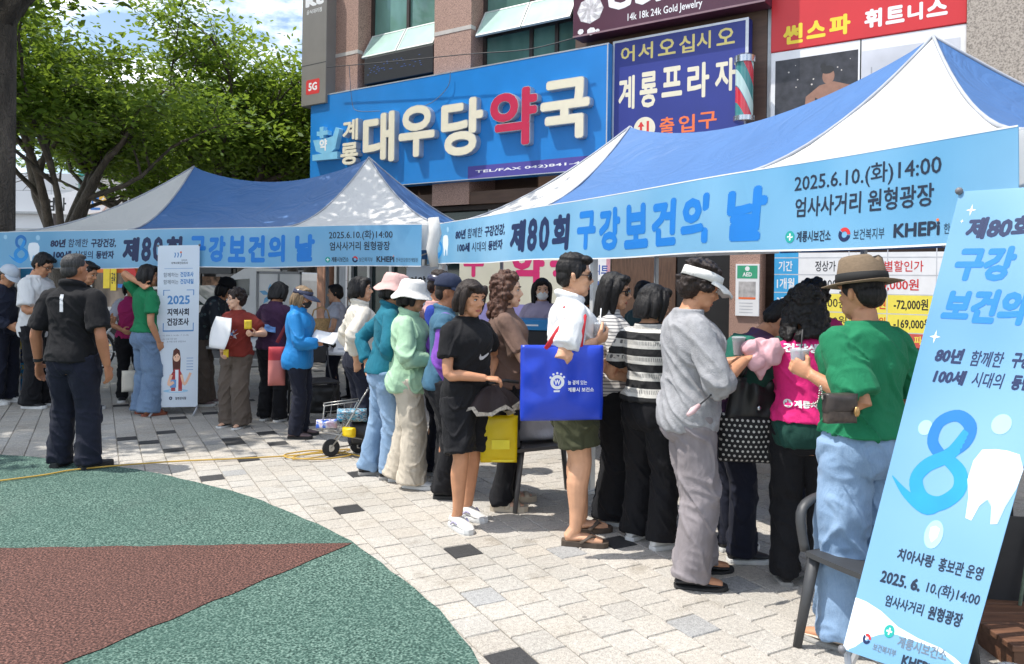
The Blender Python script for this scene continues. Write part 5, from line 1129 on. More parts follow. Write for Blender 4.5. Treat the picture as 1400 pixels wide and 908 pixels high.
        def dp(c):
            n1 = vnoise(c*np.array([9, 9, 3.2])+sd); n2 = 1-np.abs(vnoise(c*np.array([13, 13, 20])+c[:, [2, 0, 1]]*6+sd*1.7))*2.2; n3 = vnoise(c*np.array([20, 20, 26])+sd)
            wz_ = .30+.9*np.exp(-((c[:, 2]-kz)/.09)**2)+1.0*np.exp(-((c[:, 2]-end-.06)/.08)**2)+.9*np.exp(-((c[:, 2]-.76)/.06)**2)
            n4 = np.maximum(0, 1-np.abs(vnoise(c*np.array([11, 11, 4.5])+c[:, [2, 2, 0]]*5+sd*2.1))*5); return am*(n1*1.0+n2*.55*wz_+.18*n3+n4*1.5*np.minimum(1, wz_+.25))
        pm = child('shorts' if end > .38 else 'trousers', P.verts(), P.F, pants['mat'], disp=dp, sm=3)
    # ---------------- upper garment
    def garment(G, name):
        P = Prims(); k = G.get('loose', .016)*.72; hem = G.get('hem', .84); fl = G.get('flare', .008); nz = G.get('top', 1.385)
        rings = []
        for z, w_, d_, y in TOR:
            if z < hem-.001 or z > nz+.001: continue
            t = max(0, (1.05-z)/(1.05-hem)) if hem < 1.05 else 0; e = k*(1 if z < 1.33 else .75)+fl*t; rings.append((z, max(w_+e, (ww*g+k*1.1 if z < 1.2 else 0)), d_+e*(1 if z < 1.33 else .9), y))
        zs = [r[0] for r in TOR]; i = next((i for i, z in enumerate(zs) if z >= hem), 1)
        f = (hem-zs[i-1])/(zs[i]-zs[i-1]) if i else 0; lo = [TOR[i-1][q]+(TOR[i][q]-TOR[i-1][q])*f for q in range(4)]
        if rings[0][0] > hem+.004: rings.insert(0, (hem, max(lo[1]+k+fl, ww*g+k), lo[2]+k+fl, lo[3]))
        P.loft(rings); P.V[-1] = bend(P.V[-1])
        if G.get('collar'): 
            ch = G['collar']; n0 = len(P.V); P.tube([(.075*math.cos(t), -.012+.068*math.sin(t), 1.378+ch*.5-.022*math.sin(t)) for t in np.linspace(0, 2*math.pi, 20)], ch*.55+.008, 8, 1, None, 1); P.V[n0] = bend(P.V[n0])
        sl = G.get('sleeve', .55); slr = G.get('cuff', None)
        if sl > 0:
            for (sgn, sh, el, wr, d, pn) in arms:
                inn = sh.lerp(b1((sgn*.07, -.012, sh_z+.01)), .75); up = Vector((0, 0, .002))
                if sl <= 1: pts = [inn, sh+up, sh.lerp(el, sl*.5), sh.lerp(el, sl)]; r0 = slr*.92 if slr else .055*ag+k*.8; rr_ = [.048*ag+k*.4, .050*ag+k*.4, (.052*ag+k*.8+r0)/2, r0]
                else:
                    q = el.lerp(wr, sl-1); r0 = slr or .034*ag+k*.7; pts = [inn, sh+up, sh.lerp(el, .5), el, el.lerp(q, .5), q]; rr_ = [.048*ag+k*.4, .050*ag+k*.4, .046*ag+k*.7, .042*ag+k*.7, .040*ag+k*.7, r0]
                P.tube(pts, rr_, 14, 1, None, 4)
        am = G.get('fold', .0085); elz = [(a[2], .09) for a in arms]
        def dp(c):
            n1 = vnoise(c*np.array([8, 8, 4])+sd*.7); n2 = 1-np.abs(vnoise(c*np.array([13, 15, 17])+sd*1.3+c[:, [2, 0, 1]]*9))*2.4; n3 = vnoise(c*np.array([22, 22, 18])+sd)
            wz_ = .45+.55*np.exp(-((c[:, 2]-1.02)/.12)**2)
            for p, s_ in elz: wz_ = wz_+.8*np.exp(-(((c-np.array(p))**2).sum(1))/s_**2)
            n4 = np.maximum(0, 1-np.abs(vnoise(c*np.array([9, 9, 6])+c[:, [2, 2, 0]]*6+sd*2.1))*5); out = am*(n1*.9+n2*.38*wz_+.18*n3+n4*1.5*(wz_*.6+.4)); tp = 1-sstep(c[:, 2], 1.33, 1.40); return out*np.maximum(tp, .25)
        return child(name, P.verts(), P.F, G['mat'], disp=dp, sm=G.get('sm', 3))
    S.garment = garment
    if shirt:
        S.shirt = garment(shirt, shirt.get('name', 'shirt'))
        if shirt.get('over'): S.over = garment(shirt['over'], shirt['over'].get('name', 'vest'))
    # ---------------- shoes
    if shoes:
        kind = shoes.get('kind', 'sneaker')
        for (sgn, hp_, kn, an_, ang) in legs:
            Mf = Matrix.Translation((an_.x, an_.y, 0)) @ Matrix.Rotation(-math.radians(ang), 4, 'Z')
            if kind in ('sneaker', 'flat'):
                hgt = 1 if kind == 'sneaker' else .60
                st = [(-.078, .020, .045), (-.070, .031, .075), (-.03, .038, .088), (.02, .041, .085), (.07, .045, .064), (.12, .047, .052), (.160, .036, .042), (.180, .014, .030)]
                V = []; F = []; n = 12
                for y, w_, t in st:
                    for q in range(n): a_ = 2*math.pi*q/n; V.append(Mf @ Vector((w_*1.03*math.cos(a_)+(.006*sgn*-1 if y > .1 else 0), y, max(.014, .018+(t*hgt-.018)*(.5+.5*math.sin(a_))*1.0))))
                for i in range(len(st)-1):
                    for q in range(n): F.append((i*n+q, i*n+(q+1) % n, (i+1)*n+(q+1) % n, (i+1)*n+q))
                F.append(tuple(range(n-1, -1, -1))); F.append(tuple((len(st)-1)*n+q for q in range(n)))
                so_ = child('shoe', V, F, shoes['mat'], remesh=True, vx=.0055, sm=2)
                sol = [(y*1.02-.001, w_*1.10) for y, w_, t in st]; th = shoes.get('thick', .024 if kind == 'sneaker' else .012)
                out = [(w_, y) for y, w_ in sol]+[(-w_, y) for y, w_ in sol[::-1]]; n = len(out)
                V = [Mf @ Vector((x, y, 0)) for x, y in out]+[Mf @ Vector((x*1.02, y*1.01, th*.5)) for x, y in out]+[Mf @ Vector((x*.98, y*.99, th+(.010 if y > .14 else 0))) for x, y in out]
                F = [tuple(range(n))[::-1], tuple(range(2*n, 3*n))]+[(i+l*n, (i+1) % n+l*n, (i+1) % n+n+l*n, i+n+l*n) for i in range(n) for l in (0, 1)]
                o2 = child('sole', V, F, shoes.get('sole', m_solew), remesh=False, smooth=False); o2.parent = so_
                if shoes.get('accent'):
                    V = []; F = []
                    for s_ in (1, -1): 
                        m_ = MB(); m_.tube([Mf @ Vector((s_*.050, .0, .03)), Mf @ Vector((s_*.047, .04, .06)), Mf @ Vector((s_*.044, .075, .045))], [.006, .009, .004], 6); n0 = len(V); V += m_.v; F += [tuple(i+n0 for i in f) for f in m_.f]
                    o3 = child('side_stripe', V, F, shoes['accent'], remesh=False); o3.parent = so_
            else:
                st = [(-.075, .026), (-.05, .036), (.0, .038), (.06, .044), (.12, .049), (.160, .042), (.185, .020)]; th = shoes.get('thick', .028)
                out = [(w_, y) for y, w_ in st]+[(-w_, y) for y, w_ in st[::-1]]; n = len(out); V = [Mf @ Vector((x, y, 0)) for x, y in out]+[Mf @ Vector((x*1.04, y*1.01, th*.9)) for x, y in out]
                F = [tuple(range(n))[::-1], tuple(range(n, 2*n))]+[(i, (i+1) % n, (i+1) % n+n, i+n) for i in range(n)]
                so_ = child('sandal', V, F, shoes.get('sole', shoes['mat']), remesh=False, smooth=False)
                m_ = MB()
                if kind == 'sandal':
                    for y0, z0 in ((.035, .083), (.105, .062)): m_.tube([Mf @ Vector((s_*.047*c_, y0+.01*c_, .022+(z0-.022)*q)) for s_, c_, q in ((-1, 1, 0), (-1, .9, .6), (-1, .4, 1), (1, .4, 1), (1, .9, .6), (1, 1, 0))], .020, 8, flat=.22, up=(0, 1, 0))
                else:
                    tp_ = Mf @ Vector((0, .125, .045))
                    for s_ in (-1, 1): m_.tube([tp_, Mf @ Vector((s_*.03, .09, .065)), Mf @ Vector((s_*.046, .03, .025))], [.008, .014, .012], 8, flat=.5)
                o2 = child('strap', m_.v, m_.f, shoes['mat'], remesh=False); o2.parent = so_
    # ---------------- hair
    if hair and hair[0]:
        st, hc = hair; H_ = Prims(); rr = random.Random(sd)
        def E(c, r, n=16): H_.ell(c, r, n)
        if st in ('short', 'crop'):
            q = 1 if st == 'short' else .93
            E((0, -.010, 1.548), (.086*q, .096*q, .085*q), 20); E((0, -.045, 1.50), (.074*q, .055*q, .062*q))
            if st == 'short': E((.015, .058, 1.604), (.062, .046, .026)); E((-.03, .062, 1.598), (.045, .040, .024)); E((0, -.01, 1.60), (.075, .08, .045)); [H_.ell((s*.077, .008, 1.530), (.012, .030, .040)) for s in (1, -1)]
            else: E((0, .02, 1.600), (.066, .070, .030))
        elif st in ('perm', 'curly'):
            E((0, -.012, 1.552), (.090, .098, .090), 20); E((0, -.05, 1.50), (.086, .068, .080))
            for _ in range(85 if st == 'perm' else 70):
                a = rr.uniform(0, 2*math.pi); z = rr.uniform(-.55, 1); q = math.sqrt(1-max(z, -.55)**2) if z < 1 else 0; y = math.sin(a)*q
                if y > .55 and z < .45: continue
                E((math.cos(a)*q*.090, -.012+y*.098, 1.548+z*.088), [rr.uniform(.018, .030)]*3, 8)
            if st == 'curly':
                for _ in range(110):
                    a = rr.uniform(math.pi*.95, math.pi*2.05); z = rr.uniform(1.32, 1.52); q = .088+.03*(1.52-z)/.2; E((math.cos(a)*q*1.05, math.sin(a)*q*.9-.005, z), [rr.uniform(.02, .032)]*3, 8)
                for s in (1, -1):
                    for _ in range(22): E((s*rr.uniform(.072, .105), rr.uniform(.0, .045), rr.uniform(1.36, 1.56)), [rr.uniform(.014, .024)]*3, 8)
        else:
            E((0, -.010, 1.548), (.088, .098, .088), 20); E((0, -.045, 1.50), (.082, .064, .085)); E((.02, .052, 1.594), (.062, .048, .030))
            bt = {'bob': 1.400, 'short_bob': 1.435, 'long': 1.27, 'tied': 1.46, 'bun': 1.46, 'pony': 1.46}[st]
            if st in ('bob', 'short_bob', 'long'):
                for s in (1, -1):
                    H_.tube([(s*.058, .030, 1.590), (s*.080, .028, 1.545), (s*.086, .022, 1.48), (s*.080, .020, max(bt, 1.36))], [.020, .021, .020, .012], 10, 1.4, (1, 0, 0)); H_.tube([(s*.055, -.03, 1.57), (s*.080, -.03, 1.5), (s*.082, -.035, bt+.01)], [.036, .038, .022], 10)
                H_.tube([(0, -.06, 1.56), (0, -.075, 1.47), (0, -.07, bt)], [.07, .085, .070] if st != 'long' else [.07, .08, .075], 14, .55, (1, 0, 0))
                if st != 'long': H_.tube([(-.055, .074, 1.587), (-.01, .088, 1.578), (.045, .078, 1.583)], [.020, .022, .020], 8, .7, (0, 0, 1)); H_.tube([(-.05, .07, 1.60), (-.065, .068, 1.56), (-.072, .058, 1.52)], [.02, .02, .012], 8)
                else: H_.tube([(.02, .062, 1.605), (.062, .062, 1.565), (.079, .045, 1.50)], [.022, .020, .014], 8); H_.tube([(.0, .066, 1.603), (-.06, .062, 1.565), (-.079, .045, 1.50)], [.022, .020, .014], 8)
            if st == 'bun': E((0, -.115, 1.53), (.045, .042, .045)); 
            if st == 'pony': H_.tube([(0, -.09, 1.56), (0, -.135, 1.52), (0, -.125, 1.42), (0, -.11, 1.33)], [.025, .034, .034, .012], 10)
            if st == 'tied':
                for s in (1, -1): E((s*.078, .0, 1.51), (.014, .035, .05))
        cur = st in ('perm', 'curly'); fz = np.array([38, 38, 38] if cur else [70, 70, 9.0]); am = .007 if cur else .0035
        if st == 'crop': am = .0015
        hr = H_.verts()
        if hat:
            kd_ = hat['kind']; mk_ = hr[:, 2] > 1.535; rad = np.hypot(hr[:, 0]/.088, hr[:, 1]/.098); f_ = np.where(mk_ & (rad > .97) & ((hr[:, 2] < 1.605) | (kd_ != 'visor')), .97/np.maximum(rad, 1e-6), 1); hr[:, 0] *= f_; hr[:, 1] *= f_
            if kd_ != 'visor': hr[:, 2] = np.where(mk_, 1.535+(hr[:, 2]-1.535)*.72, hr[:, 2])
        hv = hx(hr); HI = np.linalg.inv(HM)
        def dh(c): q = c @ HI[:3, :3].T+HI[:3, 3]; return am*(vnoise(q*fz+sd)+.5*vnoise(q*fz*2.1+3))
        child('hair', hv, H_.F, hairm('hair_'+hc, HAIR[hc]), disp=dh, vx=.0048 if vox < .008 else .007, sm=1)
    # ---------------- face
    def hc(name, mbs, m, remesh=False, **kw): return child(name, hx(mbs.v), mbs.f, m, remesh=remesh, **kw)
    S.hc = hc
    for s in (1, -1):
        m_ = MB(); m_.ell((s*.031, .0835, 1.5115), (.0135, .0075, .0060), 10); e_ = hc('eye', m_, m_eyew)
        m_ = MB(); m_.ell((s*.031, .0885, 1.5115), (.0062, .0040, .0058), 8); m_.tube([(s*.017, .0875, 1.512), (s*.026, .0915, 1.5185), (s*.036, .0905, 1.519), (s*.046, .083, 1.514)], [.0012, .0022, .0024, .0012], 6); i_ = hc('iris', m_, m_iris); i_.parent = e_
        m_ = MB(); m_.tube([(s*.013, .0935, 1.533), (s*.026, .0945, 1.539), (s*.038, .090, 1.539), (s*.050, .079, 1.533)], [.003, .0042, .0036, .0015], 6, flat=.6); hc('eyebrow', m_, hairm('hair_dark', HAIR['dark']))
    if not mask:
        m_ = MB(); m_.tube([(-.024, .089, 1.4415), (-.010, .0955, 1.4465), (0, .0962, 1.4450), (.010, .0955, 1.4465), (.024, .089, 1.4415)], [.0010, .0034, .0036, .0034, .0010], 8); m_.tube([(-.020, .089, 1.440), (-.008, .0930, 1.4375), (.008, .0930, 1.4375), (.020, .089, 1.440)], [.001, .0042, .0042, .001], 8); hc('mouth', m_, mat('lips', '#a85c50', .4, .08))
    if specs:
        m_ = MB(); f_ = MB(); sz = 1 if specs == 'sun' else .9
        for s in (1, -1):
            pts = [(s*(.034+.025*sz*math.cos(t)), .100-.004*abs(math.cos(t))-(.012 if math.cos(t) > .3 else 0)*1, 1.510+.020*sz*math.sin(t)) for t in np.linspace(0, 2*math.pi, 17)]
            f_.tube(pts, .0028, 6); 
            if specs == 'sun': m_.ell((s*.034, .098, 1.510), (.026, .006, .021), 12)
            f_.tube([(s*.058, .088, 1.516), (s*.079, .05, 1.516), (s*.083, -.01, 1.512), (s*.082, -.03, 1.49)], .0030, 6)
        f_.tube([(-.010, .101, 1.514), (0, .107, 1.517), (.010, .101, 1.514)], .0028, 6); o2 = hc('glasses' if specs != 'sun' else 'sunglasses', f_, m_gl)
        if specs == 'sun': l_ = hc('lens', m_, m_lens); l_.parent = o2
    if mask:
        P = Prims(); P.ell((0, .052, 1.452), (.060, .062, .056)); P.ell((0, .075, 1.470), (.036, .045, .034)); o2 = child('mask', hx(P.verts()), P.F, mask, vx=.005)
        m_ = MB()
        for s in (1, -1): m_.tube([(s*.055, .07, 1.475), (s*.08, .02, 1.50), (s*.086, -.008, 1.50), (s*.08, .0, 1.46), (s*.056, .06, 1.43)], .002, 5)
        l_ = hc('ear_loop', m_, m_white); l_.parent = o2
    # ---------------- hats
    def hatl(prof, ey=1.16, n=30, cy=.0, wob=0, tilt=0):
        V = []; F = []
        for r, z in prof:
            for k in range(n):
                t = 2*math.pi*k/n; wv = wob*(math.sin(3*t+sd)+.6*math.sin(5*t+2*sd))*(r/.15); V.append((r*math.cos(t), cy+r*ey*math.sin(t)*1.0, z+wv+tilt*math.sin(t)*max(0, r-.095)*8))
        for i in range(len(prof)-1):
            for k in range(n): F.append((i*n+k, i*n+(k+1) % n, (i+1)*n+(k+1) % n, (i+1)*n+k))
        return V, F
    if hat:
        kd = hat['kind']; m = hat['mat']
        if kd == 'bucket':
            V, F = hatl([(.002, 1.652), (.05, 1.650), (.078, 1.640), (.090, 1.615), (.099, 1.565), (.102, 1.552), (.118, 1.535), (.142, 1.505), (.146, 1.500), (.140, 1.498), (.116, 1.526), (.098, 1.545), (.095, 1.58)], wob=.010)
            o2 = child('sun_hat', hx(V), F, m, remesh=False, disp=lambda c: .0035*vnoise(c*28+sd))
        elif kd == 'fedora':
            V, F = hatl([(.002, 1.648), (.045, 1.655), (.068, 1.668), (.080, 1.655), (.090, 1.60), (.098, 1.552), (.112, 1.549), (.140, 1.546), (.152, 1.548), (.152, 1.544), (.138, 1.541), (.098, 1.545)], wob=.003, tilt=-.014, ey=1.18)
            V = [(x, y, z-(.020*math.exp(-(x/.018)**2) if z > 1.63 else 0)) for x, y, z in V]; o2 = child('fedora', hx(V), F, m, remesh=False)
            V, F = hatl([(.0975, 1.556), (.0995, 1.557), (.0965, 1.592), (.0925, 1.594)], ey=1.18); b_ = child('hat_band', hx(V), F, mat('hat_band_black', (.012, .012, .012), .8), remesh=False); b_.parent = o2
        elif kd in ('cap', 'visor'):
            if kd == 'cap': V, F = hatl([(.002, 1.655), (.04, 1.651), (.070, 1.632), (.090, 1.600), (.097, 1.565), (.097, 1.548), (.093, 1.548)], ey=1.12); o2 = child('cap', hx(V), F, m, remesh=False)
            else: V, F = hatl([(.094, 1.540), (.098, 1.541), (.095, 1.588), (.091, 1.588)], ey=1.12, wob=.002); o2 = child('visor', hx(V), F, m, remesh=False)
            ln = hat.get('bill', .075); dr = hat.get('drop', .030); V = []; F = []; na, nr = 17, 6; wd = hat.get('wide', 1.0)
            for lay in (0, 1):
                for i in range(na):
                    t = math.pi*(.5+(i/(na-1)-.5)*.86*wd)
                    for j in range(nr):
                        q = j/(nr-1); e = math.sin(math.pi*i/(na-1))**.6; ext = ln*q*e; rr2 = .096
                        wv = hat.get('wavy', 0)*math.sin(i*2.2)*q; V.append((rr2*math.cos(t)+math.cos(t)*ext*.5, rr2*1.12*math.sin(t)+ext, 1.552-dr*q*q*e-.018*abs(math.cos(t))**2*q+wv-.0035*lay))
            N1 = na*nr
            for i in range(na-1):
                for j in range(nr-1): q = i*nr+j; F += [(q, q+nr, q+nr+1, q+1), (N1+q, N1+q+1, N1+q+nr+1, N1+q+nr)]
            for i in range(na-1): q = i*nr+nr-1; F.append((q, q+nr, N1+q+nr, N1+q))
            b_ = child('bill', hx(V), F, hat.get('billmat', m), remesh=False); b_.parent = o2
    return S

from mathutils.bvhtree import BVHTree
def print_on(S, ob, front=True):
    """Art laid on a garment seen from the front or the back (metres, local to the person)"""
    me = ob.data; bv = BVHTree.FromPolygons([v.co for v in me.vertices], [tuple(p.vertices) for p in me.polygons]); sg = 1 if front else -1
    def fn(u, v, off):
        x = u if not front else -u
        hit = bv.ray_cast(Vector((x, sg*1.0, v)), Vector((0, -sg, 0)))
        p = hit[0] if hit[0] is not None else Vector((x, sg*.12, v)); return Vector((p.x, p.y+sg*off, p.z))
    return Art(fn, base=.003, step=.00015)
# ------------------------------------------------------------------ cloth materials
k_black = cloth('black_cotton', (.009, .009, .0105)); k_blackp = cloth('black_trouser_cloth', (.008, .008, .010), .8); k_navy = cloth('navy_trouser_cloth', (.012, .014, .026)); k_navyj = cloth('navy_jacket_cloth', (.016, .02, .038), .6)
k_white = cloth('white_cotton', (.74, .74, .73), var=.05); k_offw = cloth('ivory_cotton', (.66, .61, .52), var=.06); k_cream = cloth('cream_linen_trouser', (.52, .46, .37), var=.08)
k_teal = cloth('teal_knit', (.012, .14, .20)); k_mint = cloth('mint_linen', (.36, .55, .37), var=.09, scale=4); k_royal = cloth('royal_blue_cotton', (.02, .05, .32)); k_purple = cloth('purple_sleeve', (.20, .07, .40)); k_vest = cloth('slate_blue_vest', (.05, .13, .20))
k_brown = cloth('taupe_brown_cotton', (.17, .105, .08)); k_khaki = cloth('olive_shorts', (.055, .058, .030)); k_greyk = cloth('grey_marl_knit', (.31, .31, .32), .95, .10, .9, 170, 30); k_mauve = cloth('faded_mauve_denim', (.24, .215, .222), var=.2, scale=6)
k_green = cloth('emerald_linen', (.012, .17, .075), var=.10, scale=4); k_green2 = cloth('green_tee', (.015, .20, .08)); k_pink = cloth('hot_pink_vest', (.72, .025, .19), var=.05); k_pinkd = cloth('magenta_vest', (.42, .03, .14), var=.08); k_rust = cloth('rust_red_tee', (.20, .028, .020)); k_taupe = cloth('taupe_trousers', (.115, .09, .072)); k_blue = cloth('azure_jacket', (.015, .20, .50), .55, .06, .2, 120); k_lav = cloth('pale_staff_vest', (.48, .49, .55)); k_bottle = cloth('bottle_green_shirt', (.012, .055, .042)); k_dpurple = cloth('dark_plum_cloth', (.05, .02, .05))
def denim(name, a, b): return mat_fn(name, lambda N, L, co: mixc(N, L, math_(N, L, 'MULTIPLY', noise_(N, L, co, 300, 2, (1, 1, .2)), .5), ramp_(N, L, noise_(N, L, co, 5, 4), (.32, a), (.68, b)), (.35, .45, .58)), rough=.9, bump=.4, bscale=260, sheen=.1, spec=.2)
_dn0 = denim
def denim(*a): m = _dn0(*a); wrinkle(m, .3); return m
k_denl = denim('light_denim', (.12, .22, .36), (.22, .34, .50)); k_denm = denim('mid_denim', (.05, .10, .19), (.11, .19, .31)); k_denf = denim('faded_loose_denim', (.13, .23, .38), (.20, .32, .48))
def sep(N, L, co): n = N.new('ShaderNodeSeparateXYZ'); L.new(co, n.inputs[0]); return n.outputs
def band(N, L, v, per, duty): return math_(N, L, 'LESS_THAN', math_(N, L, 'FRACT', math_(N, L, 'MULTIPLY', v, 1/per)), duty)
def f_bw(N, L, co):
    s = sep(N, L, co); b = band(N, L, math_(N, L, 'ADD', s[2], math_(N, L, 'MULTIPLY', noise_(N, L, co, 4, 2), .012)), .094, .48)
    z = math_(N, L, 'FRACT', math_(N, L, 'MULTIPLY', s[2], 1/.094)); inb = math_(N, L, 'MULTIPLY', math_(N, L, 'GREATER_THAN', z, .62), math_(N, L, 'LESS_THAN', z, .86))
    ang = math_(N, L, 'ARCTAN2', s[0], s[1]); mk = math_(N, L, 'MULTIPLY', math_(N, L, 'LESS_THAN', math_(N, L, 'FRACT', math_(N, L, 'MULTIPLY', ang, 13)), .35), inb)
    return mixc(N, L, b, mixc(N, L, mk, (.62, .60, .55), (.12, .115, .11)), (.015, .015, .016))
k_bw = mat_fn('black_white_striped_knit', f_bw, rough=.9, bump=.6, bscale=200)
wrinkle(k_bw, .4)
k_stripe = mat_fn('thin_grey_striped_jersey', lambda N, L, co: mixc(N, L, band(N, L, sep(N, L, co)[2], .021, .30), (.60, .58, .55), (.16, .16, .17)), rough=.9, bump=.3, bscale=200)
def f_pl(N, L, co):
    s = sep(N, L, co); a = band(N, L, s[2], .05, .3); b = band(N, L, s[0], .05, .3); c = mixc(N, L, math_(N, L, 'MULTIPLY', a, .6), (.055, .022, .06), (.13, .035, .09)); return mixc(N, L, math_(N, L, 'MULTIPLY', b, .6), c, (.035, .02, .09))
k_plaid = mat_fn('purple_plaid_cloth', f_pl, rough=.85, bump=.3, bscale=200)
def f_fl(N, L, co):
    v = N.new('ShaderNodeTexVoronoi'); v.inputs['Scale'].default_value = 11; L.new(co, v.inputs['Vector']); d = v.outputs['Distance']; return mixc(N, L, math_(N, L, 'LESS_THAN', d, .28), (.022, .026, .032), ramp_(N, L, d, (0, (.40, .08, .08)), (.08, (.30, .20, .19)), (.16, (.05, .10, .09)), (.3, (.10, .12, .13))))
k_floral = mat_fn('dark_floral_cloth', f_fl, rough=.85, bump=.2, bscale=200)
s_black = mat('black_shoe', (.018, .018, .02), .55, .15, 12); s_white = mat('white_shoe', (.62, .61, .58), .6, .08, 12); s_beige = mat('beige_sandal', (.50, .43, .33), .7, .08, 10); s_brown = mat('brown_flip_flop', (.075, .055, .04), .7, .12, 10); s_tan = mat('tan_shoe', (.38, .28, .20), .6, .1, 10); s_mauve = mat('mauve_shoe', (.16, .11, .11), .7, .1, 10); s_grey = mat('grey_shoe', (.2, .2, .21), .7, .1, 10)
h_pink = cloth('pink_hat_cotton', (.60, .38, .35), var=.06); h_white = cloth('white_hat_cotton', (.70, .68, .64), var=.06); h_straw = mat('straw_hat', (.19, .135, .085), .85, .14, 60, .6, 220, stretch=(1, 1, 3)); h_navy = cloth('navy_cap_cotton', (.022, .03, .06)); h_visn = mat('navy_visor_plastic', (.03, .035, .075), .3, .1, coat=.3); h_black = cloth('black_hat_cotton', (.012, .012, .013))
FR = lambda x, y, z, pole=(.6, -.5, -.4), pn=None: ((x, y, z), pole, pn); FL = lambda x, y, z, pole=(-.6, -.5, -.4), pn=None: ((x, y, z), pole, pn)
Q1 = 'people at the left tent'; Q2 = 'people queueing at the right tent'
# ------------------------------------------------------------------ left tent, from the left edge
person('man in navy jacket and white cap looking down at the left edge', (2, 551), 362, 95, male=True, head=(0, 30), R=FR(.16, .2, .92), L=FL(-.16, .22, .95), hair=('crop', 'dark'), shirt=dict(mat=k_navyj, hem=.80, sleeve=1.95, loose=.03, collar=.025, name='jacket'), pants=dict(mat=k_navy, knee=.085, ankle=.09), shoes=dict(mat=s_white, sole=m_solew), hat=dict(kind='cap', mat=cloth('cap_white_blue', (.55, .60, .66))), group=Q1, vox=.0085)
person('young man with black hair and glasses in a loose white t-shirt', (48, 556), 345, 88, male=True, head=(0, 28), R=FR(.12, .24, 1.02), L=FL(-.12, .25, 1.02), hair=('short', 'black'), shirt=dict(mat=k_white, hem=.74, sleeve=.85, loose=.035), pants=dict(mat=k_blackp, knee=.10, ankle=.10), shoes=dict(mat=s_black, sole=m_solew), specs='clear', group=Q1, vox=.008)
pm = person('broad man in black polo seen from behind with a white stripe on his collar', (97, 641), 347, 8, 'c', male=True, girth=1.04, head=(6, 0), R=((.285, .0, .79), (.5, -.7, 0)), L=((-.30, .02, .79), (-.5, -.7, 0)), feet=((.14, .02, 22), (-.13, .04, -8)), hair=('crop', 'grey'), shirt=dict(mat=k_black, hem=.82, sleeve=.86, loose=.026, collar=.03, cuff=.085), pants=dict(mat=k_navy, knee=.092, ankle=.092, fold=.009), shoes=dict(mat=s_black, sole=m_soleb, thick=.032), curl=(.45, .5))
a = print_on(pm, pm.shirt, False); K_ = pm.K; [a.rect(-.014*K_, (1.19+.01*q_)*K_, .014*K_, (1.2+.01*q_)*K_, mat('reflective_white', (.62, .63, .65), .4), 4) for q_ in range(13)]; 
for i in range(1): a.build('back_stripe', pm.shirt)
wp = pm.arms[1]; m_ = MB(); e_, w_ = wp[2], wp[3]; c_ = e_.lerp(w_, .88); d_ = (w_-e_).normalized()*.012
m_.tube([(c_-d_)*K_, (c_+d_)*K_], .034*K_, 14); m_.build('wrist_band', s_black, pm.o, smooth='auto')
person('dark haired man in pale jeans half hidden behind the black polo', (112, 562), 358, 80, male=True, head=(10, 18), R=FR(.14, .22, 1.0), L=FL(-.14, .22, 1.0), hair=('short', 'black'), shirt=dict(mat=k_black, hem=.80, sleeve=.8, loose=.02), pants=dict(mat=k_denl, knee=.08, ankle=.085), shoes=dict(mat=s_grey), group=Q1, vox=.009)
pv_ = person('woman in magenta vest with black hair behind the green top', (178, 548), 380, 150, head=(0, 15), R=FR(.12, .2, .95), L=FL(-.12, .2, .95), hair=('bob', 'black'), shirt=dict(mat=k_lav, hem=.82, sleeve=.8, loose=.014, over=dict(mat=k_pinkd, hem=.83, sleeve=0, loose=.024)), pants=dict(mat=k_blackp, knee=.07, ankle=.07), shoes=dict(mat=s_black), group=Q1, vox=.009)
person('woman in green t-shirt and torn jeans raising her arm to her black hair', (198, 567), 362, 40, head=(20, 5), R=((.19, .05, .80), (.4, -.6, 0)), L=(('px', (192, 388), -.10), (-1, -.2, .2), (1, 0, 0)), hair=('bob', 'black'), shirt=dict(mat=k_green2, hem=.90, sleeve=.7, loose=.026), pants=dict(mat=k_denm, knee=.11, ankle=.125, waist=1.0), shoes=dict(kind='sandal', mat=mat('brick_sandal', (.3, .09, .05), .6), thick=.03), group=Q1, vox=.0085)
person('woman in dark floral top and black cap bending over behind the survey stand', (280, 572), 398, 85, lean=34, head=(0, -18), R=FR(.12, .42, .95), L=FL(-.12, .45, .95), hair=('bob', 'black'), shirt=dict(mat=k_floral, hem=.80, sleeve=1.3, loose=.035), pants=dict(mat=k_taupe, knee=.10, ankle=.11), shoes=dict(mat=s_mauve), hat=dict(kind='cap', mat=h_black, bill=.10), group=Q1, vox=.0085, h=1.62, Y=9.35)
pr_ = person('smiling woman in rust red t-shirt with a blue star holding papers', (322, 583), 396, 197, 'd', girth=1.1, head=(34, 4), R=(('px', (304, 482), -.22), (.6, -.4, -.3), (-1, .2, 0)), L=(('px', (347, 457), -.30), (-.6, -.3, -.5), (.6, 0, .8)), hair=('perm', 'dark'), shirt=dict(mat=k_rust, hem=.84, sleeve=.72, loose=.03), pants=dict(mat=k_taupe, knee=.105, ankle=.12, fold=.009), shoes=dict(kind='flat', mat=s_black), group=Q1, vox=.0072, curl=(.6, .8))
a = print_on(pr_, pr_.shirt); K_ = pr_.K; sb = mat('star_blue', (.04, .14, .36), .6, .2, 20); sw_ = mat('star_grey', (.42, .40, .42), .6, .1, 20)
st_ = lambda x, y, r, m: a.poly([(x+r*(1 if q % 2 == 0 else .42)*math.sin(math.pi*q/5), y+r*(1 if q % 2 == 0 else .42)*math.cos(math.pi*q/5)) for q in range(10)], m)
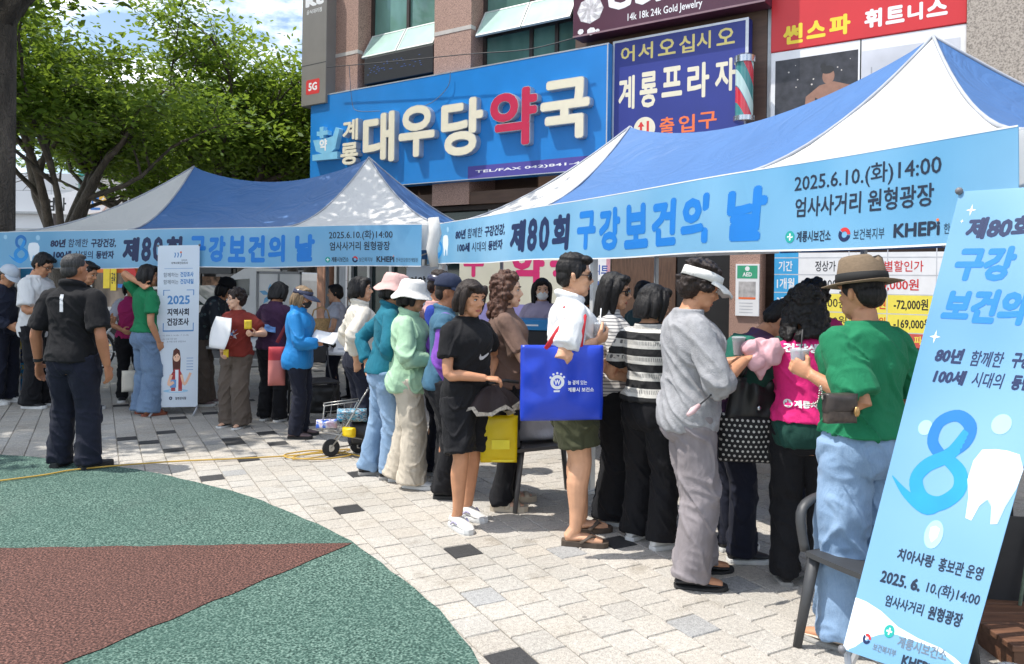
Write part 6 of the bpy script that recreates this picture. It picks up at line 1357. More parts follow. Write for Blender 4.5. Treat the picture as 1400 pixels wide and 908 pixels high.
st_(.015*K_, 1.13*K_, .095*K_, sb); st_(.06*K_, 1.10*K_, .06*K_, sw_); st_(-.03*K_, 1.11*K_, .05*K_, mat('star_teal', (.05, .25, .4), .6)); a.build('star_print', pr_.shirt)
m_ = MB(); m_.tube([tuple(pr_.b1((.072*math.cos(t), -.012+.064*math.sin(t), 1.372-.022*math.sin(t)))*K_) for t in np.linspace(0, 2*math.pi, 24)], .008*K_, 6); m_.build('necklace', mat('pearl_beads', (.6, .58, .52), .3), pr_.o, smooth=True)
person('person with black hair and plum top seen from behind at the left table', (374, 590), 384, 15, lean=10, head=(0, 12), R=FR(.2, .3, .98), L=FL(-.2, .3, .98), hair=('bob', 'black'), shirt=dict(mat=k_dpurple, hem=.84, sleeve=1.6, loose=.02), pants=dict(mat=k_blackp, knee=.085, ankle=.09), shoes=dict(mat=s_black), group=Q1, vox=.0085, Y=8.35)
pb_ = person('woman in azure jacket with navy visor, dark mask and black gloves', (407, 597), 391, 88, head=(4, 14), R=(('px', (441, 470), -.10), (.5, -.4, -.7), (0, 0, -1)), L=(('px', (446, 468), .08), (-.5, -.4, -.7), (0, 0, -1)), hair=('bob', 'ash'), shirt=dict(mat=k_blue, hem=.74, sleeve=1.75, loose=.046, flare=.014, collar=.03, name='jacket', fold=.007), pants=dict(mat=k_navy, knee=.078, ankle=.08), shoes=dict(mat=s_mauve, sole=m_soleb), hat=dict(kind='visor', mat=h_visn, bill=.10, drop=.045), mask=cloth('dark_mask', (.03, .028, .03)), gloves=k_black, group=Q1, vox=.0072)
m_ = MB(); K_ = pb_.K
for y0 in (.045, -.05): m_.tube([pb_.b1((.125, y0*.4, 1.02))*K_+Vector((.0, y0*K_*1.7, 0)), Vector((.155, y0*2.0, 1.20))*K_, Vector((.13, y0*1.5, 1.345))*K_, Vector((.115, 0, 1.36))*K_], .016*K_, 8, flat=.4)
for o_, px, fc, lab, hr_ in ((0, 460, 262, 'staff woman in pale vest with tied black hair facing left behind the table', 'tied'), (1, 486, 235, 'staff woman in pale vest with long dark hair beside the salmon post', 'long')):
    person(lab, (px, 560), 389 if o_ == 0 else 391, fc, 'b', head=(0, 5), R=FR(.14, .22, .96), L=FL(-.14, .22, .96), hair=(hr_, 'black' if o_ == 0 else 'dark'), shirt=dict(mat=k_white if o_ else k_lav, hem=.82, sleeve=.5, loose=.02, over=dict(mat=k_lav, hem=.80, sleeve=0, loose=.03)), pants=dict(mat=k_navy), shoes=dict(mat=s_black), group=Q1, vox=.009, Y=9.6+.25*o_)
# ------------------------------------------------------------------ the queue, from its far end
person('woman in ivory blouse and navy trousers with black hair facing right', (490, 615), 379, 60, 'b', head=(20, -2), R=((.2, -.1, .86), (.6, -.7, 0)), L=((-.2, .05, .86), (-.6, -.5, 0)), hair=('short_bob', 'black'), shirt=dict(mat=k_offw, hem=.93, sleeve=1.7, loose=.03, collar=.025), pants=dict(mat=k_navy, waist=1.0, knee=.08, ankle=.085), shoes=dict(mat=s_black), group=Q2, vox=.0075)
person('woman in teal sweater, pale jeans and pink bucket hat', (526, 651), 377, 72, lean=5, head=(10, 6), R=((.16, .12, .90), (.6, -.6, 0)), L=((-.1, -.14, .90), (-.6, -.6, 0)), hair=('short_bob', 'black'), shirt=dict(mat=k_teal, hem=.84, sleeve=1.85, loose=.026, collar=.02), pants=dict(mat=k_denl, knee=.086, ankle=.09), shoes=dict(mat=s_black, sole=m_soleg), hat=dict(kind='bucket', mat=h_pink), feet=((.10, .02, 12), (-.10, -.12, -4)), group=Q2, vox=.007)
person('woman in mint green linen shirt, cream trousers and white bucket hat', (558, 662), 386, 92, 'a', girth=1.12, head=(0, 4), R=FR(.10, .20, 1.02, (.7, -.6, -.3)), L=FL(-.12, .22, 1.0), hair=('short_bob', 'black'), shirt=dict(mat=k_mint, hem=.76, sleeve=1.75, loose=.040, flare=.02, collar=.024, fold=.011), pants=dict(mat=k_cream, knee=.105, ankle=.125, fold=.0075), shoes=dict(mat=s_white), hat=dict(kind='bucket', mat=h_white), specs='clear', feet=((.10, .05, 12), (-.10, -.10, -6)), group=Q2, vox=.007)
person('woman in royal blue top with a dark wide visor and blue face mask', (593, 645), 371, 92, head=(0, 12), R=FR(.14, .2, .96), L=FL(-.14, .2, .96), hair=('short', 'dark'), shirt=dict(mat=k_royal, hem=.82, sleeve=1.3, loose=.02, over=dict(mat=cloth('pink_scarf', (.50, .30, .30)), hem=1.16, sleeve=0, loose=.03, name='scarf')), pants=dict(mat=k_navy), shoes=dict(mat=s_black), hat=dict(kind='visor', mat=h_visn, bill=.13, drop=.03, wide=1.25), mask=cloth('blue_mask', (.18, .32, .45)), group=Q2, vox=.0075)
person('man in slate blue vest and navy cap with purple arm sleeves', (606, 676), 378, 82, 'c', male=True, head=(4, 6), R=((.235, .06, .80), (.5, -.7, 0)), L=((-.235, .02, .82), (-.3, -.6, 0)), hair=('crop', 'dark'), shirt=dict(mat=k_purple, hem=.84, sleeve=1.82, loose=.012, over=dict(mat=k_vest, hem=.80, sleeve=.22, loose=.034, collar=.02)), pants=dict(mat=k_blackp, knee=.09, ankle=.095, fold=.011), shoes=dict(mat=s_black, sole=m_soleb), hat=dict(kind='cap', mat=h_navy), group=Q2, vox=.0072)
s17 = person('woman in black sports t-shirt and black shorts with a brown bob', (636, 716), 383, 138, 'a', head=(-4, 10), R=(('px', (664, 517), -.14), (.7, -.4, -.4), (0, -.3, -1)), L=(('px', (668, 520), .10), (-.7, -.4, -.4), (0, -.3, -1)), hair=('bob', 'dark'), shirt=dict(mat=k_black, hem=.79, sleeve=.62, loose=.022), pants=dict(mat=k_blackp, end=.50, ankle=.118, loose=.024), shoes=dict(mat=s_white, accent=mat('shoe_lilac', (.45, .42, .58), .6)), feet=((.09, .03, 10), (-.10, -.10, -4)), group=Q2, curl=(.7, .7))
a = print_on(s17, s17.shirt); K_ = s17.K; sx, sz = .05*K_, 1.13*K_
a.poly([(sx+x*K_, sz+y*K_) for x, y in ((-.055, .014), (-.060, -.012), (-.048, -.028), (-.025, -.026), (.02, -.002), (.075, .038), (.015, .012), (-.022, -.004), (-.040, -.004), (-.048, .004))], mat('swoosh_silver', (.52, .53, .54), .4)); a.build('swoosh_print', s17.shirt)
s18 = person('woman with curly reddish hair in a taupe top and beige sandals', (688, 692), 374, 86, 'd', girth=1.05, head=(14, 2), R=FR(.12, .32, 1.00, (.6, -.4, -.5)), L=FL(-.10, .30, 1.0), hair=('curly', 'red'), shirt=dict(mat=k_brown, hem=.84, sleeve=.80, loose=.032, cuff=.078), pants=dict(mat=k_blackp, knee=.075, ankle=.075), shoes=dict(kind='sandal', mat=s_beige, thick=.045), feet=((.10, -.02, 8), (-.12, .06, -4)), group=Q2)
person('staff woman with long black hair and white mask behind the blue crate', (741, 600), 381, 188, 'd', head=(-10, 6), R=FR(.16, .2, .96), L=FL(-.16, .2, .96), hair=('long', 'black'), shirt=dict(mat=cloth('lilac_blouse', (.36, .31, .42)), hem=.82, sleeve=1.4, loose=.02), pants=dict(mat=k_navy), shoes=dict(mat=s_black), mask=m_maskw, group=Q2, vox=.008, Y=8.1)
s20 = person('tall young man in white shirt, olive shorts and sunglasses with a blue bag', (777, 737), 349, 84, 'b', male=True, head=(4, 4), R=(('px', (812, 468), -.20), (.5, -.5, -.7), (-.7, .2, .6)), L=FL(-.16, .20, .98), hair=('short', 'black'), shirt=dict(mat=k_white, hem=.86, sleeve=.78, loose=.034, collar=.026, cuff=.088, fold=.010), pants=dict(mat=k_khaki, end=.555, ankle=.125, loose=.022), shoes=dict(kind='flip', mat=s_brown, thick=.032), specs='sun', feet=((.10, .02, 14), (-.11, .10, -6)), group=Q2, curl=(.75, .4))
person('woman with dark sunglasses in a thin striped top and wide black trousers', (832, 710), 373, 92, 'b', head=(14, 8), R=FR(.10, .24, 1.06), L=FL(-.12, .24, 1.0), hair=('long', 'black'), shirt=dict(mat=k_stripe, hem=.84, sleeve=.78, loose=.030), pants=dict(mat=k_blackp, knee=.10, ankle=.115, waist=1.0), shoes=dict(mat=s_tan, sole=m_solew), specs='sun', group=Q2)
person('man with short black hair in the shade behind the striped top', (878, 640), 386, 70, 'c', male=True, head=(0, 10), R=FR(.2, .2, .95), L=FL(-.2, .2, .95), hair=('short', 'black'), shirt=dict(mat=cloth('dark_teal_shirt', (.02, .05, .06)), hem=.82, sleeve=.8, loose=.02), pants=dict(mat=k_navy), shoes=dict(mat=s_black), group=Q2, vox=.0085, Y=6.9)
person('person with black bob peeping from the dark beside the stone pier', (806, 640), 388, 60, 'c', head=(0, 10), hair=('bob', 'black'), shirt=dict(mat=k_navyj, hem=.82, sleeve=.8, loose=.02), pants=dict(mat=k_navy), shoes=dict(mat=s_black), group=Q2, vox=.009, Y=7.4)
person('woman in bold black and white striped knit top seen from behind', (884, 742), 389, 42, 'b', head=(25, 12), R=FR(.16, .24, 1.0), L=FL(-.18, .20, .98), hair=('bob', 'black'), shirt=dict(mat=k_bw, hem=.90, sleeve=.72, loose=.026), pants=dict(mat=k_blackp, knee=.092, ankle=.098, waist=1.0), shoes=dict(mat=s_white, sole=m_solew), feet=((.12, -.02, 20), (-.10, .03, 0)), group=Q2)
s24 = person('woman in grey knit sweater, mauve jeans and white frilled visor', (940, 792), 358, 84, 'a', girth=1.04, head=(0, 20), R=(('px', (1018, 493), -.10), (.6, -.3, -.8), (0, .3, -1)), L=(('px', (1022, 492), .12), (-.6, -.3, -.8), (0, .3, -1)), hair=('perm', 'dark'), shirt=dict(mat=k_greyk, hem=.78, sleeve=1.25, loose=.040, flare=-.005, cuff=.055, fold=.010), pants=dict(mat=k_mauve, knee=.098, ankle=.098, fold=.009), shoes=dict(kind='flat', mat=s_black, sole=m_soleb), hat=dict(kind='visor', mat=h_white, bill=.075, wavy=.007, drop=.04), feet=((.10, -.02, 14), (-.10, .10, 0)), group=Q2, curl=(.75, .75), vox=.006)
s25 = person('person in purple plaid shirt bending forward under a green backpack', (1004, 760), 402, 84, lean=26, head=(0, 24), R=FR(.14, .40, .92), L=FL(-.14, .42, .92), hair=('short', 'black'), shirt=dict(mat=k_plaid, hem=.80, sleeve=1.7, loose=.030), pants=dict(mat=k_navy, knee=.085, ankle=.085), shoes=dict(mat=s_black, sole=m_solew), group=Q2, h=1.55)
s26 = person('woman with big black curls in a hot pink vest seen from behind', (1097, 796), 394, 14, lean=4, head=(5, 14), R=FR(.18, .30, 1.0), L=FL(-.18, .30, 1.0), hair=('curly', 'black'), shirt=dict(mat=k_bottle, hem=.76, sleeve=.9, loose=.018, over=dict(mat=k_pink, hem=.90, sleeve=0, loose=.032)), pants=dict(mat=k_blackp, knee=.088, ankle=.088), shoes=dict(mat=s_black, sole=m_soleg), feet=((.12, .02, 4), (-.10, -.02, -8)), group=Q2)
a = print_on(s26, s26.over, False); K_ = s26.K
a.text('건강생활', (-.125*K_, 1.275*K_, .125*K_, 1.325*K_), m_white, .05); a.disc((-.10*K_, 1.00*K_), .022*K_, m_white); a.rect(-.115*K_, .997*K_, -.085*K_, 1.003*K_, k_pink); a.rect(-.103*K_, .985*K_, -.097*K_, 1.015*K_, k_pink); a.text('계룡시', (-.07*K_, .98*K_, .05*K_, 1.02*K_), m_white, .04); a.build('back_lettering', s26.over)
person('person with tall black curls facing away beyond the pink vest', (1112, 700), 384, 190, 'c', head=(0, 12), R=FR(.18, .24, .95), L=FL(-.18, .24, .95), hair=('perm', 'black'), shirt=dict(mat=k_pinkd, hem=.82, sleeve=.9, loose=.022), pants=dict(mat=k_navy), shoes=dict(mat=s_black), group=Q2, vox=.0075, Y=5.35)
s28 = person('woman in emerald linen shirt, faded wide jeans and straw fedora', (1176, 874), 363, -14, 'a', girth=1.08, head=(-10, 6), R=FR(.2, .26, .98), L=(('px', (1108, 512), -.02), (.1, -.5, -1), (.6, .8, .2)), hair=('short', 'black'), shirt=dict(mat=k_green, hem=.90, sleeve=.86, loose=.040, cuff=.095, fold=.011), pants=dict(mat=k_denf, knee=.112, ankle=.115, waist=1.0, loose=.026, fold=.011), shoes=dict(kind='flat', mat=mat('cream_flat_shoe', (.58, .48, .38), .5, .06), sole=m_soleg), hat=dict(kind='fedora', mat=h_straw), feet=((.13, .06, 10), (-.13, -.05, -35)), group=Q2, curl=(.4, .75), vox=.006)
# ================================================================== THINGS CARRIED AND STANDING ABOUT
def pouch(W, D, H, seed=0, pinch=.75, wr=.006, fr=14, n=16, open_top=False):
    """a soft bag: box of W x D x H (origin bottom centre) with pinched edges and wrinkles"""
    bm = bmesh.new(); bmesh.ops.create_grid(bm, x_segments=n, y_segments=n, size=.5); V0 = [v.co.copy() for v in bm.verts]; F0 = [[v.index for v in f.verts] for f in bm.faces]; bm.free()
    V = []; F = []
    for s in (1, -1):
        P = np.array([(v.x*W, 0, (v.y+.5)*H) for v in V0]); e = np.array([(1-abs(2*v.x)**4)*(1-abs(2*v.y)**(6 if not open_top or v.y < 0 else 40)) for v in V0])
        d = s*D/2*((1-pinch)+pinch*e)+wr*vnoise(P*fr+seed+s*3)*(.3+e)+wr*.7*(1-np.abs(vnoise(P*fr*.6+seed*2+s))*2)*e
        P[:, 1] = d; P[:, 0] += .3*wr*vnoise(P*9+seed); n0 = len(V); V += [tuple(p) for p in P]; F += [[i+n0 for i in (f if s < 0 else f[::-1])] for f in F0]
    m = n+1; per = [i for i in range(m)]+[m*j+m-1 for j in range(1, m)]+[m*(m-1)+i for i in range(m-2, -1, -1)]+[m*j for j in range(m-2, 0, -1)]
    N1 = len(V0)
    for i in range(len(per)): a_, b_ = per[i], per[(i+1) % len(per)]; F.append([a_, b_, b_+N1, a_+N1])
    return V, F
def bag(name, label, cat, W, D, H, m, loc, rz, **k):
    o = empty(name, loc, rz, label, cat); V, F = pouch(W, D, H, **k); mb = MB(); mb.add(V, F); b = mb.build('bag_body', m, o, smooth=True); return o
K2 = lambda S, p: S.w(p)
# blue shopping bag at the tall man's side
m_bb2 = mat('blue_bag_plastic', (.012, .05, .50), .38, .10, 5, .5, 16, spec=.5); q = K2(s20, (.285, -.10, .735))
bg_ = empty('blue_shopping_bag', q, s20.rz+math.pi/2+.06, 'big shiny royal blue bag with white print hanging on red straps', 'bag')
V, F = pouch(.47, .09, .42, 3, .6, .013, 11, 22); mb = MB(); mb.add(V, F); mb.build('bag_body', m_bb2, bg_, smooth=True)
mb = MB()
for y in (-.09, .09):
    sh_ = Vector((y*.9, .16, .70)); x0 = .10+y*.55; mb.tube([(y*1.1, -.02, .40), (y*.8+.04, -.010, .50), (x0*.9, .03, .585), (x0*.9, .12, .635), (x0*.9, .20, .615)], .014, 8, flat=.25, up=(1, 0, 0))
mb.build('strap', mat('red_strap', (.55, .02, .03), .7, .06), bg_, smooth=True)
a = Art(lambda u, v, d: (u, -.062-d, v), base=.001); a.ring((-.04, .22), .022, .040, m_white); a.text('W', (-.058, .205, -.022, .235), m_white, .05)
for k in range(5): a.disc((-.04+.045*math.cos(.6+k*.5), .22+.05*math.sin(.6+k*.5)), .007, m_white, n=8)
a.rect(-.06, .165, -.02, .175, m_white); a.text('늘 곁에 있는', (.02, .205, .13, .23), m_white, .02); a.text('계룡시 보건소', (.02, .165, .17, .19), m_white, .03); a.build('print', bg_)
# drink in his hand
def cup(label, loc, liquid, name='iced_drink', tilt=0, straw=True, s=1.0):
    o = empty(name, loc, 0, label, 'drink'); m = MB(); m.lathe([(0, 0), (.030*s, 0), (.042*s, .11*s), (.040*s, .11*s), (.0285*s, .004), (0, .004)], 20); m.build('cup', mat('clear_cup', (.72, .74, .76), .08, .03, alpha=.35), o, smooth='auto')
    m = MB(); m.lathe([(0, .006), (.027*s, .006), (.037*s, .085*s), (0, .085*s)], 18); m.build('liquid', liquid, o, smooth='auto'); m = MB(); m.lathe([(0, .118*s), (.030*s, .117*s), (.044*s, .112*s), (.044*s, .106*s)], 18); m.build('lid', mat('clear_lid', (.7, .72, .74), .1, .03, alpha=.45), o, smooth='auto')
    if straw: m = MB(); m.tube([(0, 0, .02), (.012, 0, .20*s)], .0035, 8); m.build('straw', m_black if 'black' in label else m_white, o, smooth=True)
    return o
def hand(S, i, d=.07, side=0): sgn, sh, el, wr, dd, pn = S.arms[i]; return S.w(wr+dd*d+pn*.035+Vector((0, 0, side)))
p = hand(s20, 0, .07); cup('clear cup of iced coffee with a white straw held by the tall young man', p+Vector((.0, 0, -.05)), mat('coffee', (.12, .05, .02), .2, .1))
p = hand(s28, 1, .07); cup('clear cup of purple drink with a black straw held by the fedora woman', p+Vector((.0, .0, -.04)), mat('grape_drink', (.16, .06, .22), .2, .1))
# folded dark parasol with lace, and the yellow bag
p = (hand(s17, 0, .08)+hand(s17, 1, .08))/2; pa = empty('folded_parasol', p, math.radians(20), 'dark brown folded parasol with a lace edge held over the yellow bag', 'parasol'); rr = random.Random(4)
V = []; F = []; n = 26
for ring, (r, z) in enumerate(((.018, .02), (.06, .012), (.105, -.03), (.135, -.085))):
    for k in range(n): t = 2*math.pi*k/n; q = 1+.30*math.sin(5*t+1)*(ring/3)+.16*math.sin(11*t)*(ring/3); V.append((r*1.15*q*math.cos(t), r*.6*q*math.sin(t), z-.06*(ring/3)*abs(math.sin(2.5*t))))
for i in range(3):
    for k in range(n): F.append((i*n+k, i*n+(k+1) % n, (i+1)*n+(k+1) % n, (i+1)*n+k))
m = MB(); m.add(V, F); cn = m.build('canopy', cloth('parasol_brown', (.035, .024, .024), .6), pa, smooth=True)
V2 = []; F2 = []
for k in range(n):
    b_ = Vector(V[3*n+k]); t = 2*math.pi*k/n; V2.append(tuple(b_)); V2.append((b_.x+.022*math.cos(t), b_.y+.012*math.sin(t), b_.z-.018-(.008 if k % 2 else 0)))
for k in range(n): F2.append((2*k, 2*((k+1) % n), 2*((k+1) % n)+1, 2*k+1))
m = MB(); m.add(V2, F2); m.build('lace_edge', cloth('lace', (.42, .37, .30), var=.4, scale=60), cn, smooth=True); m = MB(); m.tube([(-.02, 0, .03), (.10, .02, .045), (.19, .02, .03)], .011, 8); m.build('handle', s_black, pa, smooth=True)
my = mat('yellow_bag_film', (.85, .64, .01), .35, .08, 6, .4, 20, trans=.35); q = at(682, 632, s17.pos.y+.02)
yb = empty('yellow_bag', q, math.radians(4), 'bright yellow plastic carrier bag hanging from the hands in black shorts', 'bag'); V, F = pouch(.235, .05, .30, 8, .7, .010, 13); m = MB(); m.add(V, F); m.build('bag_body', my, yb, smooth=True)
m = MB()
for s in (-.06, .06): m.tube([(s*1.2, -.01, .29), (s*.9, 0, .36), (s*.3, 0, .42)], .022, 8, flat=.18, up=(1, 0, 0))
m.build('handle', my, yb, smooth=True); a = Art(lambda u, v, d: (u, -.036-d, v)); mdy = mat('yellow_bag_print', (.70, .58, .02), .4)
a.rect(-.05, .09, .065, .15, mdy); a.rect(-.05, .012, .09, .022, mdy); a.build('print', yb)
# grey woman's pink parasol / cloth
p = (hand(s24, 0, .10)+hand(s24, 1, .10))/2+Vector((-.05, -.07, .03)); pk = empty('pink_parasol', p, 0, 'folded pink parasol with a thin black shaft held by the grey sweater woman', 'parasol')
P_ = Prims(); rr = random.Random(9)
for _ in range(9): P_.ell((rr.uniform(-.05, .09), rr.uniform(-.04, .04), rr.uniform(-.04, .08)), (rr.uniform(.035, .06), rr.uniform(.03, .045), rr.uniform(.04, .07)), 12)
P_.tube([(.0, 0, -.02), (.015, 0, -.08), (.02, 0, -.13)], [.04, .03, .010])
me = shell(P_.verts(), P_.F, .006, 3); displace(me, lambda c: .007*(1-np.abs(vnoise(c*np.array([26, 26, 14])))*2)); link('canopy', me, cloth('pink_parasol_cloth', (.66, .38, .41), .7, .06), pk, True)
q = at(942, 566, p.y-.30)-p; m = MB(); m.tube([(-.01, 0, 0), tuple(q*.9)], .0045, 8); m.build('shaft', s_black, pk, smooth=True); m = MB(); m.tube([tuple(q*.86), tuple(q*.95), tuple(q*1.02)], [.010, .017, .008], 10); m.build('handle', mat('pink_handle', (.62, .42, .42), .4), pk, smooth=True)
# polka dot bag
def f_dot(N, L, co):
    s = sep(N, L, co); P_ = .027; r = math_(N, L, 'FLOOR', math_(N, L, 'DIVIDE', s[2], P_)); sh = math_(N, L, 'MULTIPLY', math_(N, L, 'FRACT', math_(N, L, 'MULTIPLY', r, .5)), P_)
    fx = math_(N, L, 'SUBTRACT', math_(N, L, 'FRACT', math_(N, L, 'DIVIDE', math_(N, L, 'ADD', s[0], sh), P_)), .5); fz = math_(N, L, 'SUBTRACT', math_(N, L, 'FRACT', math_(N, L, 'DIVIDE', s[2], P_)), .5)
    d = math_(N, L, 'ADD', math_(N, L, 'MULTIPLY', fx, fx), math_(N, L, 'MULTIPLY', fz, fz)); return mixc(N, L, math_(N, L, 'LESS_THAN', d, .062), (.014, .014, .015), (.62, .60, .56))
k_dot = mat_fn('polka_dot_cloth', f_dot, rough=.8, bump=.2, bscale=160); q = at(1030, 632, s24.pos.y+.10)
pd = bag('polka_dot_bag', 'black tote bag with white polka dots and a plain black upper half', 'bag', .36, .11, .26, k_dot, q, math.radians(-6), seed=12, wr=.010)
V, F = pouch(.31, .10, .22, 14, .6, .013, 15); m = MB(); m.add([(x*(1-.25*z/.2), y, z+.235) for x, y, z in V], F); m.build('upper_band', mat('black_bag_leather', (.013, .013, .014), .45, .2, 8, .4, 30), pd, smooth=True)
m = MB(); m.tube([(-.08, 0, .44), (-.03, -.01, .54), (.02, -.01, .58), (.06, 0, .52), (.09, 0, .44)], .011, 8, flat=.5); m.build('handle', s_black, pd, smooth=True); m = MB(); m.ell((.015, -.055, .30), (.013, .006, .013), 10); m.build('stud', mat('chrome_cap', 0), pd, smooth=True)
# green backpack on the plaid back
q = s25.w(s25.b1((.0, -.16, 1.10))); gbk = bag('green_backpack', 'dark teal green backpack worn on the purple plaid back', 'backpack', .26, .15, .36, cloth('backpack_green', (.012, .12, .085)), q+Vector((0, 0, -.17)), s25.rz, seed=21, wr=.008, pinch=.5); gbk.rotation_euler = (math.radians(-26), 0, s25.rz)
m = MB()
for x in (-.11, .11): m.tube([(x, .07, .36), (x*1.0, .17, .42), (x, .26, .36), (x*1.1, .25, .2), (x, .10, .05)], .024, 8, flat=.25, up=(1, 0, 0))
m.build('strap', cloth('backpack_green', 0), gbk, smooth=True)
cup('upright clear cup of dark drink standing on the green backpack', q+Vector((.07, -.10, .06)), mat('berry_drink', (.12, .05, .14), .2, .1), name='drink_cup', straw=False, s=.9)
# fedora woman's small brown bag on a chain
q = at(1148, 578, s28.pos.y-.24); sb_ = bag('small_chain_bag', 'small brown leather bag on a metal chain at the green shirt', 'handbag', .135, .065, .11, mat('brown_monogram_leather', (.07, .05, .04), .45, .35, 40, .4, 60), q, math.radians(12), seed=5, wr=.004, pinch=.5)
m = MB(); V, F = pouch(.138, .072, .078, 9, .5, .003); m.add([(x, y, z+.042) for x, y, z in V], F); m.build('flap', mat('dark_flap_leather', (.045, .034, .03), .4, .3, 30), sb_, smooth=True)
m = MB(); c0 = at(1108, 552, s28.pos.y-.12)-q; P_ = catmull([(-.08, 0, .10), (-.09, .0, .15), tuple(c0.lerp(Vector((-.08, 0, .1)), .5)+Vector((0, -.02, -.0))), tuple(c0)], [0]*4, 8)[0]
for i, p_ in enumerate(P_): m.ell(p_, (.006, .005, .004) if i % 2 else (.0045, .006, .004), 6)
m.build('chain', mat('bag_chain', (.45, .42, .36), .3, .1, metal=.9), sb_, smooth=True); m = MB(); m.ell((.05, -.04, .05), (.014, .008, .022), 8); m.build('charm', mat('gold_charm', (.5, .3, .12), .3, .1, metal=.7), sb_, smooth=True)
# green top woman's cream bag and strap, papers, yellow packets
q = at(180, 580, 8.8) if False else at(190, 545, 8.85); cb = bag('cream_crossbody_bag', 'cream canvas bag on a thin strap beside the torn jeans', 'handbag', .20, .08, .24, cloth('cream_canvas', (.52, .48, .40)), q+Vector((-.02, -.14, .1)), .5, seed=2)
m = MB(); m.tube([(.05, 0, .22), (.09, .0, .45), (.12, .03, .66), (.17, .08, .86)], .007, 6); m.build('strap', cloth('cream_canvas', 0), cb, smooth=True)
def sheet_(name, label, cat, c, w, h, m, rx, rz, curl=.02, n=8):
    o = empty(name, c, rz, label, cat); V = []; F = []
    for i in range(n+1):
        for j in range(n+1): u, v = i/n-.5, j/n-.5; V.append((u*w, curl*math.sin(u*3+v*2), v*h))
    for i in range(n):
        for j in range(n): q_ = i*(n+1)+j; F.append((q_, q_+n+1, q_+n+2, q_+1))
    mb = MB(); mb.add(V, F); b = mb.build('page', m, o, smooth=True); b.rotation_euler = (rx, 0, 0); s = b.modifiers.new('t', 'SOLIDIFY'); s.thickness = .002; return o
m_paper = mat('paper', (.76, .76, .75), .7, .03)
sheet_('paper_sheets', 'white curled paper sheets held by the rust red t-shirt woman', 'paper', at(301, 455, pr_.pos.y-.30), .20, .32, m_paper, math.radians(-12), math.radians(-40), .05)
m = MB(); q = hand(pr_, 1, .08); yo = empty('yellow_packet', q+Vector((0, -.02, .03)), .4, 'small bright yellow packet held up before the blue star', 'packet'); V, F = pouch(.07, .035, .09, 6, .6, .004, 20, 8); m.add(V, F); m.build('packet_body', mat('yellow_packet_film', (.75, .52, .02), .35, .15, 20), yo, smooth=True)
m = MB(); q = hand(pr_, 0, .08); yo = empty('yellow_packet', q+Vector((.01, -.01, -.02)), .2, 'small yellow packet held low under the curled papers', 'packet'); V, F = pouch(.05, .03, .08, 7, .6, .004, 20, 8); m.add(V, F); m.build('packet_body', mat('yellow_packet_film', 0), yo, smooth=True)
sheet_('paper_sheets', 'white folded paper held in black gloves by the azure jacket woman', 'paper', at(444, 461, pb_.pos.y-.10), .24, .15, m_paper, math.radians(-38), math.radians(-20), .03)
sheet_('leaflet', 'blue printed leaflet lying tilted on the left table', 'leaflet', at(362, 448, 8.2), .22, .14, mat('leaflet_blue', (.12, .25, .50), .5, .5, 14), math.radians(-50), .3)
bp2 = bag('red_coral_bag', 'red and coral bag hanging behind the azure jacket', 'bag', .16, .10, .38, mat_fn('red_coral_cloth', lambda N, L, co: mixc(N, L, math_(N, L, 'GREATER_THAN', sep(N, L, co)[2], .25), (.50, .16, .14), (.36, .02, .03)), rough=.7), at(378, 527, pb_.pos.y+.02), .3, seed=31)
sr_ = MB(); q = bp2.location
sr_.tube([(0, 0, .42), (.09, 0, .60), (.14, -.05, .75)], .018, 8, flat=.3); sr_.build('strap', mat('dark_red_strap', (.20, .02, .03), .7), bp2, smooth=True)
# ------------------------------------------------------------------ tables
def table(label, c, rz, W=1.5, D=.6, H=.72, top=m_white):
    o = empty('folding_table', c, rz, label, 'table'); m = MB(); m.box((-W/2, -D/2, H-.035), (W/2, D/2, H), bev=.008); m.build('table_top', top, o, smooth=False)
    for x in (-W/2+.14, W/2-.14):
        m = MB(); m.tube([(x, -D/2+.06, .0), (x, -D/2+.09, H-.04)], .013, 8); m.tube([(x, D/2-.06, .0), (x, D/2-.09, H-.04)], .013, 8); m.tube([(x, -D/2+.07, .25), (x, D/2-.07, .25)], .011, 8); m.build('leg', s_black, o, smooth=True)
    return o
mt = mat('table_grey_white', (.55, .55, .54), .5, .06, 6)
table('pale folding table before the staff women under the left tent', (X(468, 9.0), 9.0, 0), -.12, 1.35, top=mt)
table('pale folding table behind the rust red t-shirt under the left tent', (X(330, 9.5), 9.5, 0), -.15, 1.6, top=mt)
c = fl+u2*(L2*.40)+n2_*1.55; table('long folding table among the crowd deep in the right tent', (c.x, c.y, 0), math.atan2(u2.y, u2.x), 1.8, top=mt)
c = fl+u2*(L2*.72)+n2_*1.50; table('folding table under the price board in the right tent', (c.x, c.y, 0), math.atan2(u2.y, u2.x), 1.6, top=mt)
def boxo(name, label, cat, c, rz, w, d, h, m): o = empty(name, c, rz, label, cat); mb = MB(); mb.box((-w/2, -d/2, 0), (w/2, d/2, h), bev=.006); mb.build('body', m, o); return o
q = at(471, 498, 8.75); o = empty('table_card', (q.x, q.y, .722), math.radians(-6), 'white bordered card standing on the staff table', 'card'); m = MB(); m.add([(-.12, -.05, 0), (.12, -.05, 0), (.10, .05, .25), (-.10, .05, .25), (-.12, -.045, 0), (.12, -.045, 0), (.10, .055, .25), (-.10, .055, .25)], [(0, 1, 2, 3), (7, 6, 5, 4), (0, 4, 5, 1), (1, 5, 6, 2), (2, 6, 7, 3), (3, 7, 4, 0)]); m.build('card', m_paper, o)
